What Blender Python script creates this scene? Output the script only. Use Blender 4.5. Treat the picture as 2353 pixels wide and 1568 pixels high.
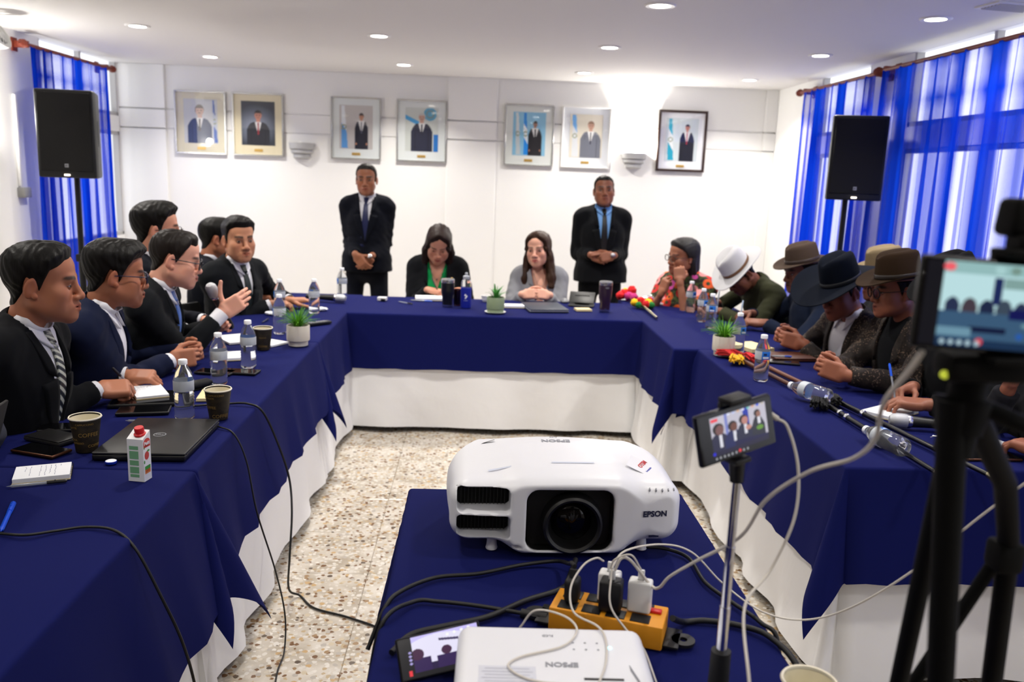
import bpy, bmesh, math, random
import numpy as np
from mathutils import Matrix, Vector
for o in list(bpy.data.objects): bpy.data.objects.remove(o)
scene = bpy.context.scene
COL = scene.collection
rnd = random.Random(7)
NPR = np.random.RandomState(11)

# ------------------------------------------------------------------ camera, world, exposure
YAW, PIT, ROLL = math.radians(2.65), math.radians(11.05), math.radians(2.1)
fw = Vector((math.sin(YAW)*math.cos(PIT), math.cos(YAW)*math.cos(PIT), -math.sin(PIT)))
rt = Vector((math.cos(YAW), -math.sin(YAW), 0)); dn = -rt.cross(fw)
ix = math.cos(ROLL)*rt - math.sin(ROLL)*dn
iy = math.sin(ROLL)*rt + math.cos(ROLL)*dn
cam = bpy.data.cameras.new('camera'); camo = bpy.data.objects.new('camera', cam); COL.objects.link(camo)
cam.sensor_width = 36.0; cam.lens = 1950.0/2353.0*36.0; cam.clip_start = .05
m = Matrix.Identity(4)
for i in range(3):
    m[i][0] = ix[i]; m[i][1] = -iy[i]; m[i][2] = -fw[i]
m[0][3], m[1][3], m[2][3] = 0, 0, 1.6
camo.matrix_world = m
cam.dof.use_dof = True; cam.dof.focus_distance = 2.3; cam.dof.aperture_fstop = 3.6
scene.camera = camo
world = bpy.data.worlds.new('world'); scene.world = world; world.use_nodes = True
bg = world.node_tree.nodes['Background']
bg.inputs[0].default_value = (.93, .95, 1.0, 1); bg.inputs[1].default_value = 1.5
LAMP_POWER = 9.0
vs = scene.view_settings
vs.view_transform = 'Standard'; vs.look = 'None'; vs.gamma = 1.0; vs.exposure = 0.25; vs.use_curve_mapping = False

# ------------------------------------------------------------------ helpers
def srgb(r, g, b):
    f = lambda c: (c/255/12.92) if c/255 <= .04045 else ((c/255+.055)/1.055)**2.4
    return (f(r), f(g), f(b))
MATS = {}
def mat(name, col=(.8, .8, .8), rough=.6, metal=0, spec=.5, trans=0, ior=1.45, alpha=1, emit=None, estr=1.0, sheen=0, vcol=None, coat=0, sss=0):
    if name in MATS: return MATS[name]
    m = bpy.data.materials.new(name); m.use_nodes = True
    b = m.node_tree.nodes['Principled BSDF']
    b.inputs['Base Color'].default_value = (*col, 1); b.inputs['Roughness'].default_value = rough
    b.inputs['Metallic'].default_value = metal; b.inputs['Specular IOR Level'].default_value = spec
    b.inputs['Transmission Weight'].default_value = trans; b.inputs['IOR'].default_value = ior
    b.inputs['Alpha'].default_value = alpha; b.inputs['Sheen Weight'].default_value = sheen
    b.inputs['Coat Weight'].default_value = coat
    if sss:
        b.inputs['Subsurface Weight'].default_value = sss
        b.inputs['Subsurface Radius'].default_value = (.02, .008, .004)
    if emit:
        b.inputs['Emission Color'].default_value = (*emit, 1); b.inputs['Emission Strength'].default_value = estr
    if vcol:
        a = m.node_tree.nodes.new('ShaderNodeAttribute'); a.attribute_name = 'Col'
        m.node_tree.links.new(a.outputs['Color'], b.inputs['Base Color'])
        if vcol == 'emit':
            m.node_tree.links.new(a.outputs['Color'], b.inputs['Emission Color'])
            b.inputs['Emission Strength'].default_value = estr
    MATS[name] = m
    return m
def nodes(m): return m.node_tree.nodes, m.node_tree.links, m.node_tree.nodes['Principled BSDF']
def add_bump(m, scale=200, strength=.2, dist=.002, kind='noise', detail=3, coord='Object', stretch=(1, 1, 1)):
    n, l, b = nodes(m)
    tc = n.new('ShaderNodeTexCoord'); mp = n.new('ShaderNodeMapping'); mp.inputs['Scale'].default_value = stretch
    l.new(tc.outputs[coord], mp.inputs[0])
    if kind == 'noise':
        t = n.new('ShaderNodeTexNoise'); t.inputs['Scale'].default_value = scale; t.inputs['Detail'].default_value = detail; o = t.outputs['Fac']
    elif kind == 'wave':
        t = n.new('ShaderNodeTexWave'); t.inputs['Scale'].default_value = scale; t.inputs['Distortion'].default_value = 2; o = t.outputs['Fac']
    else:
        t = n.new('ShaderNodeTexVoronoi'); t.inputs['Scale'].default_value = scale; o = t.outputs['Distance']
    l.new(mp.outputs[0], t.inputs['Vector'])
    bp = n.new('ShaderNodeBump'); bp.inputs['Strength'].default_value = strength; bp.inputs['Distance'].default_value = dist
    l.new(o, bp.inputs['Height']); l.new(bp.outputs[0], b.inputs['Normal'])
    return m
def mottle(m, c1, c2, scale=20, detail=4, lo=.35, hi=.65, coord='Object', stretch=(1, 1, 1)):
    n, l, b = nodes(m)
    tc = n.new('ShaderNodeTexCoord'); mp = n.new('ShaderNodeMapping'); mp.inputs['Scale'].default_value = stretch
    l.new(tc.outputs[coord], mp.inputs[0])
    t = n.new('ShaderNodeTexNoise'); t.inputs['Scale'].default_value = scale; t.inputs['Detail'].default_value = detail
    l.new(mp.outputs[0], t.inputs['Vector'])
    r = n.new('ShaderNodeValToRGB'); r.color_ramp.elements[0].position = lo; r.color_ramp.elements[1].position = hi
    r.color_ramp.elements[0].color = (*c1, 1); r.color_ramp.elements[1].color = (*c2, 1)
    l.new(t.outputs['Fac'], r.inputs[0]); l.new(r.outputs[0], b.inputs['Base Color'])
    return m

def link(name, me, m=None, parent=None, loc=None, rot=None):
    o = bpy.data.objects.new(name, me); COL.objects.link(o)
    if m is not None and me is not None and not me.materials: me.materials.append(m)
    if parent is not None: o.parent = parent
    if loc is not None: o.location = loc
    if rot is not None: o.rotation_euler = rot
    return o
def tag(o, label=None, cat=None, group=None, kind=None):
    if label: o['label'] = label
    if cat: o['category'] = cat
    if group: o['group'] = group
    if kind: o['kind'] = kind
    return o
def empty(name, loc=(0, 0, 0), rz=0.0, label=None, cat=None, group=None):
    o = bpy.data.objects.new(name, None); COL.objects.link(o); o.location = loc; o.rotation_euler = (0, 0, rz)
    o.empty_display_size = .05
    return tag(o, label, cat, group)
def copy_tree(o, parent=None):
    c = o.copy(); COL.objects.link(c); c.parent = parent
    for ch in list(o.children): copy_tree(ch, c)
    return c
def pymesh(name, v, f, smooth=True, col=None):
    me = bpy.data.meshes.new(name)
    if isinstance(v, np.ndarray): v = v.tolist()
    if isinstance(f, np.ndarray): f = f.tolist()
    me.from_pydata(v, [], f); me.update()
    if smooth: me.polygons.foreach_set('use_smooth', [True]*len(me.polygons))
    if col is not None:
        a = me.color_attributes.new('Col', 'FLOAT_COLOR', 'POINT')
        c = np.ones((len(me.vertices), 4), np.float32); c[:, :3] = col
        a.data.foreach_set('color', c.ravel())
    return me
class MB:
    """collects boxes, tubes, lathes into one bmesh -> one part"""
    def __init__(s): s.bm = bmesh.new()
    def box(s, c, d, rot=None, bev=0, seg=2):
        r = bmesh.ops.create_cube(s.bm, size=1.0); vs_ = r['verts']
        bmesh.ops.scale(s.bm, vec=d, verts=vs_)
        if bev:
            es = list({e for v in vs_ for e in v.link_edges})
            q = bmesh.ops.bevel(s.bm, geom=es, offset=bev, segments=seg, profile=.5, affect='EDGES')
            vs_ = list({v for f in q['faces'] for v in f.verts} | {v for v in vs_ if v.is_valid})
        if rot is not None: bmesh.ops.transform(s.bm, matrix=rot.to_4x4() if len(rot) == 3 else rot, verts=vs_)
        bmesh.ops.translate(s.bm, vec=c, verts=vs_)
        return s
    def lathe(s, prof, seg=24, c=(0, 0, 0), rot=None, sx=1, sy=1, a0=0, a1=None, cap=False):
        full = a1 is None
        n = seg if full else seg+1
        rings = []
        for (r, z) in prof:
            ring = []
            for i in range(n):
                a = (2*math.pi*i/seg) if full else a0+(a1-a0)*i/seg
                p = Vector((r*math.cos(a)*sx, r*math.sin(a)*sy, z))
                if rot is not None: p = rot @ p
                ring.append(s.bm.verts.new(p+Vector(c)))
            rings.append(ring)
        for a, b in zip(rings, rings[1:]):
            for i in range(n if full else n-1):
                j = (i+1) % n
                s.bm.faces.new((a[i], a[j], b[j], b[i]))
        if cap:
            s.bm.faces.new(list(reversed(rings[0]))); s.bm.faces.new(rings[-1])
        return s
    def tube(s, pts, r, seg=8, caps=True, radii=None):
        pts = [Vector(p) for p in pts]; rings = []
        up = Vector((0, 0, 1)); nprev = None
        for i, p in enumerate(pts):
            t = (pts[min(i+1, len(pts)-1)]-pts[max(i-1, 0)]).normalized()
            if nprev is None:
                a = up if abs(t.dot(up)) < .9 else Vector((1, 0, 0))
                nn = (a-t*a.dot(t)).normalized()
            else:
                nn = (nprev-t*nprev.dot(t)).normalized()
            nprev = nn; bb = t.cross(nn); rr = radii[i] if radii else r
            rings.append([s.bm.verts.new(p+nn*rr*math.cos(2*math.pi*k/seg)+bb*rr*math.sin(2*math.pi*k/seg)) for k in range(seg)])
        for a, b in zip(rings, rings[1:]):
            for k in range(seg):
                j = (k+1) % seg
                s.bm.faces.new((a[k], a[j], b[j], b[k]))
        if caps:
            s.bm.faces.new(list(reversed(rings[0]))); s.bm.faces.new(rings[-1])
        return s
    def poly(s, pts): s.bm.faces.new([s.bm.verts.new(p) for p in pts]); return s
    def prism(s, pts, axis, a, b):
        """extrude 2D polygon between a and b along axis 0/1/2"""
        def P(q, h): l = list(q); l.insert(axis, h); return l
        A = [s.bm.verts.new(P(q, a)) for q in pts]; B = [s.bm.verts.new(P(q, b)) for q in pts]
        n = len(pts)
        for i in range(n): s.bm.faces.new((A[i], A[(i+1) % n], B[(i+1) % n], B[i]))
        s.bm.faces.new(list(reversed(A))); s.bm.faces.new(B)
        return s
    def xform(s, mtx): bmesh.ops.transform(s.bm, matrix=mtx, verts=s.bm.verts[:]); return s
    def mesh(s, name, smooth=None):
        bmesh.ops.recalc_face_normals(s.bm, faces=s.bm.faces[:])
        me = bpy.data.meshes.new(name); s.bm.to_mesh(me); s.bm.free()
        if smooth is not None:
            me.polygons.foreach_set('use_smooth', [True]*len(me.polygons))
            if smooth < 180: me.set_sharp_from_angle(angle=math.radians(smooth))
        return me
    def build(s, name, m, parent=None, loc=None, rot=None, smooth=40):
        return link(name, s.mesh(name, smooth), m, parent, loc, rot)
def spline(pts, n=12):
    """catmull-rom through pts"""
    P = [Vector(p) for p in pts]; P = [2*P[0]-P[1]]+P+[2*P[-1]-P[-2]]; out = []
    for i in range(1, len(P)-2):
        for k in range(n):
            t = k/n; a, b, c, d = P[i-1], P[i], P[i+1], P[i+2]
            out.append(.5*((2*b)+(c-a)*t+(2*a-5*b+4*c-d)*t*t+(3*b-a-3*c+d)*t**3))
    out.append(P[-2]); return out
def text_mesh(s, size=.02, depth=.0004, bold=0.0, align='CENTER'):
    cu = bpy.data.curves.new('lettering', 'FONT'); cu.body = s; cu.size = size; cu.extrude = depth; cu.offset = bold
    cu.align_x = align; cu.align_y = 'CENTER'; cu.resolution_u = 3
    t = bpy.data.objects.new('tmp', cu); COL.objects.link(t)
    bpy.context.view_layer.update()
    me = bpy.data.meshes.new_from_object(t.evaluated_get(bpy.context.evaluated_depsgraph_get()))
    bpy.data.objects.remove(t); bpy.data.curves.remove(cu); me.name = 'lettering'
    return me
def print_mesh(name, w, h, nx, ny, fn):
    """flat print: grid of coloured cells, fn(u,v)->rgb with u right, v up (arrays); lies in local XZ, facing -Y"""
    u = np.linspace(0, 1, nx+1); v = np.linspace(0, 1, ny+1)
    U, V = np.meshgrid(u, v)
    verts = np.stack([(U-.5)*w, np.zeros_like(U), (V-.5)*h], -1).reshape(-1, 3)
    i = np.arange(nx*ny); x = i % nx; y = i//nx; a = y*(nx+1)+x
    f = np.stack([a, a+1, a+nx+2, a+nx+1], -1)
    return pymesh(name, verts, f, False, fn(U.ravel(), V.ravel()))
# ------------------------------------------------------------------ room
BW, LW, RW, CE = 7.9, -3.18, 2.71, 2.444
M_wall = add_bump(mat('wall_paint', srgb(240, 240, 238), .75), 60, .08, .003)
M_ceil = mat('ceiling_paint', srgb(226, 225, 224), .85)
M_win = mat('window_frame_metal', srgb(176, 174, 172), .5)
def clear_glass(name, refl=.05, tint=(1, 1, 1)):
    m = bpy.data.materials.new(name); m.use_nodes = True; n, l = m.node_tree.nodes, m.node_tree.links; n.clear()
    o = n.new('ShaderNodeOutputMaterial'); t = n.new('ShaderNodeBsdfTransparent'); t.inputs[0].default_value = (*tint, 1); g = n.new('ShaderNodeBsdfGlossy'); g.inputs['Roughness'].default_value = .02
    x = n.new('ShaderNodeMixShader'); x.inputs[0].default_value = refl; l.new(t.outputs[0], x.inputs[1]); l.new(g.outputs[0], x.inputs[2]); l.new(x.outputs[0], o.inputs[0]); MATS[name] = m; return m
M_glass = clear_glass('window_glass', .04)
# terrazzo
M_ter = mat('terrazzo', srgb(214, 206, 194), .18, spec=.6)
def terrazzo(m):
    n, l, b = nodes(m)
    tc = n.new('ShaderNodeTexCoord'); geo = n.new('ShaderNodeNewGeometry')
    mp = n.new('ShaderNodeMapping'); mp.inputs['Scale'].default_value = (1, 1, 1)
    l.new(geo.outputs['Position'], mp.inputs[0])
    base = None
    nz = n.new('ShaderNodeTexNoise'); nz.inputs['Scale'].default_value = 9; nz.inputs['Detail'].default_value = 5
    l.new(mp.outputs[0], nz.inputs['Vector'])
    r0 = n.new('ShaderNodeValToRGB'); e = r0.color_ramp.elements
    e[0].position = .35; e[0].color = (*srgb(172, 160, 142), 1); e[1].position = .65; e[1].color = (*srgb(210, 202, 190), 1)
    l.new(nz.outputs['Fac'], r0.inputs[0]); prev = r0.outputs[0]
    for sc, thr, cols in ((52, .42, [(222, 216, 206), (176, 154, 124), (206, 196, 180), (126, 96, 70), (214, 208, 198), (186, 166, 134), (218, 212, 202), (212, 206, 196)]),
                          (34, .34, [(208, 200, 188), (118, 88, 62), (218, 212, 202), (156, 128, 96), (98, 86, 74), (200, 186, 162), (180, 172, 162), (192, 162, 118)])):
        vo = n.new('ShaderNodeTexVoronoi'); vo.inputs['Scale'].default_value = sc
        dn_ = n.new('ShaderNodeTexNoise'); dn_.inputs['Scale'].default_value = sc*1.7
        mx = n.new('ShaderNodeVectorMath'); mx.operation = 'MULTIPLY_ADD'; mx.inputs[1].default_value = (.012, .012, .012)
        l.new(mp.outputs[0], dn_.inputs['Vector']); l.new(dn_.outputs['Color'], mx.inputs[0]); l.new(mp.outputs[0], mx.inputs[2])
        l.new(mx.outputs[0], vo.inputs['Vector'])
        sep = n.new('ShaderNodeSeparateColor'); l.new(vo.outputs['Color'], sep.inputs[0])
        ra = n.new('ShaderNodeValToRGB'); ra.color_ramp.interpolation = 'CONSTANT'
        while len(ra.color_ramp.elements) > 1: ra.color_ramp.elements.remove(ra.color_ramp.elements[-1])
        for i, c in enumerate(cols):
            el = ra.color_ramp.elements[0] if i == 0 else ra.color_ramp.elements.new(i/len(cols))
            el.color = (*srgb(*c), 1)
        l.new(sep.outputs[0], ra.inputs[0])
        ms = n.new('ShaderNodeMath'); ms.operation = 'LESS_THAN'; ms.inputs[1].default_value = thr
        l.new(vo.outputs['Distance'], ms.inputs[0])
        mxx = n.new('ShaderNodeMix'); mxx.data_type = 'RGBA'
        l.new(ms.outputs[0], mxx.inputs[0]); l.new(prev, mxx.inputs[6]); l.new(ra.outputs[0], mxx.inputs[7]); prev = mxx.outputs[2]
    l.new(prev, b.inputs['Base Color'])
terrazzo(M_ter)
floor = MB().box((-.235, 3.3, -.03), (6.3, 9.6, .05)).build('floor', M_ter, smooth=None)
tag(floor, kind='structure')
tile_me = MB().box((0, 0, 0), (.3975, .3975, .01), bev=.0012, seg=1).mesh('tile'); tile_me.materials.append(M_ter)
for i in range(6):
    for j in range(16):
        link('tile', tile_me, None, floor, (-1.0+i*.4, .2+j*.4, -.005+.0003*((i*7+j*3) % 3-1)))
# ceiling with cut-outs kept simple: slab
ceil = MB().box((-.235, 3.3, CE+.05), (6.01, 9.6, .1)).build('ceiling', M_ceil, smooth=None); tag(ceil, kind='structure')
# back wall: base slab behind three proud bands (two recessed grooves)
wb = MB().box((-.235, BW+.11, 1.2), (6.3, .2, 2.6)).build('wall_back', M_wall, smooth=None); tag(wb, kind='structure')
for z0, z1 in ((0, 1.892), (1.902, 2.060), (2.070, CE)):
    MB().box((-.235, BW+.005, (z0+z1)/2), (5.89, .012, z1-z0), bev=.003, seg=1).build('panel', M_wall, wb)
for x0, x1, d in ((-3.18, -2.78, .03), (-.29, .157, .02), (2.60, 2.71, .02)):
    for z0, z1 in ((0, 1.892), (1.902, 2.060), (2.070, CE)):
        MB().box(((x0+x1)/2, BW-d/2, (z0+z1)/2), (x1-x0, d, z1-z0), bev=.004, seg=1).build('pilaster', M_wall, wb)
# right wall with two window openings ; left wall with one
def side_wall(name, x, xo, openings, y0, y1):
    """openings: (ya, yb, [(z0,z1)...]) in increasing y"""
    w = MB(); t = abs(xo-x); cx = (x+xo)/2
    ys = y0
    for ya, yb, zs in openings:
        w.box((cx, (ys+ya)/2, CE/2), (t, ya-ys, CE))
        z = 0
        for za, zb in zs:
            if za > z: w.box((cx, (ya+yb)/2, (z+za)/2), (t, yb-ya, za-z))
            z = zb
        if z < CE: w.box((cx, (ya+yb)/2, (z+CE)/2), (t, yb-ya, CE-z))
        ys = yb
    w.box((cx, (ys+y1)/2, CE/2), (t, y1-ys, CE))
    o = w.build(name, M_wall, smooth=None); tag(o, kind='structure'); return o
ZS = [(.95, 1.855), (1.99, 2.443)]
wr = side_wall('wall_right', RW, RW+.06, [(-1.2, 5.45, ZS), (6.05, 6.9, ZS)], -1.5, BW+.2)
wl = side_wall('wall_left', LW, LW-.06, [(6.52, 7.86, ZS)], -1.5, BW+.2)
wf = MB().box((-.235, -1.6, CE/2), (6.3, .2, CE)).build('wall_rear', mat('rear_wall_dark_unseen', srgb(78, 66, 58), .7), smooth=None); tag(wf, kind='structure')  # wall out of view; dark tone made up to cut fill on front faces
def window(name, x, ya, yb, zs, mull):
    e = empty(name, (x, (ya+yb)/2, zs[0][0])); tag(e, kind='structure')
    e.empty_display_size = .05
    for za, zb in zs:
        fr = MB(); cy = 0
        for yy in (ya, yb): fr.box((0, yy-(ya+yb)/2, (za+zb)/2-zs[0][0]), (.05, .04, zb-za))
        for zz in ((za+.015, zb-.015) if zb < 2 else (za+.015,)): fr.box((0, 0, zz-zs[0][0]), (.05, yb-ya, .03))
        n = mull
        for i in range(1, n): fr.box((0, ya+(yb-ya)*i/n-(ya+yb)/2, (za+zb)/2-zs[0][0]), (.04, .03, zb-za))
        fr.build('window_frame', M_win, e, smooth=None)
        for i in range(n):
            a = ya+(yb-ya)*i/n+.015; b = ya+(yb-ya)*(i+1)/n-.015
            MB().box((0, (a+b)/2-(ya+yb)/2, (za+zb)/2-zs[0][0]), (.004, b-a, zb-za-.03)).build('pane', M_glass, e, smooth=None)
    return e
window('window_1', RW+.03, -1.2, 5.45, ZS, 8); window('window_2', RW+.03, 6.05, 6.9, ZS, 1); window('window_3', LW-.03, 6.52, 7.86, ZS, 2)

# curtains -------------------------------------------------------------
def curtain_mat(name):
    m = bpy.data.materials.new(name); m.use_nodes = True; n, l = m.node_tree.nodes, m.node_tree.links
    n.clear(); out = n.new('ShaderNodeOutputMaterial')
    at = n.new('ShaderNodeAttribute'); at.attribute_name = 'Col'     # r = fabric density of the gather
    sp = n.new('ShaderNodeSeparateColor'); l.new(at.outputs['Color'], sp.inputs[0])
    d = n.new('ShaderNodeBsdfDiffuse'); d.inputs[0].default_value = (*srgb(10, 34, 150), 1)
    t = n.new('ShaderNodeBsdfTranslucent'); t.inputs[0].default_value = (*srgb(20, 80, 240), 1)
    mx = n.new('ShaderNodeMixShader'); mx.inputs[0].default_value = .55; l.new(d.outputs[0], mx.inputs[1]); l.new(t.outputs[0], mx.inputs[2])
    tr = n.new('ShaderNodeBsdfTransparent'); tr.inputs[0].default_value = (.80, .80, .97, 1)
    m2 = n.new('ShaderNodeMixShader'); l.new(sp.outputs[0], m2.inputs[0]); l.new(tr.outputs[0], m2.inputs[1]); l.new(mx.outputs[0], m2.inputs[2])
    l.new(m2.outputs[0], out.inputs[0]); MATS[name] = m; return m
M_cur = curtain_mat('blue_sheer_fabric')
M_wood = mat('curtain_rod_wood', srgb(120, 48, 30), .5)
def curtain(x, y0, y1, z0, z1, folds, seed, side, label, dens=(.45, 1.0), nu=260, nv=30):
    r = np.random.RandomState(seed)
    e = empty('curtain', (x, (y0+y1)/2, z0), 0, label, 'curtain', 'blue sheer curtains')
    u = np.linspace(0, 1, nu); v = np.linspace(0, 1, nv)
    ph = 2*np.pi*folds*(u+.02*np.sin(5*u+r.rand()*6)+.012*np.sin(17*u+r.rand()*6))
    prof = np.sin(ph)+.45*np.sin(2.3*ph+1)+.2*np.sin(5.1*ph)
    prof2 = np.sin(ph*.8+1.5)
    de = np.zeros(nu)
    for f in (3, 5, 8, 13, 21): de += r.rand()*np.sin(2*np.pi*f*u*folds/14+r.rand()*6.28)
    de = (de-de.min())/(de.max()-de.min()); de = np.clip((de-.30)*2.4, 0, 1)
    de = dens[0]+(dens[1]-dens[0])*de
    V, U = np.meshgrid(v, u, indexing='ij')
    amp = .012+.026*(1-V)
    X = amp*(prof[None]*V**.3+(1-V)*.6*prof2[None])
    Y = (y0-(y0+y1)/2)+(y1-y0)*U+.012*np.cos(ph)[None]*(1-V)
    Z = (z1-z0)*V+.004*prof[None]*(V < .02)
    verts = np.stack([X, Y, Z], -1).reshape(-1, 3)
    i = np.arange((nu-1)*(nv-1)); xx = i % (nu-1); yy = i//(nu-1); a = yy*nu+xx
    f = np.stack([a, a+1, a+nu+1, a+nu], -1)
    c = np.zeros((nv, nu, 3)); c[..., 0] = de[None]+.25*np.clip((V-.965)*60, 0, 1); c = np.clip(c, 0, 1)
    seam = np.abs(V-.905) < .018; c[..., 0][seam] = np.clip(c[..., 0][seam]+.2, 0, 1)
    me = pymesh('fabric', verts, f, True, c.reshape(-1, 3)); link('fabric', me, M_cur, e)
    h = z1-z0
    rod = MB().tube([(0, y0-(y0+y1)/2-.05, h+.004), (0, y1-(y0+y1)/2+.05, h+.004)], .013, 10)
    rod.build('curtain_rod', M_wood, e)
    for yy in (y0, y1):
        b = MB(); yc = yy-(y0+y1)/2; s = .03 if yy == y0 else -.03
        b.lathe([(.014, 0), (.02, .01), (.03, .02), (.016, .03), (.026, .05), (.004, .07)], 12, (0, yc-s*1.6, h+.004), Matrix.Rotation(math.pi/2*(1 if yy == y0 else -1), 3, 'X'))
        b.box((side*.05, yc, h+.008), (.1, .03, .045), bev=.004); b.box((side*.095, yc, h+.005), (.012, .07, .09), bev=.004)
        b.build('rod_bracket', M_wood, e)
    return e
curtain(2.60, 5.72, 7.0, .18, 2.338, 9, 3, 1, 'blue sheer curtain at the far right window beside the corner', (.35, 1.0))
curtain(2.60, 1.2, 5.62, .18, 2.348, 26, 5, 1, 'long blue sheer curtain on the right wall over the near window', (.20, .97), 760)
curtain(-3.07, 6.16, 7.43, .62, 2.345, 9, 9, -1, 'blue curtain at the window on the left wall behind the loudspeaker', (.45, 1.0))

# lamps ---------------------------------------------------------------
M_led = mat('led_panel', (1, 1, 1), .5, emit=(1, .93, .82), estr=14)
M_trim = mat('white_trim', srgb(235, 235, 233), .4)
lx = {-2.15: 'leftmost', -.63: 'left middle', .84: 'right middle', 2.24: 'rightmost'}
ly = {7.2: 'back row near the portraits', 5.75: 'second row from the portrait wall', 4.4: 'third row from the portrait wall', 3.05: 'row above the near tables', 1.7: 'row above the projector', .35: 'row above the camera', -.9: 'row behind the camera'}
for yy in ly:
    for xx in lx:
        e = empty('ceiling_downlight', (xx+rnd.uniform(-.03, .03), yy+rnd.uniform(-.04, .04), CE), 0,
                  'round white recessed ceiling downlight, %s of the %s' % (lx[xx], ly[yy]), 'downlight', 'recessed ceiling downlights')
        MB().lathe([(.052, 0), (.052, -.006), (.072, -.008), (.078, -.002), (.078, .0)], 24).build('trim_ring', M_trim, e)
        MB().lathe([(.0, -.004), (.052, -.004)], 24).build('diffuser', M_led, e)
        L = bpy.data.lights.new('lamp', 'AREA'); L.shape = 'DISK'; L.size = .1; L.spread = math.radians(125); L.energy = LAMP_POWER*(1.45 if yy > 7 else (1.15 if yy > 3.5 else (.8 if yy > 3 else .42))); L.color = (1, .95, .88)
        lo = bpy.data.objects.new('lamp', L); COL.objects.link(lo); lo.parent = e; lo.location = (0, 0, -.012)
M_scon = mat('sconce_plaster', srgb(176, 177, 178), .6)
def sconce(x, y, z, on, rz, label):
    e = empty('wall_sconce', (x, y, z), rz, label, 'wall lamp', 'stepped half-round wall sconces')
    b = MB()
    b.lathe([(0, 0), (.055, 0), (.075, .012), (.075, .034), (.068, .036), (.068, .040), (.090, .050), (.095, .055), (.095, .074), (.088, .076), (.088, .080), (.110, .09), (.116, .14), (.108, .14), (.095, .085), (0, .07)], 24, a0=math.pi, a1=2*math.pi)
    b.build('shade', M_scon, e)
    MB().lathe([(0, .0), (.012, .005), (.012, .02), (.024, .04), (.028, .055), (.02, .075), (0, .082)], 14, (0, -.05, .072)).build('bulb', mat('bulb_lit', (1, 1, 1), .4, emit=(1, .95, .86), estr=30) if on else mat('bulb_off', (.85, .85, .82), .3), e)
    if on:
        L = bpy.data.lights.new('lamp', 'POINT'); L.energy = 22; L.color = (1, .95, .88); L.shadow_soft_size = .03
        lo = bpy.data.objects.new('lamp', L); COL.objects.link(lo); lo.parent = e; lo.location = (0, -.07, .20)
sconce(-1.59, BW-.002, 1.677, False, 0, 'unlit grey stepped wall sconce left of the first flag portrait')
sconce(1.418, BW-.002, 1.70, True, 0, 'glowing wall sconce beside the dark framed portrait')
sconce(LW+.002, 5.55, 1.66, True, math.pi/2, 'lit wall sconce on the left wall at the frame edge')
# left wall conduit, socket, fan bracket
M_plas = mat('white_plastic', srgb(232, 232, 230), .35)
M_black = mat('black_plastic', srgb(16, 16, 17), .45)
e = empty('cable_conduit', (LW+.012, 6.12, 1.36), 0, 'thin white cable conduit with a junction box on the left wall', 'conduit')
MB().box((0, 0, .35), (.02, .03, .62), bev=.003).build('conduit', M_plas, e)
MB().box((.012, .02, 0), (.05, .1, .07), bev=.006).build('junction_box', mat('box_grey', srgb(150, 150, 148), .5), e)
e = empty('wall_fan', (LW+.002, 5.45, 2.335), 0, 'dark wall fan with white rim in the top left corner', 'fan'); e.scale = (1, .55, .55)
MB().lathe([(.17, -.04), (.19, -.03), (.195, 0), (.19, .03), (.17, .04)], 32, (.25, 0, .0), Matrix.Rotation(math.radians(70), 3, 'Y')).build('guard_ring', M_plas, e)
b = MB()
for k in range(20):
    a = k*math.pi/10; R3 = Matrix.Rotation(math.radians(70), 3, 'Y')
    b.tube([Vector((.25, 0, 0))+R3@Vector((.03*math.cos(a), .03*math.sin(a), .05)), Vector((.25, 0, 0))+R3@Vector((.185*math.cos(a+.2), .185*math.sin(a+.2), .02))], .0025, 5)
b.build('guard_wires', M_plas, e)
b = MB(); R3 = Matrix.Rotation(math.radians(70), 3, 'Y')
for k in range(4):
    a = k*math.pi/2+.4
    b.poly([Vector((.25, 0, 0))+R3@Vector(q) for q in ((.02*math.cos(a), .02*math.sin(a), .01), (.16*math.cos(a-.35), .16*math.sin(a-.35), -.015), (.165*math.cos(a+.35), .165*math.sin(a+.35), .02), (.03*math.cos(a+.5), .03*math.sin(a+.5), .012))])
b.build('blades', M_black, e)
MB().tube([(0, 0, 0), (.12, 0, .01), (.24, 0, 0)], .03, 12, radii=[.05, .03, .055]).build('motor_arm', M_black, e)
e = empty('ceiling_vent', (2.42, 4.02, CE), math.radians(8), 'small slatted air vent in the ceiling near the right curtain', 'vent')
MB().box((0, 0, -.004), (.26, .16, .008), bev=.002).build('vent_frame', M_trim, e)
for k in range(6): MB().box((0, -.055+k*.022, -.01), (.22, .008, .006), Matrix.Rotation(.5, 3, 'X')).build('slat', mat('vent_grey', srgb(200, 198, 196), .5), e)

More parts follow.
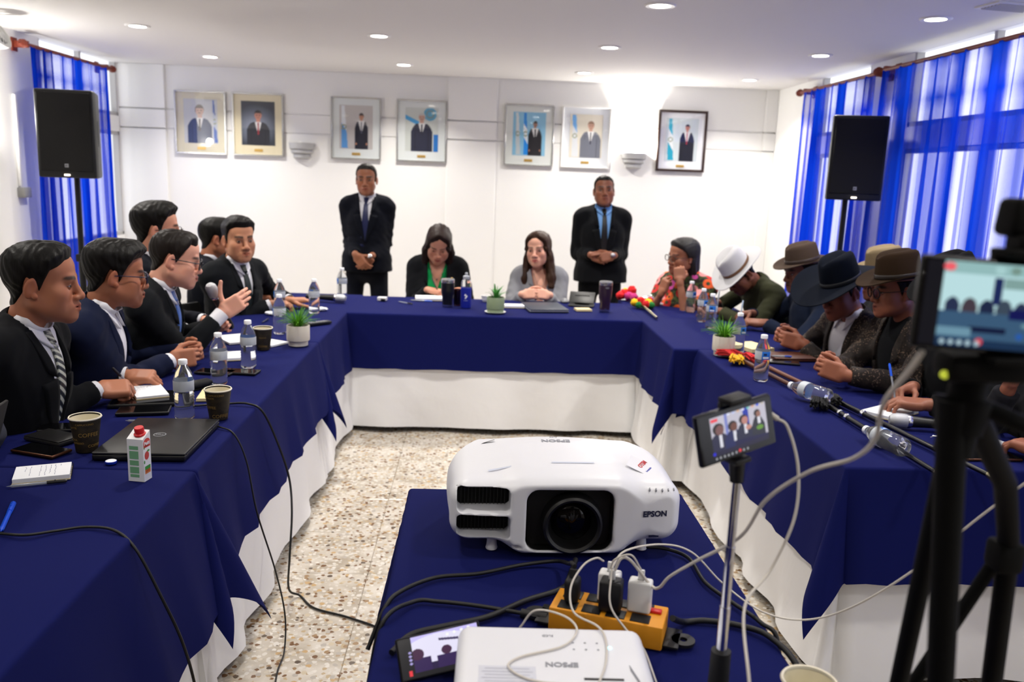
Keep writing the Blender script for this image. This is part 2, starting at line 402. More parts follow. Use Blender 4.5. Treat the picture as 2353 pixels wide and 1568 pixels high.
# portraits -------------------------------------------------------------
M_alu = mat('frame_aluminium', srgb(205, 206, 204), .25, metal=.85)
M_dkw = mat('frame_dark_wood', srgb(48, 30, 22), .4)
M_gold = mat('brass_plaque', srgb(214, 176, 96), .35, metal=.5)
M_print = mat('photo_print', rough=.45, vcol=True)
M_pglass = clear_glass('picture_glass', .05)
def fig_fn(bgc, suit, skin, hair, cx, headz, hw, shw, tie, flag=None, emblem=False, shirt=(235, 235, 235), bg2=None):
    L3 = lambda c: np.array(srgb(*c))
    def fn(u, v):
        asp = .75
        X = (u-cx)*asp
        c = np.tile(L3(bgc), (len(u), 1))
        if bg2 is not None:
            t = np.clip((np.hypot((u-.45)*asp, v-.45)/.5), 0, 1)[:, None]; c = L3(bg2)*(1-t)+c*t
        def put(mask, col): c[mask] = L3(col)
        if flag:
            for (fx, wid, cols, z0) in flag:
                dx = (u-fx)-(.06*(1-v)); mm = (np.abs(dx) < wid*(.55+.5*(1-v))) & (v > z0) & (v < .985)
                k = np.clip((v+dx*1.3-z0)/(1-z0), 0, .999)
                for i, cc in enumerate(cols):
                    put(mm & (k*len(cols) >= i), cc)
                rr = np.hypot((u-fx-.06*(1-.5))*asp, v-.5); put(mm & (rr < .06) & (rr > .035), (150, 160, 130))
        if emblem:
            rr = np.hypot((u-.75)*asp, v-.86); put(rr < .15, (90, 170, 205)); put(rr < .1, (120, 150, 160)); put(rr < .06, (90, 170, 205))
            put((np.abs(v-.75+.35*(u-.1)) < .05) & (u < .42), (60, 160, 220)); put((u > .85) & (v < .4), (40, 120, 200))
        sh = headz-hw*1.55                       # shoulder height
        t = np.clip((sh-v)/.18, 0, 1); half = shw*(.42+.58*np.sqrt(t))
        put((np.abs(X) < half) & (v < sh+.0), suit)
        put((np.abs(X) < hw*.45) & (v < headz) & (v > sh-.03), skin)
        wv = np.clip((v-(sh-.28))/.28, 0, 1); put((np.abs(X) < .075*wv) & (v < sh+.01) & (v > sh-.28), shirt)
        put((np.abs(X) < .016) & (v < sh-.01) & (v > sh-.28), tie)
        r = np.hypot(X/(hw*.78), (v-headz)/hw)
        put(np.hypot(X/(hw*.86), (v-headz-.02)/(hw*1.02)) < 1, hair)
        put((r < 1) & (v < headz+hw*.5), skin)
        put((np.abs(np.abs(X)-hw*.3) < hw*.13) & (np.abs(v-headz-.05*hw) < hw*.1), tuple(int(q*.5) for q in skin))
        put((np.abs(X) < hw*.28) & (np.abs(v-headz+.5*hw) < hw*.07), tuple(int(q*.65) for q in skin))
        if shw < .17: put(np.hypot((np.abs(X)-shw*.75)/.02, (v-.12)/.025) < 1, skin)
        sd = (np.abs(np.abs(X)-half*.62) < .004) & (v < sh-.1); put(sd, tuple(int(q*.6) for q in suit))
        return c
    return fn
GT = [(230, 236, 240), (230, 236, 240), (96, 160, 225)]
port = [
 (-2.474, (226, 220, 196), M_alu, fig_fn((205, 208, 210), (58, 72, 104), (214, 178, 160), (120, 112, 106), .47, .74, .115, .27, (60, 50, 50), [(.88, .05, [(90, 120, 190), (190, 200, 215), (80, 110, 180)], .02)]), 'cream matted portrait of a bald man in a blue suit, leftmost on the wall'),
 (-1.97, (232, 222, 190), M_alu, fig_fn((52, 58, 70), (36, 38, 48), (205, 140, 118), (40, 32, 30), .5, .68, .10, .26, (150, 40, 50), bg2=(150, 160, 180)), 'cream matted portrait of a moustached man in a dark studio print'),
 (-1.103, (226, 232, 232), M_alu, fig_fn((196, 192, 190), (38, 40, 54), (196, 140, 112), (50, 40, 36), .66, .74, .065, .155, (90, 90, 110), [(.1, .09, [(96, 160, 225), (96, 160, 225), (226, 232, 238), (226, 232, 238)], .02)]), 'white matted portrait of a standing man beside a drooping blue and white flag'),
 (-.517, (226, 232, 232), M_alu, fig_fn((206, 212, 208), (40, 44, 66), (200, 158, 142), (196, 196, 196), .5, .78, .09, .24, (40, 40, 60), emblem=True), 'white matted portrait of a grey haired man before a blue emblem'),
 (.451, (226, 230, 226), M_alu, fig_fn((140, 196, 226), (34, 34, 40), (176, 124, 100), (60, 56, 54), .68, .72, .06, .16, (40, 40, 44), [(.12, .07, [(196, 206, 210), (214, 220, 222)], .02), (.36, .07, [(30, 140, 230), (226, 232, 236), (40, 150, 236)], .02)]), 'pale framed portrait of a man in black before blue and white flags'),
 (.968, (230, 234, 238), M_trim, fig_fn((222, 216, 200), (112, 116, 128), (206, 160, 138), (150, 120, 100), .64, .74, .09, .24, (30, 34, 50), [(.12, .1, [(214, 218, 222), (216, 220, 226), (110, 176, 236)], .02)], True and False), 'white framed portrait of a man in a light grey suit and dark tie'),
 (1.845, (236, 238, 242), M_dkw, fig_fn((206, 216, 220), (28, 30, 44), (196, 130, 104), (40, 32, 30), .66, .78, .065, .17, (180, 50, 70), [(.12, .09, [(40, 160, 190), (230, 234, 236), (50, 170, 200)], .02)]), 'dark wood framed portrait of a man with a red tie, rightmost on the wall')]
for px, mc, fm, fn, lab in port:
    e = empty('framed_portrait', (px, BW-.022, 1.96), 0, lab, 'portrait', 'framed portraits on the back wall')
    W, Hh, bw = .448, .545, .014 if fm is not M_dkw else .022
    for dx, dz, sx, sz in ((0, Hh/2-bw/2, W, bw), (0, -Hh/2+bw/2, W, bw), (-W/2+bw/2, 0, bw, Hh-2*bw), (W/2-bw/2, 0, bw, Hh-2*bw)):
        MB().box((dx, 0, dz), (sx, .03, sz), bev=.003, seg=1).build('frame_bar', fm, e)
    MB().box((0, .006, 0), (W-2*bw, .006, Hh-2*bw)).build('mat_board', mat('matboard_%d_%d_%d' % mc, srgb(*mc), .8), e, smooth=None)
    pw, ph_ = W*.66, Hh*.70
    me = print_mesh('photo', pw, ph_, 60, 84, fn); link('photo', me, M_print, e, (0, .0015, .012))
    MB().box((0, .001, -Hh/2+.05), (.075, .003, .024), bev=.001, seg=1).build('name_plaque', M_gold, e)
    MB().box((0, -.006, 0), (W-2*bw, .002, Hh-2*bw)).build('glazing', M_pglass, e, smooth=None)

# tables and cloths -------------------------------------------------------
M_blue = mat('navy_tablecloth', srgb(15, 21, 78), .85, spec=.1)
add_bump(M_blue, 500, .15, .0006, detail=2)
M_white = mat('white_tablecloth', srgb(236, 236, 236), .8)
add_bump(M_white, 6, .25, .03, detail=3)
M_tbl = mat('table_laminate', srgb(196, 190, 180), .5)
M_leg = mat('table_leg_metal', srgb(120, 120, 124), .4, metal=.8)
def cloth(name, x0, x1, y0, y1, zt, drop, m, label, group, tip=True, flare=.1, amp=.018, lam=.32, seed=0, step=.03, grow=.0):
    r = np.random.RandomState(seed)
    x0 -= grow; x1 += grow; y0 -= grow; y1 += grow
    L, W = x1-x0, y1-y0
    def axis(Lh):
        n = max(2, int(Lh/.06)); k = max(4, int(drop/step))
        fine = np.array([.004, .009, .014, .02, .03]); dr = np.concatenate([fine, np.linspace(.05, drop, k)])
        return np.concatenate([-dr[::-1], np.linspace(0, Lh, n+1), Lh+dr])
    U, V = np.meshgrid(axis(L), axis(W), indexing='ij')
    cx, cy = np.clip(U, 0, L), np.clip(V, 0, W); ax, ay = U-cx, V-cy
    rr = np.hypot(ax, ay); safe = np.where(rr > 1e-9, rr, 1)
    phi = np.abs(np.arctan2(np.abs(ay), np.abs(ax)))
    corner = (np.abs(ax) > 1e-9) & (np.abs(ay) > 1e-9)
    ln = rr if tip else np.maximum(np.abs(ax), np.abs(ay))
    rho = .012; q = np.pi*rho/2
    lf = ln if tip else np.maximum(ln-.33, 0)+q
    out = np.where(ln < q, rho*np.sin(np.minimum(ln/rho, np.pi/2)), rho+(lf-q)*flare)
    down = np.where(ln < q, rho*(1-np.cos(np.minimum(ln/rho, np.pi/2))), rho+(ln-q)*math.sqrt(1-flare**2))
    t = np.clip(ln/drop, 0, 1)
    s = np.where(np.abs(ay) > np.abs(ax), cx+ax, cy+ay+7.3)
    ph1, ph2 = r.rand(2)*6.28
    w = np.sin(2*np.pi*s/lam+ph1+1.2*np.sin(2*np.pi*s/(lam*2.7)+ph2))
    if not tip: t = np.clip((ln-.36)/(drop-.36), 0, 1)
    fold = amp*t*(.9*w+(.35 if tip else .1)*np.sin(2*np.pi*s/(lam*.43)+ph2))
    out = out+fold*(~corner)+np.where(corner, (np.sin(2*phi)**2)*(.20 if tip else .05)*ln, 0)
    dx, dy = ax/safe, ay/safe
    Z = zt-down+.004*t*w*(~corner)
    X = x0+cx+dx*out; Y = y0+cy+dy*out
    Z = np.maximum(Z, .012)
    verts = np.stack([X, Y, Z], -1); nx, ny = U.shape
    base = np.array([(x0+x1)/2, (y0+y1)/2, 0]); verts = (verts-base).reshape(-1, 3)
    i = np.arange((nx-1)*(ny-1)); a = (i//(ny-1))*ny+i % (ny-1)
    f = np.stack([a, a+ny, a+ny+1, a+1], -1)
    o = link(name, pymesh(name, verts, f), m, None, tuple(base))
    return tag(o, label, 'tablecloth', group)
def table(x0, x1, y0, y1, lab, blab, wlab, seed, zt=.75, drop=.35, dz=0, wdrop=.715, **k):
    e = empty('folding_table', ((x0+x1)/2, (y0+y1)/2, 0), 0, lab, 'table', 'folding tables under the cloths')
    L, W = x1-x0, y1-y0
    MB().box((0, 0, zt-.022), (L, W, .028), bev=.004).build('tabletop', M_tbl, e)
    for sx in (-1, 1):
        for sy in (-1, 1):
            MB().tube([(sx*(L/2-.08), sy*(W/2-.1), 0), (sx*(L/2-.08), sy*(W/2-.1), zt-.036)], .014, 8).build('leg', M_leg, e)
    if wlab: cloth('white_tablecloth', x0, x1, y0, y1, zt-.004, wdrop, M_white, wlab, 'white floor length tablecloths', False, k.get('wflare', .10), .026, .52, seed+50, .06, -.012)
    if blab: cloth('blue_tablecloth', x0, x1, y0, y1, zt+dz, drop, M_blue, blab, 'navy blue tablecloths', True, k.get('flare', .10), k.get('amp', .015), k.get('lam', .34), seed, .03, .004)
    return e
table(-.77, 1.03, 5.12, 5.82, 'folding table between the two seated women and the aisle', 'navy tablecloth on the head table in front of the seated women', 'white cloth hanging to the floor under the head table', 1, flare=.02, wflare=.04, amp=.006)
table(-1.53, -.785, 4.20, 5.86, 'folding table at the far end of the left row', 'navy tablecloth on the far left table beside the head table', 'white under-cloth of the far left table', 2, dz=.0)
table(-1.53, -.785, 2.33, 4.16, 'folding table in the middle of the left row', 'navy tablecloth under the closed laptop and water bottles', 'white under-cloth below the laptop table', 3, dz=.001, flare=.16)
table(-1.53, -.785, .50, 2.29, 'folding table at the near end of the left row', 'navy tablecloth under the juice carton in the near left corner', 'white under-cloth of the near left table', 4, dz=.003, flare=.22, drop=.40)
table(1.05, 1.80, 4.28, 6.0, 'folding table at the far end of the right row', 'navy tablecloth on the far right table beside the head table', 'white under-cloth of the far right table', 5)
table(1.175, 1.925, 2.47, 4.24, 'folding table in the middle of the right row', 'navy tablecloth under the ceremonial staffs on the right', 'white under-cloth below the staffs on the right', 6, dz=.002, flare=.17, drop=.37)
table(-.15, .575, .36, 2.20, 'folding table carrying the projectors', 'navy tablecloth under the white projectors', None, 7, flare=.09, drop=.34, amp=.008)
# ------------------------------------------------------------------ people: implicit surfaces -> one skin each
def sm_min(a, b, k):
    if k <= 0: return np.minimum(a, b)
    h = np.maximum(k-np.abs(a-b), 0)/k
    return np.minimum(a, b)-h*h*k*.25
def cap(a, b, ra, rb=None):
    a = np.asarray(a, float); b = np.asarray(b, float); rb = ra if rb is None else rb
    ba = b-a; L2 = max(float(ba@ba), 1e-9); r = max(ra, rb)
    def f(x, y, z):
        px, py, pz = x-a[0], y-a[1], z-a[2]
        t = np.clip((px*ba[0]+py*ba[1]+pz*ba[2])/L2, 0, 1)
        return np.sqrt((px-t*ba[0])**2+(py-t*ba[1])**2+(pz-t*ba[2])**2)-(ra+(rb-ra)*t)
    return f, np.minimum(a, b)-r, np.maximum(a, b)+r
def ell(c, r, R=None):
    c = np.asarray(c, float); r = np.asarray(r, float); m_ = max(r) if R is not None else r
    def f(x, y, z):
        px, py, pz = x-c[0], y-c[1], z-c[2]
        if R is not None:
            px, py, pz = (R[0][0]*px+R[1][0]*py+R[2][0]*pz), (R[0][1]*px+R[1][1]*py+R[2][1]*pz), (R[0][2]*px+R[1][2]*py+R[2][2]*pz)
        k0 = np.sqrt((px/r[0])**2+(py/r[1])**2+(pz/r[2])**2); k1 = np.sqrt((px/r[0]**2)**2+(py/r[1]**2)**2+(pz/r[2]**2)**2)+1e-9
        return k0*(k0-1)/k1
    return f, c-m_, c+m_
def rbox(c, hf, rad):
    c = np.asarray(c, float); hf = np.asarray(hf, float)
    def f(x, y, z):
        qx, qy, qz = np.abs(x-c[0])-hf[0]+rad, np.abs(y-c[1])-hf[1]+rad, np.abs(z-c[2])-hf[2]+rad
        return np.sqrt(np.maximum(qx, 0)**2+np.maximum(qy, 0)**2+np.maximum(qz, 0)**2)+np.minimum(np.maximum(qx, np.maximum(qy, qz)), 0)-rad
    return f, c-hf, c+hf
class Field:
    def __init__(s, lo, hi, h):
        s.h = h; s.o = np.asarray(lo, float); n = np.ceil((np.asarray(hi)-s.o)/h).astype(int)+1; s.n = n
        s.V = np.full(n, .2, np.float32)
        s.ax = [(s.o[i]+h*np.arange(n[i])).astype(np.float32) for i in range(3)]
    def _sl(s, lo, hi, pad):
        sl = []
        for i in range(3):
            a = int(max(0, math.floor((lo[i]-pad-s.o[i])/s.h))); b = int(min(s.n[i], math.ceil((hi[i]+pad-s.o[i])/s.h)+1))
            if b <= a: return None
            sl.append(slice(a, b))
        return tuple(sl)
    def xyz(s, sl=None):
        if sl is None: sl = (slice(None),)*3
        return s.ax[0][sl[0]][:, None, None], s.ax[1][sl[1]][None, :, None], s.ax[2][sl[2]][None, None, :]
    def add(s, prim, k=.0, pad=None):
        f, lo, hi = prim; sl = s._sl(lo, hi, (k+.02) if pad is None else pad)
        if sl is None: return s
        s.V[sl] = sm_min(s.V[sl], f(*s.xyz(sl)), k); return s
    def cut(s, prim, k=.0):
        f, lo, hi = prim; sl = s._sl(lo, hi, k+.02)
        if sl is None: return s
        s.V[sl] = -sm_min(-s.V[sl], f(*s.xyz(sl)), k); return s
    def copy(s):
        c = object.__new__(Field); c.h, c.o, c.n, c.ax = s.h, s.o, s.n, s.ax; c.V = s.V.copy(); return c
    def nets(s):
        V = s.V
        for i in range(3):
            for e_ in (0, -1):
                ix_ = [slice(None)]*3; ix_[i] = e_; V[tuple(ix_)] = np.maximum(V[tuple(ix_)], 1e-4)
        S = V < 0
        c8 = np.zeros(tuple(q-1 for q in V.shape), np.int8)
        offs = [(i, j, k) for i in (0, 1) for j in (0, 1) for k in (0, 1)]
        nx, ny, nz = V.shape
        for i, j, k in offs: c8 += S[i:nx-1+i, j:ny-1+j, k:nz-1+k]
        act = (c8 > 0) & (c8 < 8); I = np.argwhere(act)
        idx = np.full(act.shape, -1, np.int64); idx[act] = np.arange(len(I))
        vals = np.stack([V[I[:, 0]+i, I[:, 1]+j, I[:, 2]+k] for i, j, k in offs], 1)
        acc = np.zeros((len(I), 3)); cnt = np.zeros(len(I)); O = np.array(offs, float)
        for a in range(8):
            for b in range(a+1, 8):
                if np.abs(O[a]-O[b]).sum() != 1: continue
                m_ = (vals[:, a] < 0) != (vals[:, b] < 0); t = vals[m_, a]/(vals[m_, a]-vals[m_, b])
                acc[m_] += O[a]+t[:, None]*(O[b]-O[a]); cnt[m_] += 1
        P = s.o+s.h*(I+acc/cnt[:, None]); F = []
        for d in range(3):
            e1, e2 = [(1, 2), (2, 0), (0, 1)][d]
            sa = [slice(None)]*3; sb = [slice(None)]*3; sa[d] = slice(0, -1); sb[d] = slice(1, None)
            A, B = S[tuple(sa)], S[tuple(sb)]
            for inside_first in (True, False):
                E = np.argwhere((A & ~B) if inside_first else (~A & B))
                if not len(E): continue
                E = E[(E[:, e1] > 0) & (E[:, e2] > 0)]
                E = E[(E[:, e1] < act.shape[e1]) & (E[:, e2] < act.shape[e2])]
                q = []
                for da, db in ((-1, -1), (0, -1), (0, 0), (-1, 0)):
                    C = E.copy(); C[:, e1] += da; C[:, e2] += db; q.append(idx[C[:, 0], C[:, 1], C[:, 2]])
                q = np.stack(q, 1); F.append(q if inside_first else q[:, ::-1])
        return P, (np.concatenate(F) if F else np.zeros((0, 4), int))
def relax(P, Q, it=3, lam=.5):
    n = len(P)
    if n == 0: return P
    a = np.concatenate([Q[:, 0], Q[:, 1], Q[:, 2], Q[:, 3]]); b = np.concatenate([Q[:, 1], Q[:, 2], Q[:, 3], Q[:, 0]])
    i = np.concatenate([a, b]); j = np.concatenate([b, a]); cnt = np.bincount(i, minlength=n)[:, None].astype(float); cnt[cnt == 0] = 1
    for k in range(it):
        for l_ in (lam, -lam*.9):        # Taubin: smooth without shrinking
            S = np.stack([np.bincount(i, P[j, c], n) for c in range(3)], 1)/cnt; P = P+l_*(S-P)
    return P
def rotm(axis, deg): return np.array(Matrix.Rotation(math.radians(deg), 3, axis))
def frame(yaw, pitch=0, roll=0):
    """x right, y forward, z up; pitch>0 looks down"""
    return rotm('Z', yaw) @ rotm('X', -pitch) @ rotm('Y', roll)
def norm(v): v = np.asarray(v, float); return v/np.linalg.norm(v)
def sstep(a, b, x): t = np.clip((x-a)/(b-a), 0, 1); return t*t*(3-2*t)

def head_field(h, neck_b, sp):
    """sp: dict of shape tweaks"""
    jw = sp.get('jaw', 1.0); fat = sp.get('fat', 0.0); fem = sp.get('fem', 0)
    lo = np.minimum((-.1, -.13, -.135), np.asarray(neck_b)-.075); hi = np.maximum((.12, .16, .185), np.asarray(neck_b)+.075)
    lo = np.minimum(lo, (-.12, -.16, -.135))
    if sp.get('ext'): lo = np.minimum(lo, (-.15, -.2, -.33)); hi = np.maximum(hi, (.15, .14, .185))
    F = Field(lo, hi, h)
    F.add(ell((0, -.012, .036), (.0745, .095, .084)))
    F.add(ell((0, .040, .052), (.060, .047, .055)), .03)
    F.add(ell((0, .026, -.035), ((.060+fat)*jw, .060, .082)), .03)
    for s in (-1, 1):
        F.add(cap((s*.050*jw, -.006, -.052), (s*.016, .072, -.094), .021+fat*.6, .017+fat*.4), .03)
        F.add(ell((s*.043, .056, -.024), (.024+fat*.5, .026, .024)), .025)
        F.add(ell((s*.035, .043, -.060), (.023+fat, .028, .030)), .03)
    F.add(ell((0, .078, -.098), (.021, .017, .016)), .02)
    F.add(cap((-.033, .081, .020), (.033, .081, .020), .0125 if not fem else .011), .018)
    for s in (-1, 1): F.cut(ell((s*.033, .104, .002), (.0175, .019, .0125)), .012)
    F.add(cap((0, .088, .010), (0, .107, -.029), .0088, .0110), .014)
    F.add(ell((0, .1075, -.034), (.0138, .0120, .0108)), .008)
    for s in (-1, 1): F.add(ell((s*.0145, .097, -.037), (.0098, .011, .0085)), .006); F.cut(ell((s*.0065, .104, -.0445), (.0036, .005, .0028)), .002)
    F.add(ell((0, .079, -.066), (.031, .023, .024)), .018)
    for s in (-1, 1):
        F.add(cap((s*.024, .089, -.0655), (s*.004, .1015, -.0600), .0045, .0064), .005)
        F.add(cap((s*.021, .089, -.068), (0, .0995, -.0730), .0048, .0074), .005)
    F.cut(cap((-.022, .0985, -.0662), (.022, .0985, -.0662), .0022), .004)
    nb = np.asarray(neck_b)
    F.add(cap((0, -.030, -.050), nb, .049 if not fem else .043, .058 if not fem else .05), .022)
    noear = F.V.copy()
    for s in (-1, 1):
        Rm = rotm('X', -14) @ rotm('Z', s*18)
        F.add(ell((s*.0785, -.014, -.004), (.0075, .0185, .0325), Rm), .006)
        F.cut(ell((s*.0872, -.008, .001), (.0066, .0115, .0205), Rm), .003)
        F.add(ell((s*.0795, -.002, -.028), (.006, .008, .010)), .005)
    return F, noear
EARLINE_M = ([0, 25, 48, 60, 74, 84, 100, 118, 150, 180], [.074, .076, .066, .040, -.020, .012, .030, -.020, -.062, -.070])
def az_deg(x, y): return np.degrees(np.abs(np.arctan2(x, y+.012)))
def skin_colors(P, skin, sp):
    base = np.array(srgb(*skin)); c = np.tile(base, (len(P), 1)); x, y, z = P[:, 0], P[:, 1], P[:, 2]
    def mix(w, col): c[:] = c*(1-w[:, None])+np.asarray(col)*w[:, None]
    front = sstep(.02, .06, y)
    mix(.35*front*np.exp(-(((np.abs(x)-.042)/.02)**2+((z+.03)/.022)**2)), base*np.array([1.08, .82, .78]))
    mix(.35*np.exp(-((x/.016)**2+((y-.115)/.02)**2+((z+.034)/.014)**2)), base*np.array([1.06, .82, .78]))
    mix(.4*sstep(.07, .08, np.abs(x))*(np.abs(z) < .05), base*np.array([1.08, .78, .74]))
    if sp.get('stubble'):
        w = front*sstep(-.045, -.075, z)*(1-np.exp(-((x/.03)**2+((z+.066)/.012)**2)))
        w = w+sstep(-.05, -.09, z)*(y > -.02)*(y <= .06)*.8
        mix(np.clip(w, 0, 1)*sp['stubble'], np.array(srgb(50, 44, 44)))
    if sp.get('moustache'):
        w = front*np.exp(-((x/.026)**4+((z+.0535-.12*np.abs(x))/.0065)**2)); mix(np.clip(w*1.2, 0, 1)*sp['moustache'], np.array(srgb(36, 30, 28)))
    lip = np.array(srgb(*sp.get('lip', tuple(int(q*f) for q, f in zip(skin, (.86, .62, .60))))))
    w = front*np.exp(-((x/.021)**4+((z+.066)/.0098)**4)); mix(np.clip(w, 0, 1)*.85, lip)
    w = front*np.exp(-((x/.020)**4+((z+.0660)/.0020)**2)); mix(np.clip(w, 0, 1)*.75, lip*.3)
    br = np.array(srgb(*sp.get('browcol', (34, 26, 22)))); ax_ = np.abs(x)
    zb = .0235+.004*np.sin(np.clip((ax_-.012)/.04, 0, 1)*2.6)
    w = front*sstep(.009, .014, ax_)*sstep(.056, .046, ax_)*np.exp(-((z-zb)/(.0056 if not sp.get('fem') else .0032))**2); mix(np.clip(w*1.5, 0, 1)*.92, br)
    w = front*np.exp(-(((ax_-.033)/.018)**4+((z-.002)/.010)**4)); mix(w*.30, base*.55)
    for s in (-1, 1):
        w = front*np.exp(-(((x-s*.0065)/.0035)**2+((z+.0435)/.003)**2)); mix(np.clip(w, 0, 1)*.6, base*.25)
    return c
def hair_field(F, noear, st):
    """F: head field (grid); st: style dict"""
    H = F.copy(); x, y, z = H.xyz(); az = az_deg(x, y)+0*z
    ln_ = np.interp(az, *(st.get('line') or EARLINE_M)).astype(np.float32)+0*x
    if st.get('part'): ln_ = ln_+.012*np.exp(-((x-st['part']*.035)/.02)**2)*(y > 0)
    top = sstep(.02, .10, z); side = 1-top
    t = st.get('side', .0048)*side+st.get('top', .018)*.8*top
    fr = sstep(-.02, .08, y)*sstep(.05, .09, z); t = t+st.get('front', .008)*.6*fr
    fz_ = sstep(.03, .07, y)*sstep(.03, .06, z)
    wv = .0014*np.sin(x*170+6*np.sin(y*40))*np.sin(z*60+y*90)+.0009*np.sin(x*330+z*120+y*60)
    if st.get('capped'): t = np.where(z > .052, -.004, t)
    t = (t+wv*st.get('wave', 1.0))*(sstep(-.004, .014, z-ln_)*(1-fz_)+fz_*sstep(-.004, .040, z-ln_))-.005*(1-sstep(-.006, .004, z-ln_))
    H.V = (noear-t).astype(np.float32)
    if st.get('long'):
        G = H.copy(); G.V[:] = .2
        for (a, b, ra, rb, k) in st['long']: G.add(cap(a, b, ra, rb), k)
        G.V += (.0020*np.sin(x*190+5*np.sin(z*9))+.0015*np.sin(y*210+x*120)).astype(np.float32)
        G.cut(ell((0, .080, -.028), (.056, .070, .108)), .012)
        H.V = sm_min(H.V, G.V, .012)
    return H
def hat_parts(hp, parent, M):
    """classic felt hat, head-local axes; hp: brim, crown h, curl, colour, band"""
    cols = hp['col']; mt = add_bump(mat('felt_%d_%d_%d' % cols, tuple(q*.8 for q in srgb(*cols)), .9, spec=.1), 300, .2, .001)
    bx, by = .080+.004, .102
    n = 56; rings = []
    brim, H, curl, dip = hp.get('brim', .085), hp.get('h', .115), hp.get('curl', .03), hp.get('dip', .02)
    def pt(a, r):
        ca, sa = math.cos(a), math.sin(a)
        x, y = (bx+r*brim)*ca, (by+r*brim*1.02)*sa
        z = curl*(r**1.6)*(ca*ca)**1.3-dip*(r**1.4)*(sa*sa)+.004*r
        return (x, y, z)
    th = .0045; v = []; f = []
    rs = [0, .25, .5, .75, .93, 1.0]
    for side in (1, -1):
        for r in (rs if side == 1 else rs[::-1]):
            for i in range(n):
                p = pt(2*math.pi*i/n, r); v.append((p[0], p[1], p[2]+side*th/2))
    m_ = len(rs)*2
    # crown
    cl = [(1.0, .0), (1.0, .03), (.965, .06), (.93, .085), (.885, .102), (.78, .112), (.55, .116), (.25, .117), (.02, .117)]
    for sc, zz in cl:
        zz = zz/.117*H
        for i in range(n):
            a = 2*math.pi*i/n; x, y = bx*sc*math.cos(a), by*sc*math.sin(a)
            z = zz
            if zz > .75*H:
                k = (zz-.75*H)/(.25*H)
                z -= k*hp.get('dent', .022)*math.exp(-(x/.022)**2)*(1 if y < .07 else .9)
                z += .012*k*(-y/.1)*hp.get('slope', .4)
            if y > .03: x *= 1-hp.get('pinch', .22)*min(1, zz/H)*sstep(.03, .1, np.float64(y))*.9
            v.append((x, y, z+th/2))
    v = [tuple(q) for q in v]
    for r in range(m_-1):
        for i in range(n): f.append((r*n+i, r*n+(i+1) % n, (r+1)*n+(i+1) % n, (r+1)*n+i))
    c0 = m_*n
    for r in range(len(cl)-1):
        for i in range(n): f.append((c0+r*n+i, c0+r*n+(i+1) % n, c0+(r+1)*n+(i+1) % n, c0+(r+1)*n+i))
    f.append(tuple(c0+(len(cl)-1)*n+i for i in range(n)))
    T = Matrix(M.tolist()) if isinstance(M, np.ndarray) else M
    hx = T @ Matrix.Translation((0, hp.get('dy', -.008), hp.get('z', .062))) @ Matrix.Rotation(math.radians(-hp.get('tilt', 6)), 4, 'X')
    me = pymesh('hat', v, f, True); me.transform(hx); me.set_sharp_from_angle(angle=math.radians(60)); o = link('hat', me, mt, parent)
    b = MB(); b.lathe([(1.012, .004), (1.025, .006), (1.022, .022), (1.0, .024)], n, sx=bx, sy=by)
    me = b.mesh('hat_band', 60); me.transform(Matrix.Translation((0, 0, 0))); me.transform(hx)
    link('hat_band', me, mat('hatband_%d_%d_%d' % hp['band'], srgb(*hp['band']), .5), o)
    return o
M_eye = mat('eyeball', rough=.15, vcol=True)
M_brow = None
M_lens = clear_glass('spectacle_lens', .06)
def eye_parts(body, TH, skin, look=(0, 0), open_=1.0):
    sk = np.array(srgb(*skin))
    for s in (-1, 1):
        T = TH @ Matrix.Translation((s*.0325, .0752, .0010)) @ Matrix.Rotation(math.radians(-s*6), 4, 'Z'); R_ = .0121
        v, f, c = [], [], []; n, m_ = 22, 16; g = norm((look[0]*30, 1, look[1]*30))
        for j in range(m_+1):
            for i in range(n):
                ph = math.pi*j/m_; a = 2*math.pi*i/n; p = np.array([math.sin(ph)*math.cos(a), math.cos(ph), math.sin(ph)*math.sin(a)]); v.append(tuple(p*R_))
                d = math.degrees(math.acos(max(-1, min(1, float(p@g))))); c.append((.46, .42, .39) if d > 30 else ((.01, .007, .006) if d < 13 else (.035, .016, .009)))
        for j in range(m_):
            for i in range(n): f.append((j*n+i, j*n+(i+1) % n, (j+1)*n+(i+1) % n, (j+1)*n+i))
        me = pymesh('eye', v, f, True, np.array(c)); me.transform(T); o = link('eye', me, M_eye, body)
        for up in (1, -1):
            v, f, c = [], [], []; nx_, ne = 15, 7; Rl = .0136
            for i in range(nx_):
                x = -.0132+.0264*i/(nx_-1); rr = math.sqrt(max(Rl*Rl-x*x, 1e-9)); k = max(0.0, 1-(x/.0128)**2)
                e0 = (20*open_*k**.7+2) if up > 0 else -(13*open_*k**.7+1)+3*(1-open_)
                for q in range(ne):
                    e_ = math.radians(e0+(up*78-e0)*q/(ne-1)); v.append((x, rr*math.cos(e_)+(.0006 if q == 0 else 0), rr*math.sin(e_)))
                    c.append(sk*.10 if (q == 0 and up > 0) else (sk*.55 if q == 0 else sk*(.82 if up > 0 else .9)))
            for i in range(nx_-1):
                for q in range(ne-1): f.append((i*ne+q, (i+1)*ne+q, (i+1)*ne+q+1, i*ne+q+1))
            me = pymesh('eyelid', v, f, True, np.array(c)); me.transform(T); link('eyelid', me, M_skin, o)
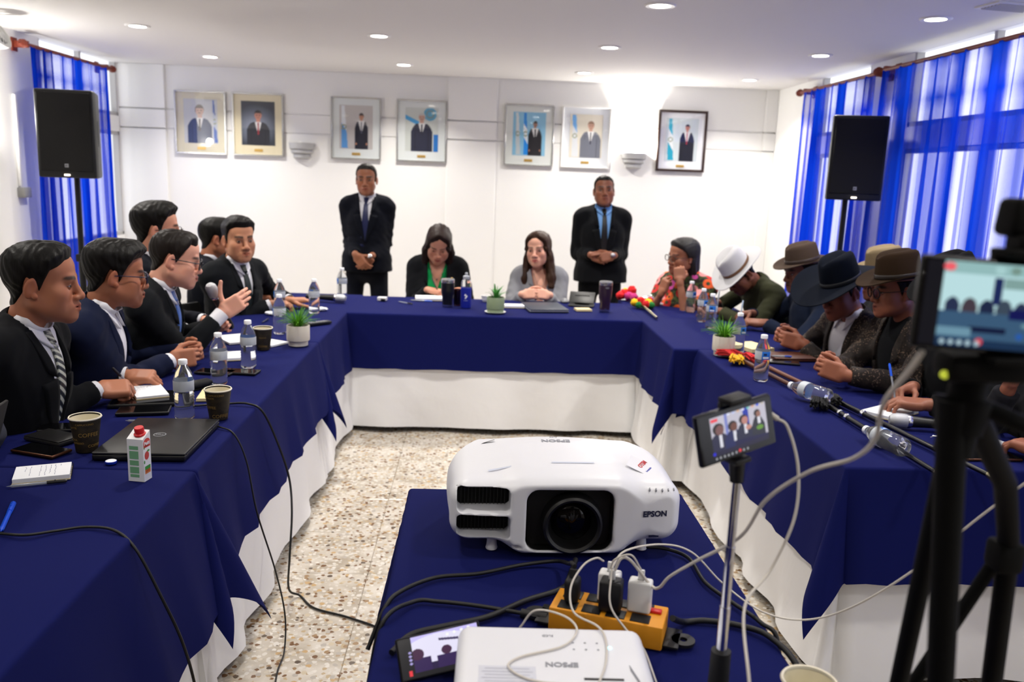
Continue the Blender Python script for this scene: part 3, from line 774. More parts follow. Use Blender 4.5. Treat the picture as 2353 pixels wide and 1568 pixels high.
def glasses_parts(parent, T, col=(20, 20, 24), w=.050, h=.036, round_=.5, thick=.0028):
    mg = mat('spectacle_frame_%d_%d_%d' % col, srgb(*col), .3)
    b = MB(); lens = []
    for s in (-1, 1):
        pts = []; k = 28; ex = 2/(round_+1e-3) if round_ < 1 else 2
        for i in range(k+1):
            a = 2*math.pi*i/k; ca, sa = math.cos(a), math.sin(a); e_ = 2/ex
            x = w/2*math.copysign(abs(ca)**e_, ca); z = h/2*math.copysign(abs(sa)**e_, sa)
            pts.append((s*.034+x, .112-.12*x*x*8-abs(s*.034+x)*.12, -.001+z))
        b.tube(pts, thick, 6, False); lens.append(pts[:-1])
        b.tube([(s*(.034+w/2-.001), .105, .008), (s*.074, .09, .008), (s*.080, .02, .008), (s*.081, -.016, .006), (s*.080, -.032, -.014)], .0019, 6)
    b.tube([(-.010, .112, .004), (0, .1175, .007), (.010, .112, .004)], .0018, 6)
    me = b.mesh('glasses', 60); me.transform(T); o = link('glasses', me, mg, parent)
    for p in lens:
        q = MB(); q.poly(p); me = q.mesh('lens'); me.transform(T); link('lens', me, M_lens, o)
    return o
POSES = {
 'flat': dict(f=[(12, 14, 8)]*4, th=[(.75, .6, -.25), (.4, .9, -.2), (.25, .95, -.15)]),
 'curl': dict(f=[(40, 55, 30), (46, 58, 32), (50, 60, 32), (54, 62, 32)], th=[(.6, .65, -.45), (.2, .9, -.35), (.0, .95, -.3)]),
 'relaxed': dict(f=[(28, 35, 18), (32, 38, 20), (36, 40, 22), (38, 42, 22)], th=[(.7, .6, -.4), (.3, .9, -.3), (.15, .95, -.25)]),
 'fist': dict(f=[(72, 96, 60)]*4, th=[(.55, .55, -.63), (-.15, .75, -.65), (-.6, .5, -.6)]),
 'grip': dict(f=[(62, 78, 45), (64, 80, 45), (66, 80, 45), (66, 80, 45)], th=[(.55, .5, -.68), (0, .7, -.7), (-.45, .6, -.65)]),
 'pinch': dict(f=[(56, 66, 26), (62, 74, 34), (68, 82, 40), (70, 86, 42)], th=[(.5, .65, -.58), (.1, .8, -.6), (-.1, .85, -.5)]),
 'open': dict(f=[(22, 20, 8), (26, 22, 10), (32, 24, 10), (38, 26, 12)], th=[(.95, .3, .05), (.85, .52, .1), (.75, .66, .1)]),
 'clasp': dict(f=[(48, 62, 26), (50, 64, 28), (52, 64, 28), (54, 62, 28)], th=[(.62, .7, -.3), (.2, .95, -.2), (-.05, .98, -.2)]),
 'point': dict(f=[(8, 10, 5), (60, 80, 40), (66, 84, 40), (68, 84, 40)], th=[(.6, .6, -.5), (.2, .85, -.45), (0, .9, -.4)]),
}
def hand_mesh(pose, side, W, d, n, elbow, h, skin, fore=.12, sc=1.0, frad=.027):
    """side +1 right, -1 left. W wrist, d finger direction, n palm-facing direction (world). returns verts(world), faces, colours"""
    ps = POSES[pose]; tx = -1 if side > 0 else 1
    y = norm(d); zb = -np.asarray(n, float); zb = norm(zb-y*(zb@y)); x = np.cross(y, zb)
    R = np.stack([x, y, zb], 1)                       # local->world
    el = R.T @ (np.asarray(elbow)-np.asarray(W))/sc
    el = norm(el)*min(np.linalg.norm(el), fore/sc)
    pts = []; segs = []
    bases = [(.0285, .092), (.0095, .096), (-.0105, .091), (-.0290, .082)]; lens = [.072, .080, .074, .058]; rad = [.0086, .0089, .0084, .0074]
    for (bx_, by_), L, r, (a1, a2, a3) in zip(bases, lens, rad, ps['f']):
        p = np.array([tx*bx_, by_, 0.0]); ang = 0; spread = tx*bx_*.9
        q0 = p-np.array([0, .03, 0]); segs.append((q0, p, r*1.05, r*1.08))
        for k, (a, fr_) in enumerate(zip((a1, a2, a3), (.45, .31, .24))):
            ang += math.radians(a); dv = np.array([spread*(1 if ang < 1 else .2), math.cos(ang), -math.sin(ang)]); dv = norm(dv)
            q = p+dv*L*fr_; segs.append((p, q, r*(1.08-.1*k), r*(.99-.1*k))); p = q
    p = np.array([tx*.024, .020, -.006])
    for k, (dv, L, r) in enumerate(zip(ps['th'], (.046, .036, .027), (.0135, .0108, .0098))):
        dv = norm((tx*dv[0], dv[1], dv[2])); q = p+dv*L; segs.append((p, q, r, r*.86)); p = q
    allp = np.array([s_[0] for s_ in segs]+[s_[1] for s_ in segs]+[el])
    F = Field(allp.min(0)-.036, allp.max(0)+.036, h)
    F.add(rbox((0, .050, 0), (.0405, .048, .0145), .0135))
    F.add(ell((tx*.022, .036, -.012), (.018, .030, .013)), .012); F.add(ell((-tx*.024, .040, -.010), (.014, .034, .012)), .012)
    F.add(cap((-.010, .012, 0), (-.006, -.02, 0), .0175), .015); F.add(cap((.010, .012, 0), (.006, -.02, 0), .0175), .015)
    F.add(cap((0, -.01, 0), el, .0215, frad), .015)
    for a, b, ra, rb in segs: F.add(cap(a, b, ra, rb), .0035)
    P, Q = F.nets(); base = np.array(srgb(*skin)); c = np.tile(base, (len(P), 1))
    w = np.clip((P[:, 2]+.012)/-.02, 0, 1)*.25; c = c*(1-w[:, None])+(base*np.array([1.12, .92, .86]))*w[:, None]
    return (P*sc) @ R.T+np.asarray(W), Q, c
def ik(S, Wp, l1, l2, pole):
    S, Wp = np.asarray(S, float), np.asarray(Wp, float); d = Wp-S; D = np.linalg.norm(d)
    if D > (l1+l2)*.995: k = D/((l1+l2)*.995); l1 *= k; l2 *= k
    a = (l1*l1-l2*l2+D*D)/(2*D); hgt = math.sqrt(max(l1*l1-a*a, 1e-6)); u = d/D
    p = np.asarray(pole, float); p = norm(p-u*(p@u)); return S+u*a+p*hgt
def grid_patch(us, vs_, XY, hm, off, thick):
    """patch on the torso front: XY(u,v)->x,z ; hm(x,z)->y"""
    U, V = np.meshgrid(us, vs_, indexing='ij'); x, z = XY(U, V); y = hm(x, z)+off
    nu, nv = U.shape
    A = np.stack([x, y, z], -1).reshape(-1, 3); B = A-np.array([0, thick, 0]); v = np.concatenate([A, B])
    i = np.arange((nu-1)*(nv-1)); a = (i//(nv-1))*nv+i % (nv-1); n_ = nu*nv
    f = [np.stack([a, a+nv, a+nv+1, a+1], -1)]
    rim = list(range(nv))+[k*nv+nv-1 for k in range(1, nu)]+[(nu-1)*nv+k for k in range(nv-2, -1, -1)]+[k*nv for k in range(nu-2, 0, -1)]
    r1 = np.array(rim); r2 = np.roll(r1, -1); f.append(np.stack([r1, r2, r2+n_, r1+n_], -1))
    return v, np.concatenate(f)
CLOTH = {}
def fabric(name, col, rough=.85, sheen=.12, bump=.25, scale=900):
    if name in CLOTH: return CLOTH[name]
    CLOTH[name] = add_bump(mat(name, srgb(*col), rough, sheen=sheen*.25, spec=.08), scale, bump, .0005, detail=2); return CLOTH[name]
def hair_mat(col):
    k = 'hair_%d_%d_%d' % col
    if k in MATS: return MATS[k]
    m_ = mat(k, tuple(q*.75 for q in srgb(*col)), .5, spec=.22)
    return add_bump(m_, 120, .55, .002, 'noise', 3, stretch=(1.2, 1.2, .25))
M_chair = mat('chair_black', srgb(14, 14, 15), .6); M_shoe = mat('black_leather', srgb(12, 12, 12), .3)
M_skin = mat('skin', rough=.48, spec=.4, vcol=True, sss=.12)
def chair(x, y, yaw, hz, lab):
    e = empty('chair', (x, y, 0), math.radians(yaw), lab, 'chair', 'black chairs of the seated people')
    MB().box((0, .02, hz-.03), (.44, .44, .05), bev=.015).build('seat', M_chair, e)
    MB().box((0, -.225, hz+.27), (.42, .03, .30), Matrix.Rotation(math.radians(8), 3, 'X'), bev=.012).build('backrest', M_chair, e)
    for sx in (-1, 1):
        MB().tube([(sx*.2, .2, 0), (sx*.19, .2, hz-.05)], .011, 8).build('leg', M_leg, e)
        MB().tube([(sx*.2, -.24, 0), (sx*.19, -.2, hz-.05), (sx*.18, -.22, hz+.2)], .011, 8).build('leg', M_leg, e)
def person(label, head, hyaw, hpitch, hroll, byaw, lean, skin, fit, hair, hands, near=1, stand=False, w=1.0, tl=1.0, sp=None, glasses=None, hat=None, hs=1.0, look=(0, 0), eyeopen=1.0, tall=1.0, chairlab=None, spine=0):
    sp = dict(sp or {}); head = np.asarray(head, float)
    Rh = frame(hyaw, hpitch, hroll); Rt = frame(byaw, lean, 0)
    fem = sp.get('fem', 0)
    neckp = head+Rh @ (np.array([0, -.032, -.118])*hs)       # base of skull/neck in head
    nb = neckp+Rt @ np.array([0, -.022, -.026])              # neck base on torso
    nz = .600*tl                                            # height of neck base above hip in torso frame
    hip = nb-Rt @ np.array([0, -.022, nz])
    base = np.array([hip[0], hip[1], 0.0])
    toW = lambda p: (Rt @ np.asarray(p, float))+hip
    toL = lambda p: Rt.T @ (np.asarray(p, float)-hip)
    off = -base
    body = bpy.data.objects.new('person', bpy.data.meshes.new('person')); COL.objects.link(body); body.location = tuple(base)
    tag(body, label, 'person')
    # ---- head
    hh = [.006, .0044, .0031][near]
    nbl = Rh.T @ (nb+Rt @ np.array([0, .0, -.03])-head)/hs
    if hair.get('long'): sp['ext'] = 1
    if hat: hair = dict(hair, capped=1)
    F, noear = head_field(hh, nbl, sp)
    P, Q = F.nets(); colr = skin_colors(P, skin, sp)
    Th = np.eye(4); Th[:3, :3] = Rh*hs; Th[:3, 3] = head+off; TH = Matrix(Th.tolist())
    Vs, Fs, Cs = [P @ (Rh.T*hs)+head+off], [Q], [colr]; nvert = len(P)
    # ---- arms
    slv = fit.get('sleeve', 1.0); arms = []
    for side in (1, -1):
        S = toW((side*.172*w, -.012, .530*tl))
        hd = hands['R' if side > 0 else 'L']
        Wp = np.asarray(hd['w'], float); pole = Rt @ np.asarray(hd.get('pole', (side*.7, -.3, -.8)), float)
        E_ = ik(S, Wp, .285*tl*tall, .255*tl*tall, pole)
        arms.append((side, S, E_, Wp))
        if hd.get('pose'):
            fore = .13 if slv >= 1 else .24
            hv, hf, hc = hand_mesh(hd['pose'], side, Wp, hd['d'], hd['n'], E_, [.006, .0045, .0036][near], skin, fore, hd.get('sc', .93 if fem else 1.0), .027 if slv >= 1 else .036)
            Vs.append(hv+off); Fs.append(hf+nvert); Cs.append(hc); nvert += len(hv)
    CF = Field(np.min([toL(q) for a_ in arms for q in a_[1:]]+[np.zeros(3)], 0)-.12, np.max([toL(q) for a_ in arms for q in a_[1:]]+[np.array([0, 0, nz])], 0)+.12, .024)
    CF.add(cap((0, -.01, .06), (0, -.01, .45*tl), .085, .09)); CF.add(cap((0, -.025, .45*tl), (0, -.028, nz-.03), .06, .045), .03)
    for side, S, E_, Wp in arms: CF.add(cap((0, -.015, .50*tl), toL(S), .045, .035), .03); CF.add(cap(toL(S), toL(E_), .035, .03), .02); CF.add(cap(toL(E_), toL(Wp), .03, .018), .02)
    cv, cf = CF.nets(); Vs.append(cv @ Rt.T+hip+off); Fs.append(cf+nvert); Cs.append(np.tile(srgb(*skin), (len(cv), 1))); nvert += len(cv)
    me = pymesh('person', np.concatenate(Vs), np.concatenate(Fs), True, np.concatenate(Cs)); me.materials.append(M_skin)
    body.data = me
    # ---- eyes, hair, glasses, hat
    eye_parts(body, TH, skin, look, eyeopen)
    hm_ = hair_mat(hair['col'])
    if hair.get('style', 'short') != 'none':
        H = hair_field(F, noear, hair)
        P2, Q2 = H.nets()
        gi = np.clip(np.rint((P2-F.o)/F.h).astype(int), 0, np.array(F.V.shape)-1); buried = noear[gi[:, 0], gi[:, 1], gi[:, 2]] < -.0035
        Q2 = Q2[~buried[Q2].all(1)]; use = np.unique(Q2); mp_ = np.full(len(P2), -1); mp_[use] = np.arange(len(use)); P2 = P2[use]; Q2 = mp_[Q2]
        P2 = relax(P2, Q2, 2)
        if len(P2): link('hair', pymesh('hair', P2 @ (Rh.T*hs)+head+off, Q2), hm_, body)
    if glasses: glasses_parts(body, TH, **glasses)
    if hat: hat_parts(hat, body, Th)
    # ---- torso
    ht = [.0115, .0092, .0074][near]
    pl = [toL(q) for a_ in arms for q in a_[1:]]
    lo = np.minimum(np.min(pl, 0)-.085, (-.26*w, -.24, -.16 if stand else -.10)); hi = np.maximum(np.max(pl, 0)+.085, (.26*w, .22, nz+.10))
    T = Field(lo, hi, ht); bl = fit.get('belly', 0)
    T.add(ell((0, .004, .40*tl), (.162*w, .112*(.5+.5*w), .20*tl)))
    T.add(ell((0, .012+bl*.5, .17*tl), (.152*w+bl*.4, .115+bl, .21*tl)), .06)
    T.add(ell((0, -.004, .02), (.168*w, .125, .14)), .06)
    T.add(cap((-.138*w, -.014, .546*tl), (.138*w, -.014, .546*tl), .050), .04)
    for s in (-1, 1):
        T.add(cap((0, -.032, .608*tl), (s*.140*w, -.016, .566*tl), .043, .036), .045)
        if fem: T.add(ell((s*.072, .088, .385*tl), (.066, .052, .062)), .045)
    if stand: T.add(rbox((0, .0, .06), (.185*w, .125, .16), .10), .05)
    FT = T.copy()
    # front height map from torso only
    ys = FT.ax[1]; ins = FT.V < 0; last = np.where(ins.any(1), FT.V.shape[1]-1-np.argmax(ins[:, ::-1, :], 1), 0)
    ii, kk = np.meshgrid(np.arange(FT.V.shape[0]), np.arange(FT.V.shape[2]), indexing='ij')
    v0 = FT.V[ii, last, kk]; v1 = FT.V[ii, np.minimum(last+1, FT.V.shape[1]-1), kk]
    HM = ys[last]+ht*np.clip(v0/(v0-v1+1e-9), 0, 1)
    def hm(x, z):
        fx = np.clip((x-FT.o[0])/ht, 0, HM.shape[0]-1.001); fz = np.clip((z-FT.o[2])/ht, 0, HM.shape[1]-1.001)
        i, k = fx.astype(int), fz.astype(int); a, b = fx-i, fz-k
        return HM[i, k]*(1-a)*(1-b)+HM[i+1, k]*a*(1-b)+HM[i, k+1]*(1-a)*b+HM[i+1, k+1]*a*b
    def place(name, v, f, m_, parent=body):
        return link(name, pymesh(name, v @ Rt.T+hip+off, f), m_, parent)
    typ = fit.get('type', 'suit'); jt = fit.get('thick', .013)
    J = FT.copy(); J.V -= jt
    zc = nz
    vb, vw, vtop = fit.get('vbot', .27)*tl, fit.get('vw', .062), zc+.02
    openb = fit.get('openb', 0.0)
    if typ in ('suit', 'jacket'):
        x, y, z = J.xyz(); wz = np.where(z > vb, openb+(vw-openb)*np.clip((z-vb)/(vtop-vb), 0, 1), openb if openb > 0 else -1)
        vc = np.where(y > .0, (wz-np.abs(x)), -1.0)
        J.V = np.maximum(J.V, np.minimum(vc, .02).astype(np.float32)*.9)
    up, lowr, wr = fit.get('arm', (.058, .053, .042))
    if typ == 'blouse': up, lowr, wr = .062, .056, .05
    for side, S, E_, Wp in arms:
        s_, e_, w_ = toL(S), toL(E_), toL(Wp)
        J.add(cap(s_, e_, up, lowr), .035)
        if slv >= 1:
            dd = norm(w_-e_); end = w_-dd*fit.get('cuffgap', .022)
            f_, lo_, hi_ = cap(e_, end, lowr, wr)
            def g(x, y, z, f_=f_, end=end, dd=dd): return np.maximum(f_(x, y, z), (x-end[0])*dd[0]+(y-end[1])*dd[1]+(z-end[2])*dd[2])
            J.add((g, lo_, hi_), .02)
        else:
            dd = norm(e_-s_); end = s_+(e_-s_)*slv
            x, y, z = J.xyz(); pl_ = (x-end[0])*dd[0]+(y-end[1])*dd[1]+(z-end[2])*dd[2]; near_ = np.sqrt((x-end[0])**2+(y-end[1])**2+(z-end[2])**2) < .2
            J.V = np.where(near_ & (np.abs((x-s_[0])) >= 0) & (side*x > .14*w), np.maximum(J.V, pl_), J.V)
    x, y, z = J.xyz()
    rs = np.random.RandomState(int(abs(head[0]*1000+head[1]*77)) % 9999)
    wr_ = 0
    for k in range(5):
        kv = rs.randn(3); kv = kv/np.linalg.norm(kv)*(55+25*k); wr_ = wr_+np.sin(kv[0]*x+kv[1]*y+kv[2]*z+rs.rand()*6)
    armz = 0
    for side, S, E_, Wp in arms:
        e_ = toL(E_); armz = armz+np.exp(-((x-e_[0])**2+(y-e_[1])**2+(z-e_[2])**2)/.012)
    J.V += ((.0006+.0022*np.clip(armz, 0, 1))*wr_).astype(np.float32)
    if stand or fit.get('hem'):
        J.V = np.maximum(J.V, (fit.get('hem', -.13)-z).astype(np.float32))
    nl = toL(neckp)
    if typ != 'crew': J.cut(cap((0, -.03, zc-.03), nl+np.array([0, .01, .05]), .066 if not fem else .057), .008)
    else: J.cut(cap((0, -.02, zc+.01), nl+np.array([0, .01, .05]), .058), .006)
    P3, Q3 = J.nets(); P3 = relax(P3, Q3, 4); jm = fit['mat']
    place(fit.get('outer', 'suit_jacket'), P3, Q3, jm)
    # shirt
    if fit.get('shirt'):
        Sh = FT.copy(); x, y, z = Sh.xyz()
        Sh.V = np.maximum(Sh.V-.002, np.maximum(np.abs(x)-.11, np.maximum(-.01-y, (vb-.06 if openb == 0 else 0)-z))).astype(np.float32)
        if fit.get('collar', 1):
            Sh.cut(cap((0, -.03, zc-.02), nl, .053), .0)
        if fit.get('vneck'):   # open neck: bare chest shows
            wz = fit['vneck'][0]*np.clip((z-fit['vneck'][1])/(zc-fit['vneck'][1]), 0, 1); Sh.V = np.maximum(Sh.V, np.where((y > 0) & (z > fit['vneck'][1]), np.minimum(wz-np.abs(x), .02), -1)).astype(np.float32)
        P4, Q4 = Sh.nets(); P4 = relax(P4, Q4, 4); place('shirt', P4, Q4, fit['shirt'])
        if fit.get('collar', 1):
            na = 44; gap = .55 if fit.get('opencollar') else .06; v, f = [], []; ax_ = (nl-np.array([0, -.028, zc])); ax_ = ax_/max(ax_[2], .02)
            for rad in (.0625, .0585):
                for k in range(5):
                    for i in range(na):
                        a_ = math.pi/2+gap+(2*math.pi-2*gap)*i/(na-1); fr_ = max(0, math.sin(a_)); zt_ = .052-.032*fr_; zz = -.03+(zt_+.03)*k/4
                        rr_ = rad+.004*(k/4)*(1 if not fit.get('opencollar') else 1+2*fr_); v.append((rr_*math.cos(a_)+ax_[0]*max(zz, 0)*.8, -.026+rr_*1.04*math.sin(a_)+ax_[1]*max(zz, 0)*.8, zc+zz))
            for l_ in range(2):
                for k in range(4):
                    for i in range(na-1): q = l_*5*na+k*na+i; f.append((q, q+1, q+na+1, q+na))
            for i in range(na-1): q = 4*na+i; f.append((q, q+1, q+5*na+1, q+5*na))
            for k in range(4):
                for i in (0, na-1): q = k*na+i; f.append((q, q+na, q+6*na, q+5*na))
            place('shirt_collar', np.array(v), f, fit['shirt'])
        if fit.get('collar', 1) and typ == 'suit':
            for s in (-1, 1):   # collar leaves
                if fit.get('opencollar'): XY = lambda U, V, s=s: (s*(.022+.046*U+.012*V*(1-U)), zc+.026-.012*(1-U)-V*(.052*(1-U)+.016*U))
                else: XY = lambda U, V, s=s: (s*(.006+.054*U+.006*V), zc+.018+.012*U-V*(.050*(1-.55*U)+.01))
                v, f = grid_patch(np.linspace(0, 1, 7), np.linspace(0, 1, 6), XY, hm, .017, .012); place('collar_leaf', v, f, fit['shirt'])
    if fit.get('chest'):   # bare upper chest under an open neck
        C = FT.copy(); x, y, z = C.xyz(); C.V = np.maximum(C.V+.004, np.maximum(np.abs(x)-.10, np.maximum(-.02-y, fit['chest']*tl-z))).astype(np.float32)
        P4, Q4 = C.nets(); v4 = P4 @ Rt.T+hip+off
        bm2 = pymesh('person', np.concatenate(Vs+[v4]), np.concatenate(Fs+[Q4+nvert]), True, np.concatenate(Cs+[np.tile(srgb(*skin), (len(v4), 1))])); bm2.materials.append(M_skin); body.data = bm2
    if fit.get('tie'):
        zt = zc-.004; zb_ = (vb if openb == 0 else .02)-.03
        XY = lambda U, V: ((V-.5)*2*(.020-.005*U), zt+.014-.036*U)
        v, f = grid_patch(np.linspace(0, 1, 5), np.linspace(0, 1, 6), XY, hm, .021, .016); t_ = place('tie', v, f, fit['tie'])
        XY = lambda U, V: ((V-.5)*2*(.0145+.026*U), zt-.018+(zb_-zt+.018)*U)
        v, f = grid_patch(np.linspace(0, 1, 22), np.linspace(0, 1, 8), XY, hm, .0125, .006); link('tie_blade', pymesh('tie_blade', v @ Rt.T+hip+off, f), fit['tie'], t_)
    if typ == 'suit' and fit.get('lapel', 1):
        lwid = fit.get('lapw', .052)
        for s in (-1, 1):
            def edge(z_): return openb+(vw-openb)*np.clip((z_-vb)/(vtop-vb), 0, 1)
            zn = vb+(zc-.02-vb)*.70
            def XY(U, V, s=s):     # lower lapel : from bottom to notch
                z_ = vb+(zn-vb)*U; xi = edge(z_)-.002; wd = lwid*np.clip(U*1.5, 0, 1)**.8*(1+.25*np.clip(U-.8, 0, 1)*4*.5)
                return s*(xi+wd*V), z_-.012*V*U
            v, f = grid_patch(np.linspace(0, 1, 14), np.linspace(0, 1, 6), XY, hm, jt+.0085, .012); place('lapel', v, f, jm)
            def XY2(U, V, s=s):    # collar part above notch
                z_ = zn+.006+(zc+.012-zn)*U; xi = edge(z_)-.002; wd = lwid*(.62+.1*U)*(1-.25*U)
                return s*(xi+wd*V), z_-.004*V+.022*V*(1-U)
            v, f = grid_patch(np.linspace(0, 1, 8), np.linspace(0, 1, 6), XY2, hm, jt+.0085, .012); place('jacket_collar', v, f, jm)
    if slv >= 1 and fit.get('cuff'):
        for side, S, E_, Wp in arms:
            dd = norm(Wp-E_); a = Wp-dd*(.04+fit.get('cuffgap', .022)); b = Wp-dd*.004+dd*fit.get('cuffout', 0)
            q = MB().tube([tuple(a+off), tuple(b+off-dd*.003), tuple(b+off)], .0325, 16, False, [.033, .0345, .0335]); q.tube([tuple(b+off), tuple(b+off-dd*.01)], .03, 16, False)
            q.build('shirt_cuff', fit['cuff'], body)
    # ---- legs
    tm = fit.get('trousers', jm); Ry = frame(byaw); hz = hip[2]
    LF = None
    if stand:
        lo = np.array([-.25, -.2, 0.03]); hi = np.array([.25, .2, hz+.16]); LF = Field(lo, hi, .017); sh = []
        for s in (-1, 1):
            LF.add(ell((0, 0, hz+.04), (.15, .11, .10)), .03); LF.add(cap((s*.092, 0, hz-.0), (s*.11, .01, hz*.52), .078*w, .064), .03); LF.add(cap((s*.11, .01, hz*.52), (s*.125, -.01, .09), .064, .055), .03); sh.append((s*.115, 0, 0))
    else:
        d = .40; lo = np.array([-.28, -.2, .05]); hi = np.array([.28, d+.12, hz+.14]); LF = Field(lo, hi, .022); sh = []
        for s in (-1, 1):
            LF.add(cap((s*.09, 0, hz+.03), (s*.115, d, hz+.02), .095, .072), .04); LF.add(cap((s*.115, d, hz+.02), (s*.12, d-.06, .1), .068, .052), .03); sh.append((s*.12, d-.05, 0))
    P5, Q5 = LF.nets(); bs = np.array([hip[0], hip[1], 0])
    link('skirt' if fit.get('skirt') else 'trousers', pymesh('trousers', P5 @ Ry.T+bs+off, Q5), tm, body)
    for q in sh:
        G = Field(np.array(q)+(-.06, -.11, 0), np.array(q)+(.06, .22, .12), .016)
        G.add(ell((q[0], q[1]+.07, .035), (.045, .125, .035))); G.add(cap((q[0], q[1], .04), (q[0], q[1]-.005, .10), .042, .045), .03); x, y, z = G.xyz(); G.V = np.maximum(G.V, (.004-z)).astype(np.float32)
        P6, Q6 = G.nets(); link('shoe', pymesh('shoe', P6 @ Ry.T+bs+off, Q6), M_shoe, body)
    if chairlab: chair(hip[0], hip[1], byaw, max(hz-.10, .36), chairlab)
    ctx = dict(body=body, Rt=Rt, hip=hip, off=off, hm=hm, zc=zc, TH=TH, toW=toW, arms=arms, jt=jt)
    return ctx
# ------------------------------------------------------------------ the people of the scene
M_shirtw = fabric('white_shirt_cotton', (226, 226, 232), .8, .05, .15)
M_shirtb = fabric('light_blue_shirt_cotton', (120, 168, 226), .8, .05, .15)
M_black = mat('black_plastic'); 
S_black = fabric('black_suit_wool', (17, 18, 21)); S_char = fabric('charcoal_suit_wool', (23, 25, 28)); S_navy = fabric('navy_suit_wool', (20, 26, 50))
S_ink = fabric('ink_suit_wool', (14, 16, 24)); S_grey = fabric('grey_tweed_wool', (132, 133, 138), .9, .2, .5, 500)
S_olive = fabric('olive_jacket_cloth', (58, 60, 42)); S_dkblue = fabric('dark_blue_jacket_cloth', (22, 30, 48)); S_gry2 = fabric('grey_sleeve_cloth', (62, 64, 74))
S_dkgrey = fabric('dark_grey_knit', (34, 34, 38), .9, .2, .6, 300); S_green = fabric('green_blouse_silk', (10, 128, 66), .45, .1, .1)
S_fleck = mat('flecked_brown_jacket', srgb(34, 26, 22), .85)
def fleck(m):
    n, l, b = nodes(m); tc = n.new('ShaderNodeTexCoord'); v = n.new('ShaderNodeTexVoronoi'); v.inputs['Scale'].default_value = 210
    l.new(tc.outputs['Object'], v.inputs['Vector']); sp_ = n.new('ShaderNodeSeparateColor'); l.new(v.outputs['Color'], sp_.inputs[0])
    nz = n.new('ShaderNodeTexNoise'); nz.inputs['Scale'].default_value = 9; l.new(tc.outputs['Object'], nz.inputs['Vector'])
    ad = n.new('ShaderNodeMath'); ad.operation = 'ADD'; l.new(sp_.outputs[0], ad.inputs[0]); l.new(nz.outputs['Fac'], ad.inputs[1])
    r = n.new('ShaderNodeValToRGB'); r.color_ramp.interpolation = 'CONSTANT'; e = r.color_ramp.elements
    e[0].color = (*srgb(28, 22, 19), 1); e[1].position = .60; e[1].color = (*srgb(38, 29, 24), 1)
    q = e.new(.965); q.color = (*srgb(104, 86, 72), 1)
    mu = n.new('ShaderNodeMath'); mu.operation = 'MULTIPLY'; mu.inputs[1].default_value = .68; l.new(ad.outputs[0], mu.inputs[0]); l.new(mu.outputs[0], r.inputs[0]); l.new(r.outputs[0], b.inputs['Base Color'])
fleck(S_fleck)
S_floral = mat('floral_huipil_cloth', (.5, .1, .1), .8)
def floral(m):
    n, l, b = nodes(m); tc = n.new('ShaderNodeTexCoord'); v = n.new('ShaderNodeTexVoronoi'); v.inputs['Scale'].default_value = 15
    l.new(tc.outputs['Object'], v.inputs['Vector']); sp_ = n.new('ShaderNodeSeparateColor'); l.new(v.outputs['Color'], sp_.inputs[0])
    r = n.new('ShaderNodeValToRGB'); r.color_ramp.interpolation = 'CONSTANT'; e = r.color_ramp.elements
    cs = [(226, 96, 30), (200, 40, 40), (228, 110, 40), (196, 70, 150), (236, 150, 150), (232, 90, 36)]
    for i, c in enumerate(cs):
        q = e[0] if i == 0 else (e[1] if i == 1 else e.new(i/len(cs))); q.position = i/len(cs); q.color = (*srgb(*c), 1)
    l.new(sp_.outputs[0], r.inputs[0])
    r2 = n.new('ShaderNodeValToRGB'); e = r2.color_ramp.elements; e[0].position = .18; e[0].color = (0, 0, 0, 1); e[1].position = .22; e[1].color = (1, 1, 1, 1)
    e2 = e.new(.50); e2.color = (1, 1, 1, 1); e3 = e.new(.56); e3.color = (0, 0, 0, 1)
    l.new(v.outputs['Distance'], r2.inputs[0])
    nz = n.new('ShaderNodeTexNoise'); nz.inputs['Scale'].default_value = 40; l.new(tc.outputs['Object'], nz.inputs['Vector'])
    r3 = n.new('ShaderNodeValToRGB'); e = r3.color_ramp.elements; e[0].position = .45; e[0].color = (*srgb(40, 30, 26), 1); e[1].position = .55; e[1].color = (*srgb(66, 84, 40), 1); l.new(nz.outputs['Fac'], r3.inputs[0])
    mx = n.new('ShaderNodeMix'); mx.data_type = 'RGBA'; l.new(r2.outputs[0], mx.inputs[0]); l.new(r3.outputs[0], mx.inputs[6]); l.new(r.outputs[0], mx.inputs[7]); l.new(mx.outputs[2], b.inputs['Base Color'])
floral(S_floral)
T_stripe = mat('striped_silk_tie', srgb(60, 66, 70), .4)
def stripes(m):
    n, l, b = nodes(m); tc = n.new('ShaderNodeTexCoord'); mp = n.new('ShaderNodeMapping'); mp.inputs['Rotation'].default_value = (.6, .5, .3)
    l.new(tc.outputs['Object'], mp.inputs[0]); w_ = n.new('ShaderNodeTexWave'); w_.inputs['Scale'].default_value = 16; w_.bands_direction = 'Z'; l.new(mp.outputs[0], w_.inputs['Vector'])
    r = n.new('ShaderNodeValToRGB'); r.color_ramp.interpolation = 'CONSTANT'; e = r.color_ramp.elements
    e[0].color = (*srgb(30, 34, 40), 1); e[1].position = .3; e[1].color = (*srgb(70, 78, 84), 1); q = e.new(.62); q.color = (*srgb(186, 188, 174), 1)
    l.new(w_.outputs['Fac'], r.inputs[0]); l.new(r.outputs[0], b.inputs['Base Color'])
stripes(T_stripe)
T_blue = mat('blue_silk_tie', srgb(74, 112, 190), .4); T_dk = mat('dark_green_tie', srgb(26, 36, 34), .5); T_navy = mat('navy_tie', srgb(24, 32, 74), .45); T_blk = mat('black_tie', srgb(12, 12, 13), .5)
def V3(*a): return np.array(a, float)
def suit(m_, tie, shirt=None, **k):
    d = dict(type='suit', mat=m_, shirt=shirt or M_shirtw, tie=tie, cuff=shirt or M_shirtw); d.update(k); return d
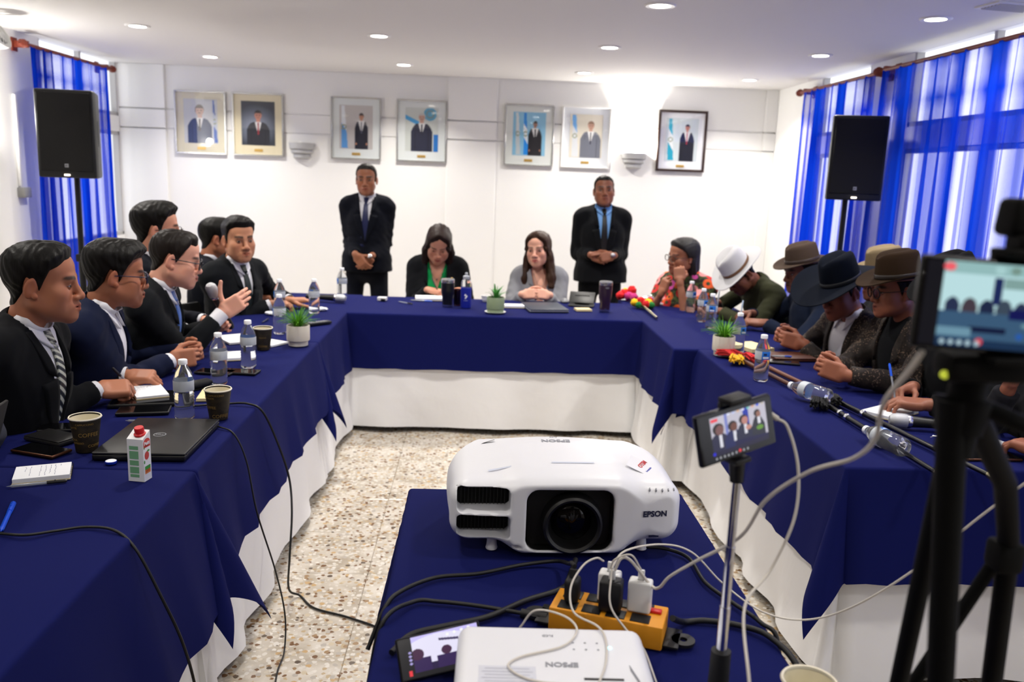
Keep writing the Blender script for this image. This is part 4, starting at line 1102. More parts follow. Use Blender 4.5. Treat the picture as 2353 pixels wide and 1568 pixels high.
SH = dict(col=(16, 14, 13)); SHB = dict(col=(28, 20, 16)); SHG = dict(col=(70, 66, 62), side=.006, top=.012)
QU = dict(col=(13, 12, 12), top=.030, side=.009, front=.018)
tan1, tan2, fair, brown, dark = (172, 112, 84), (168, 108, 80), (226, 166, 142), (150, 96, 70), (126, 78, 58)
FEML = dict(line=([0, 12, 30, 45, 58, 70, 90, 180], [.094, .086, .062, .030, -.015, -.08, -.12, -.13]), side=.016, top=.020, front=.004, wave=.6)

# left row
P1 = person('man in a black suit and striped tie writing on a notepad, nearest on the left', (-1.381, 2.75, 1.205), -76, 2, 0, -90, 12, tan1,
    suit(S_black, T_stripe, vbot=.22, vw=.068), dict(SH, top=.018, front=.008, side=.0045, line=([0, 25, 40, 55, 74, 84, 100, 118, 150, 180], [.086, .078, .062, .050, -.015, .012, .030, -.020, -.062, -.070])),
    dict(R=dict(w=(-1.30, 2.93, .815), d=(.85, .5, -.05), n=(.1, .55, -.8), pose='pinch', pole=(.6, -.4, -.7)), L=dict(w=(-1.300, 3.17, .805), d=(1, .05, -.02), n=(0, .3, -1), pose='curl', pole=(-.7, -.3, -.6))),
    2, sp=dict(fat=.004, stubble=.08), w=1.04, hs=1.04, chairlab='black chair under the man with the striped tie')
P2 = person('man in a navy suit with glasses and an open white collar, hands together', (-1.358, 3.25, 1.175), -62, 6, 0, -80, 16, tan2,
    suit(S_navy, None, vbot=.12, vw=.075, openb=.035, opencollar=1, chest=.50), dict(SH, top=.030, side=.009, front=.016),
    dict(R=dict(w=(-1.235, 3.45, .805), d=(.80, .55, .05), n=(-.5, .8, -.2), pose='clasp', pole=(.6, -.3, -.8)), L=dict(w=(-1.245, 3.655, .805), d=(.85, -.5, .1), n=(-.4, -.85, -.1), pose='clasp', pole=(-.7, -.3, -.8))),
    2, glasses=dict(col=(24, 28, 60), w=.050, h=.036), sp=dict(fat=.005, stubble=.12), w=1.05, chairlab='black chair under the man in the navy suit')
P3 = person('man with glasses and blue tie speaking into a microphone and gesturing', (-1.318, 3.78, 1.185), -74, 12, 0, -86, 18, fair,
    suit(S_char, T_blue, vbot=.24, cuffgap=.055, cuffout=.0), dict(SHB, top=.014, side=.007, front=.008, line=([0, 25, 40, 55, 74, 84, 100, 118, 150, 180], [.086, .074, .080, .050, -.010, .012, .030, -.020, -.062, -.070])),
    dict(R=dict(w=(-1.135, 3.84, .945), d=(.72, .35, .5), n=(-.25, .95, -.1), pose='open', pole=(.5, -.4, -.8)), L=dict(w=(-1.235, 4.0, .845), d=(.6, -.25, .35), n=(-.1, -.9, -.35), pose='grip', pole=(-.7, -.2, -.8))),
    2, glasses=dict(col=(40, 42, 50), w=.052, h=.038), sp=dict(fat=.008, stubble=.10, browcol=(50, 36, 28)), w=1.06, chairlab='black chair under the man with the microphone')
P4 = person('dark haired man with glasses half hidden behind the speaker', (-1.566, 4.25, 1.272), -66, 0, 0, -80, 4, (206, 146, 120),
    suit(S_ink, T_blk), dict(SH, top=.026, front=.012),
    dict(R=dict(w=(-1.40, 4.15, .80), d=(1, .1, 0), n=(0, 0, -1), pose='relaxed'), L=dict(w=(-1.40, 4.42, .80), d=(1, -.1, 0), n=(0, 0, -1), pose='relaxed')),
    1, glasses=dict(col=(60, 50, 46), w=.048, h=.034, thick=.0012), hs=1.04, tl=1.04, sp=dict(fat=.006), chairlab='black chair under the man behind the speaker')
P5 = person('man in a dark suit and green tie turning towards the camera at the left table', (-1.363, 4.95, 1.18), -142, 2, 2, -124, 10, (186, 130, 100),
    suit(S_char, T_dk, vbot=.24), dict(SH, top=.022, front=.010),
    dict(R=dict(w=(-1.20, 5.02, .80), d=(.85, .5, 0), n=(0, .2, -1), pose='relaxed', pole=(.6, -.3, -.6)), L=dict(w=(-1.13, 5.20, .80), d=(1, .25, 0), n=(0, 0, -1), pose='flat', pole=(-.7, -.2, -.6))),
    1, sp=dict(fat=.004, moustache=.35), w=1.06, hs=1.03, look=(.002, 0), chairlab='black chair under the man turning towards the camera')
P6 = person('black haired man mostly hidden behind the man with the green tie', (-1.609, 5.36, 1.145), -66, 4, 0, -75, 6, tan2,
    suit(S_ink, T_blk), dict(SH, top=.022),
    dict(R=dict(w=(-1.36, 5.30, .80), d=(1, 0, 0), n=(0, 0, -1), pose='relaxed'), L=dict(w=(-1.36, 5.52, .80), d=(1, 0, 0), n=(0, 0, -1), pose='relaxed')),
    0, chairlab='black chair at the far end of the left row')
P0 = person('person in a grey jacket at the left frame edge, only an elbow showing', (-1.50, 2.14, 1.17), -80, 10, 0, -84, 8, tan2,
    dict(type='crew', mat=S_gry2, outer='jacket', trousers=S_black), SH,
    dict(R=dict(w=(-1.28, 1.90, .80), d=(1, .1, 0), n=(0, 0, -1), pose='relaxed'), L=dict(w=(-1.36, 2.22, .83), d=(.3, -.9, .1), n=(.2, 0, -1), pose='relaxed', pole=(-.5, .7, -.5))),
    0, chairlab='black chair at the near end of the left row')
# back
SL = person('standing guard in black suit and navy tie with crossed hands, left of the women', (-.871, 6.8, 1.522), 180, 1, 1, 180, 0, brown,
    suit(S_ink, T_navy, vbot=.26, hem=.03, cuff=None), dict(SHG, col=(44, 40, 38), line=([0, 25, 48, 60, 74, 84, 100, 118, 150, 180], [.082, .080, .066, .040, -.020, .012, .030, -.020, -.062, -.070])),
    dict(R=dict(w=(-.925, 6.63, .945), d=(.62, -.1, -.78), n=(.3, .95, .1), pose='relaxed', pole=(.25, -.9, -.2)), L=dict(w=(-.815, 6.655, .935), d=(-.62, -.05, -.78), n=(-.3, .95, .1), pose='relaxed', pole=(-.25, -.9, -.2))),
    1, stand=True, w=.98, sp=dict(jaw=.94, stubble=.12), hs=1.0)
SR = person('standing guard in black suit, light blue shirt and black tie, right of the women', (1.001, 6.8, 1.500), 176, -7, 2, 180, -2, (140, 88, 66),
    suit(S_black, T_blk, M_shirtb, vbot=.16, hem=.03, cuff=None, vw=.066, openb=.0), dict(SH, top=.010, side=.005, front=.002),
    dict(R=dict(w=(.915, 6.635, 1.005), d=(.85, -.1, -.25), n=(.1, .95, -.2), pose='relaxed', pole=(.35, -.9, -.3)), L=dict(w=(1.07, 6.61, 1.01), d=(-.86, -.15, -.15), n=(.1, .9, -.3), pose='point', pole=(-.35, -.9, -.3))),
    1, stand=True, w=1.06, sp=dict(fat=.005))
LONG1 = [((-.03, -.03, .07), (-.080, -.005, -.06), .045, .036, .03), ((-.080, -.005, -.06), (-.086, .030, -.175), .034, .022, .02), ((.03, -.03, .07), (.080, -.005, -.06), .045, .036, .03), ((.080, -.005, -.06), (.088, .030, -.175), .034, .022, .02), ((0, -.06, .05), (0, -.075, -.15), .075, .06, .04), ((.02, .05, .075), (-.070, .05, .0), .026, .02, .02), ((.02, .05, .075), (.072, .035, .0), .024, .02, .02)]
WG = person('woman in a black blazer and green blouse looking down at her notes', (-.265, 6.05, 1.098), 180, 30, -4, 180, 6, (200, 142, 116),
    dict(type='suit', mat=S_black, outer='blazer', shirt=S_green, tie=None, collar=0, vbot=.10, vw=.075, openb=.050, vneck=(.062, .40), chest=.36, lapw=.045), dict(FEML, col=(38, 22, 18), long=LONG1),
    dict(R=dict(w=(-.315, 5.85, .80), d=(.85, -.35, -.05), n=(.2, 0, -1), pose='pinch', pole=(.45, -.5, -.7)), L=dict(w=(-.12, 5.86, .80), d=(-.7, -.6, 0), n=(0, 0, -1), pose='relaxed', pole=(-.3, -.6, -.7))),
    1, sp=dict(fem=1, jaw=.95, fat=.006, lip=(150, 50, 50)), w=.98, eyeopen=.35, chairlab='black chair under the woman in green')
LONG2 = [((-.03, -.03, .07), (-.076, -.005, -.06), .045, .034, .03), ((-.076, -.005, -.06), (-.098, .030, -.20), .032, .034, .02), ((-.098, .03, -.20), (-.105, .06, -.255), .034, .02, .02), ((.03, -.03, .07), (.076, -.005, -.06), .045, .034, .03), ((.076, -.005, -.06), (.096, .035, -.20), .032, .034, .02), ((.096, .035, -.20), (.10, .065, -.27), .034, .018, .02), ((0, -.06, .05), (0, -.075, -.17), .072, .06, .04), ((-.005, .05, .078), (-.070, .045, .01), .022, .018, .02), ((-.005, .05, .078), (.070, .045, .01), .022, .018, .02)]
WY = person('woman with long brown hair in a grey tweed jacket, hands folded on the table', (.444, 6.05, 1.085), 160, 2, 4, 180, 4, (222, 166, 142),
    dict(type='suit', mat=S_grey, outer='jacket', shirt=M_shirtw, tie=None, collar=0, vbot=.24, vw=.075, vneck=(.075, .30), chest=.30, lapw=.055, cuff=None), dict(FEML, col=(60, 38, 26), long=LONG2),
    dict(R=dict(w=(.335, 5.78, .800), d=(.85, -.45, .12), n=(.35, .75, -.4), pose='clasp', pole=(.35, -.55, -.7)), L=dict(w=(.505, 5.78, .800), d=(-.85, -.45, .12), n=(-.35, .75, -.4), pose='clasp', pole=(-.35, -.55, -.7))),
    1, sp=dict(fem=1, jaw=.92, lip=(186, 70, 70)), w=.90, tl=.97, chairlab='black chair under the woman in grey')
# right row
LONG3 = [((0, -.05, .05), (0, -.08, -.08), .076, .055, .04), ((.03, -.08, -.08), (-.02, -.12, -.24), .045, .03, .03), ((-.06, -.03, -.02), (-.05, -.06, -.12), .03, .03, .03)]
R1 = person('woman with glasses and long grey hair in a floral blouse, chin on her hand', (1.421, 5.78, 1.092), 112, 4, -4, 138, 8, (158, 104, 80),
    dict(type='blouse', mat=S_floral, outer='floral_blouse', sleeve=.62, trousers=S_dkblue, skirt=1), dict(FEML, col=(52, 50, 50), long=LONG3, line=([0, 20, 45, 62, 75, 90, 110, 180], [.080, .076, .060, .040, .0, .0, -.06, -.12])),
    dict(L=dict(w=(1.375, 5.63, .945), d=(-.05, .25, .95), n=(.25, .95, -.15), pose='fist', pole=(-.3, .1, -1)), R=dict(w=(1.275, 5.70, .855), d=(.25, -.1, .95), n=(.75, .4, .2), pose='pinch', pole=(.6, -.1, -1))),
    1, glasses=dict(col=(70, 50, 40), w=.050, h=.040, round_=.9), sp=dict(fem=1, fat=.005), chairlab='black chair under the woman in the floral blouse')
R2 = person('man in a white hat and olive jacket bent over his writing', (1.69, 5.35, 1.035), 108, 46, 0, 104, 36, dark,
    dict(type='crew', mat=S_olive, outer='jacket', trousers=S_black), SH,
    dict(L=dict(w=(1.55, 5.27, .80), d=(-.8, .4, 0), n=(0, 0, -1), pose='relaxed', pole=(-.8, 0, -.5)), R=dict(w=(1.60, 5.52, .815), d=(-.8, -.2, -.1), n=(0, -.6, -.8), pose='pinch', pole=(.8, 0, -.5))),
    1, hat=dict(col=(222, 222, 224), band=(104, 70, 44), brim=.085, h=.125, curl=.02, dip=.015, tilt=2, z=.052), w=1.05, chairlab='black chair under the man in the white hat')
R3 = person('man in a taupe hat and dark blue jacket writing at the right table', (1.935, 4.95, 1.10), 98, 10, 0, 96, 16, dark,
    dict(type='crew', mat=S_dkblue, outer='jacket', trousers=S_black), SH,
    dict(L=dict(w=(1.705, 4.86, .80), d=(-.95, .25, 0), n=(0, .2, -1), pose='relaxed', pole=(-.8, -.2, -.5)), R=dict(w=(1.70, 5.10, .815), d=(-.85, -.25, -.1), n=(0, -.6, -.8), pose='pinch', pole=(.8, -.2, -.5))),
    1, hat=dict(col=(82, 68, 58), band=(54, 42, 36), brim=.070, h=.110, curl=.012, dip=.012, tilt=4), w=1.02, sp=dict(moustache=.6, stubble=.2), chairlab='black chair under the man in the taupe hat')
R4 = person('man in a black wide brimmed hat and flecked brown jacket with joined hands', (1.825, 4.13, 1.085), 112, 18, 3, 104, 16, (146, 88, 66),
    suit(S_fleck, None, vbot=.10, vw=.078, openb=.03, opencollar=1, chest=.48, outer='jacket', lapw=.05, cuff=None, trousers=S_black), SH,
    dict(L=dict(w=(1.665, 4.16, .815), d=(-.85, .45, .15), n=(.2, .9, -.1), pose='clasp', pole=(-.7, -.3, -.7)), R=dict(w=(1.675, 4.37, .815), d=(-.85, -.4, .15), n=(.2, -.9, -.1), pose='clasp', pole=(.7, -.3, -.7))),
    1, hat=dict(col=(12, 18, 30), band=(9, 13, 21), brim=.140, h=.135, curl=.045, dip=.03, tilt=4, z=.056), w=1.10, hs=1.03, sp=dict(fat=.006), chairlab='black chair under the man in the black hat')
R5 = person('man in a brown hat and round glasses with folded hands, beside the mounted phone', (1.905, 3.74, 1.150), 90, 6, 0, 98, 14, (150, 92, 68),
    dict(type='suit', mat=S_fleck, outer='jacket', shirt=S_black, tie=None, collar=0, vbot=.08, vw=.075, openb=.05, cuff=None, lapel=1, trousers=S_black), SH,
    dict(L=dict(w=(1.575, 3.44, .82), d=(-.85, .40, .22), n=(.3, .85, -.2), pose='clasp', pole=(-.7, -.3, -.7)), R=dict(w=(1.60, 3.63, .82), d=(-.85, -.4, .22), n=(.2, -.9, -.2), pose='clasp', pole=(.7, -.3, -.7))),
    1, hat=dict(col=(54, 40, 28), band=(32, 24, 18), brim=.080, h=.122, curl=.022, dip=.018, tilt=4), glasses=dict(col=(36, 26, 24), w=.048, h=.044, round_=.95), w=1.06, sp=dict(fat=.004), chairlab='black chair under the man in the brown hat')
R6 = person('person in a tan felt hat in the second row behind the brown hat', (2.23, 4.55, 1.115), 92, 4, 0, 92, 2, dark,
    dict(type='crew', mat=S_dkgrey, outer='jacket', trousers=S_black), SH,
    dict(L=dict(w=(1.98, 4.42, .60), d=(-1, .2, -.1), n=(0, 0, -1), pose='relaxed'), R=dict(w=(1.98, 4.68, .60), d=(-1, -.2, -.1), n=(0, 0, -1), pose='relaxed')),
    0, hat=dict(col=(138, 122, 94), band=(96, 82, 60), brim=.08, h=.12, curl=.02, dip=.015), chairlab='black chair in the second row on the right')
R7 = person('man in a black hat writing in a notepad, hidden behind the mounted phone', (1.935, 3.33, 1.180), 96, 14, 0, 98, 8, (150, 96, 74),
    dict(type='crew', mat=S_black, outer='jacket', trousers=S_black), SH,
    dict(L=dict(w=(1.705, 3.03, .808), d=(-.95, .32, .0), n=(0, .1, -1), pose='relaxed', pole=(-.7, -.3, -.6)), R=dict(w=(1.755, 3.235, .822), d=(-.85, -.45, -.1), n=(0, -.55, -.8), pose='pinch', pole=(.7, -.3, -.6))),
    1, hat=dict(col=(16, 16, 18), band=(10, 10, 11), brim=.08, h=.115, curl=.02, dip=.015, tilt=8), w=1.05, chairlab='black chair under the writing man in the black hat')
R8 = person('person in dark grey resting a hand at the chin, at the right frame edge', (1.975, 2.78, 1.13), 96, 12, 0, 98, 16, (150, 92, 70),
    dict(type='crew', mat=S_dkgrey, outer='sweater', trousers=S_black), SH,
    dict(L=dict(w=(1.83, 2.52, .80), d=(-.5, .85, 0), n=(0, 0, -1), pose='relaxed', pole=(-.8, -.3, -.5)), R=dict(w=(1.862, 2.79, .945), d=(.1, -.15, .95), n=(.8, -.4, 0), pose='fist', pole=(.4, .4, -1))),
    1, sp=dict(fat=.004), chairlab='black chair at the near end of the right row')
# ------------------------------------------------------------------ things on and around the tables
TT = .7545   # top of the tablecloths
M_pet = mat('clear_pet_plastic', (.93, .96, 1.0), .04, trans=.95, ior=1.22, spec=.9)
M_cap = mat('white_cap', srgb(240, 242, 246), .4)
M_lab_b = mat('label_blue', srgb(40, 120, 214), .4); M_lab_w = mat('label_clear_grey', srgb(190, 196, 202), .45)
M_steel = mat('brushed_steel', srgb(200, 200, 204), .25, metal=1.0); M_chrome = mat('chrome', srgb(225, 225, 228), .12, metal=1.0)
M_paper = mat('white_paper', srgb(236, 238, 242), .8); M_cream = mat('cream_paper', srgb(222, 206, 160), .8)
M_dark = mat('dark_screen_glass', srgb(8, 8, 10), .08); M_bl = mat('black_plastic'); M_blr = mat('black_rubber', srgb(18, 18, 18), .6)
M_silverink = mat('silver_ink', srgb(150, 152, 156), .4); M_goldink = mat('gold_ink', srgb(150, 120, 60), .5)
def rz(a): return Matrix.Rotation(math.radians(a), 4, 'Z')
def bottle_proto():
    e = empty('water_bottle')
    p = [(0, .004), (.018, .002), (.026, 0), (.031, .006), (.0325, .014), (.031, .024), (.0325, .034)]
    for k in range(5): z = .040+k*.0105; p += [(.0305, z), (.0325, z+.005)]
    p += [(.0300, .094), (.0325, .1), (.0325, .135), (.031, .142), (.0285, .153), (.023, .167), (.016, .180), (.0125, .186), (.0125, .196), (0, .196)]
    MB().lathe(p, 28).build('bottle_body', M_pet, e, smooth=60)
    c = MB().lathe([(0, .205), (.0135, .205), (.0150, .203), (.0150, .189), (.0138, .189)], 20); c.build('cap', M_cap, e)
    MB().lathe([(.0330, .1), (.0333, .101), (.0333, .134), (.0330, .135)], 28, a0=math.radians(35), a1=math.radians(325)).build('label', M_lab_w, e)
    lb = MB().lathe([(.0330, .1), (.0334, .101), (.0334, .134), (.0330, .135)], 12, a0=math.radians(-35), a1=math.radians(35)).build('label_print', M_lab_b, e)
    MB().lathe([(.0337, .118), (.0337, .127)], 6, a0=math.radians(-22), a1=math.radians(2)).build('brand_band', mat('label_navy', srgb(24, 40, 90), .4), lb)
    MB().lathe([(.0337, .105), (.0337, .112)], 6, a0=math.radians(-26), a1=math.radians(20)).build('brand_band', M_cap, lb)
    return e
bp = bottle_proto(); first = [True]
def bottle(x, y, rot, lab, tilt=None, z=TT, h=1.0):
    o = bp if first[0] else copy_tree(bp); first[0] = False
    o.location = (x, y, z); o.scale = (h, h, h); tag(o, lab, 'bottle', 'clear plastic water bottles')
    if tilt is not None:
        d = Vector(tilt).normalized(); q = Vector((0, 0, 1)).rotation_difference(d); o.rotation_euler = (q @ Matrix.Rotation(math.radians(rot), 3, 'Z').to_quaternion()).to_euler(); o.location = (x, y, z+.034)
    else: o.rotation_euler = (0, 0, math.radians(rot))
    return o
bottle(-.965, 2.80, 60, 'water bottle behind the closed laptop, nearest on the left', z=TT)
bottle(-.992, 3.28, 185, 'water bottle beside the two black phones, before the navy suit')
bottle(-.955, 3.575, 100, 'water bottle next to the far coffee cup on the left')
bottle(-1.00, 4.35, 185, 'water bottle just behind the white pot plant on the left')
bottle(-1.135, 4.95, 190, 'water bottle at the elbow of the man with the green tie')
bottle(-.948, 5.015, 140, 'water bottle at the fingertips of the man with the green tie')
bottle(-.882, 5.64, 200, 'water bottle at the far corner of the left row')
bottle(1.426, 5.50, -50, 'water bottle before the floral blouse, farthest on the right')
bottle(1.406, 5.126, -60, 'water bottle before the white hat, second from far on the right')
bottle(1.40, 4.90, -100, 'water bottle hidden behind the right pot plant')
bottle(1.345, 4.185, -60, 'water bottle right behind the red tassel')
bottle(1.263, 3.578, -80, 'upright water bottle beside the yellow tassel, nearest on the right')
bottle(1.385, 3.14, 40, 'water bottle lying across the brown staffs', (-.42, .90, .0), TT+.010)
bottle(1.385, 2.545, -60, 'water bottle lying near the silver staff ends', (-.17, .98, .0), TT+.0)

def cup(x, y, rot, lab, sleeve=True, h=.105, rt_=.0455, texts=()):
    e = empty('paper_cup', (x, y, TT), math.radians(rot), lab, 'cup', 'paper coffee cups')
    rb = rt_*.66
    brown = mat('cup_brown_print', srgb(36, 28, 16), .55)
    if sleeve:
        mottle(brown, srgb(28, 22, 12), srgb(46, 38, 20), 60)
    wall = mat('cup_white_card', srgb(226, 224, 214), .7)
    MB().lathe([(0, .006), (rb-.002, .006), (rb, 0), (rt_-.0025, h-.006), (rt_-.0025, h-.001)], 36).build('cup_wall', brown if sleeve else wall, e)
    MB().lathe([(rt_-.004, h-.006), (rb-.001, .01), (0, .01)], 36).build('cup_inside', mat('cup_cream_inside', srgb(228, 220, 194), .6), e)
    MB().lathe([(rt_-.004, h-.005), (rt_-.001, h-.006), (rt_+.0008, h-.003), (rt_-.001, h), (rt_-.004, h-.001)], 36).build('rim', mat('cup_cream_rim', srgb(234, 226, 204), .5), e)
    for (s, sz, zz, a) in texts:
        me = text_mesh(s, sz, .0002); slope = (rt_-rb)/h
        for v in me.vertices:
            r = rb+slope*(zz+v.co.y)+.0006+v.co.z*.5; th = math.radians(a)+v.co.x/r; zz_ = zz+v.co.y
            v.co = (r*math.cos(th), r*math.sin(th), zz_)
        link('lettering', me, M_goldink, e)
    return e
T3 = [('COFFEE', .017, .055, -70), ('CAPPUCCINO', .008, .088, -85), ('ESPRESSO', .008, .030, -120), ('COFFEE', .012, .020, -40), ('MOCHA', .010, .040, -150), ('LATTE', .008, .078, -130)]
cup(-1.137, 2.458, 15, 'brown paper coffee cup left of the closed laptop, nearest the camera', texts=T3)
cup(-.857, 2.815, -5, 'brown paper coffee cup at the far right corner of the laptop', texts=[('CAPPUCCINO', .009, .088, -80), ('CHOCOLATE', .008, .078, -120), ('COFFEE', .013, .045, -115), ('COFFEE', .017, .014, -55)])
cup(-.987, 3.956, 0, 'brown paper coffee cup beside the left pot plant', texts=[('COFFEE', .013, .018, -80), ('MOCHA', .009, .06, -80)])
cup(.533, 1.165, 0, 'plain white paper cup at the bottom edge by the projector table corner', False, .098, .043)

def plant(x, y, kind, lab):
    e = empty('potted_plant', (x, y, TT), rnd.uniform(0, 3), lab, 'potted plant', 'small artificial pot plants')
    if kind == 'white':
        m_ = add_bump(mat('speckled_white_ceramic', srgb(206, 200, 188), .8), 260, .6, .002)
        MB().lathe([(0, .002), (.042, 0), (.046, .003), (.046, .022), (.048, .024), (.054, .028), (.055, .036), (.055, .098), (.053, .101), (.049, .1), (.049, .088), (0, .086)], 36).build('pot', m_, e)
    else:
        m_ = mat('sage_green_ceramic', srgb(126, 142, 112), .5)
        MB().lathe([(0, .002), (.048, 0), (.052, .003), (.052, .02), (.05, .023), (.055, .026), (.055, .096), (.053, .099), (.049, .098), (.049, .088), (0, .086)], 36).build('pot', m_, e)
    MB().lathe([(0, .088), (.0485, .088)], 20).build('soil', mat('dark_moss', srgb(40, 46, 24), .9), e)
    r = random.Random(int((x+3)*997)); g1 = mat('leaf_green', srgb(120, 186, 48), .45); g2 = mat('leaf_dark_green', srgb(78, 140, 40), .5); g3 = mat('aloe_green', srgb(74, 150, 66), .45)
    n = 150 if kind == 'white' else 30
    blades = []
    for s_ in range(2):
        b = MB()
        for k in range(n//2):
            a = r.uniform(0, 6.28); t = r.random(); lean = (.15+.95*t) if kind == 'white' else (.1+.8*t); L = r.uniform(.075, .125) if kind == 'white' else r.uniform(.07, .105)
            w_ = .0022 if kind == 'white' else .0065; r0 = .02*r.random(); pts = []
            for q in range(5):
                u = q/4; an = lean*(.5+.7*u); pts.append((r0+L*u*math.sin(an), L*u*math.cos(an)*(1-.12*u*lean)))
            ca, sa = math.cos(a), math.sin(a); vs_ = []
            for q, (rr, zz) in enumerate(pts):
                ww = w_*(1-(q/4)**2*.9)
                vs_.append([Vector((rr*ca-ww*sa, rr*sa+ww*ca, .088+zz)), Vector((rr*ca, rr*sa, .088+zz-.001)), Vector((rr*ca+ww*sa, rr*sa-ww*ca, .088+zz))])
            vv = [[b.bm.verts.new(p) for p in row] for row in vs_]
            for q in range(4):
                for c in range(2): b.bm.faces.new((vv[q][c], vv[q][c+1], vv[q+1][c+1], vv[q+1][c]))
        o = b.build('leaves', (g1, g2)[s_] if kind == 'white' else g3, e); o['kind'] = 'stuff'
    return e
plant(-.846, 4.065, 'white', 'grassy plant in a speckled white pot on the left table')
plant(1.245, 4.10, 'white', 'grassy plant in a speckled white pot on the right table')
plant(.131, 5.235, 'green', 'spiky plant in a sage green pot on the head table')

def slab(name, x, y, rot, dims, m_, lab, cat, z=TT, extra=None, bev=.003, group=None):
    e = empty(name, (x, y, z), math.radians(rot), lab, cat, group)
    return e
def phone_thing(x, y, rot, lab, z=TT, dims=(.076, .155, .009), edge=None):
    e = empty('smartphone', (x, y, z), math.radians(rot), lab, 'phone', 'phones lying on the tables')
    MB().box((0, 0, dims[2]/2), dims, bev=.0038, seg=3).build('phone_body', edge or M_bl, e)
    MB().box((0, 0, dims[2]+.0002), (dims[0]-.007, dims[1]-.007, .0006), bev=.0002, seg=1).build('screen', M_dark, e)
    return e
def notebook(x, y, rot, dims, lab, cover=M_cream, page=M_paper, spiral=True, z=TT, scribble=0, group='notepads and notebooks on the tables'):
    e = empty('notepad', (x, y, z), math.radians(rot), lab, 'notepad', group)
    w_, l_, t_ = dims
    MB().box((0, 0, .0012), (w_+.002, l_+.002, .0024)).build('back_cover', cover, e, smooth=None)
    MB().box((0, 0, .0024+t_/2), (w_, l_, t_), bev=.0006, seg=1).build('pages', page, e, smooth=None)
    if spiral:
        b = MB(); n = int(w_/.0085)
        for k in range(n):
            xx = -w_/2+.006+k*(w_-.012)/(n-1); b.lathe([(.0045, -.0007), (.0055, 0), (.0045, .0007)], 8, (xx, l_/2, .003+t_/2), Matrix.Rotation(math.pi/2, 3, 'Y'))
        b.build('spiral_binding', M_blr, e)
    if scribble:
        r = random.Random(int(x*1000)); b = MB()
        for k in range(scribble):
            yy = l_/2-.025-k*.012; xx = -w_/2+.012
            while xx < w_/2-.02 and r.random() < .93:
                L = r.uniform(.004, .014); b.box((xx+L/2, yy+r.uniform(-.001, .001), .0024+t_+.0002), (L, .0012, .0003)); xx += L+.004
        if len(b.bm.verts): b.build('handwriting', mat('pen_ink', srgb(120, 122, 150), .7), e, smooth=None)
    return e
def pen(p0, p1, colr, lab, clear=True, r=.004):
    p0, p1 = Vector(p0), Vector(p1); e = empty('pen', p0, 0, lab, 'pen', 'ballpoint pens'); d = (p1-p0); n = d.normalized(); m1 = mat('pen_%d_%d_%d' % colr, srgb(*colr), .35)
    MB().tube([(0, 0, 0), n*.008, n*.012, d*.68], r, 8, radii=[.0006, .0018, r, r]).build('barrel', mat('pen_clear', srgb(190, 196, 206), .2, trans=.5) if clear else m1, e)
    MB().tube([d*.66, d*.97, d], r*1.15, 8, radii=[r*1.2, r*1.2, r*.7]).build('pen_cap', m1, e)
    MB().box(tuple(d*.80+Vector((0, 0, r*1.3))), (.003, .003, .002), bev=.0005).build('clip', m1, e)
    return e
# --- near left table
lap = empty('laptop', (-.955, 2.545, TT), math.radians(1), 'closed black laptop with a round logo on the left table', 'laptop')
MB().box((0, 0, .009), (.262, .355, .016), bev=.004, seg=3).build('laptop_base', M_bl, lap)
MB().box((0, 0, .021), (.262, .355, .007), bev=.003, seg=3).build('laptop_lid', add_bump(mat('laptop_lid_black', srgb(26, 26, 27), .38), 500, .1, .0003), lap)
ring = MB().lathe([(.016, 0), (.0175, .0006), (.019, 0)], 28, (0, 0, .0247)); ring.build('logo', M_silverink, lap)
me = text_mesh('DELL', .011, .0003, .0003); link('lettering', me, M_silverink, lap, (0, 0, .0250), (0, 0, 0))
for sy in (-.13, .13): MB().tube([(.125, sy-.03, .016), (.125, sy+.03, .016)], .006, 8).build('hinge', M_bl, lap)
e = empty('open_laptop', (-1.255, 2.02, TT), math.radians(-82), 'open dark laptop cut by the left frame edge', 'laptop')
MB().box((0, -.12, .009), (.34, .24, .016), bev=.004).build('laptop_base', M_bl, e)
MB().box((0, .036, .115), (.34, .009, .225), Matrix.Rotation(math.radians(-16), 3, 'X'), bev=.004).build('laptop_lid', M_blr, e)
jx = empty('juice_carton', (-.892, 2.225, TT), math.radians(-10), 'small white apple juice carton with a red cap', 'carton')
M_ct = mat('carton_white', srgb(236, 238, 240), .35); M_red = mat('carton_red', srgb(206, 30, 34), .35)
b = MB(); w_, d_, h_ = .046, .036, .118
b.prism([(-w_/2, -d_/2), (w_/2, -d_/2), (w_/2, d_/2), (-w_/2, d_/2)], 2, 0, h_)
T = [b.bm.verts.new(q) for q in ((-w_/2, -d_/2, h_), (w_/2, -d_/2, h_), (w_/2, d_/2, h_+.018), (-w_/2, d_/2, h_+.018), (w_/2, d_/2, h_), (-w_/2, d_/2, h_))]
for f in ((0, 1, 2, 3), (1, 4, 2), (0, 3, 5), (4, 5, 3, 2)): b.bm.faces.new([T[i] for i in f])
b.build('carton_body', M_ct, jx, smooth=None)
MB().lathe([(.0155, 0), (.0155, .004), (.0125, .006), (.0125, .020), (.0115, .022), (0, .022)], 24, (.004, .002, h_+.008), Matrix.Rotation(math.radians(12), 3, 'X')).build('screw_cap', M_red, jx)
def front(u, v, me, m_, name='print', side='x'):
    """stick a flat print on carton: side 'x' = right face, 'y' = front face"""
    o = link(name, me, m_, jx)
    if side == 'y': o.rotation_euler = (math.pi/2, 0, 0); o.location = (u, -d_/2-.0003, v)
    else: o.rotation_euler = (math.pi/2, 0, math.pi/2); o.location = (w_/2+.0003, u, v)
    return o
def disc(rx, ry, n=20): q = MB(); q.poly([(rx*math.cos(2*math.pi*i/n), ry*math.sin(2*math.pi*i/n), 0) for i in range(n)]); return q.mesh('print')
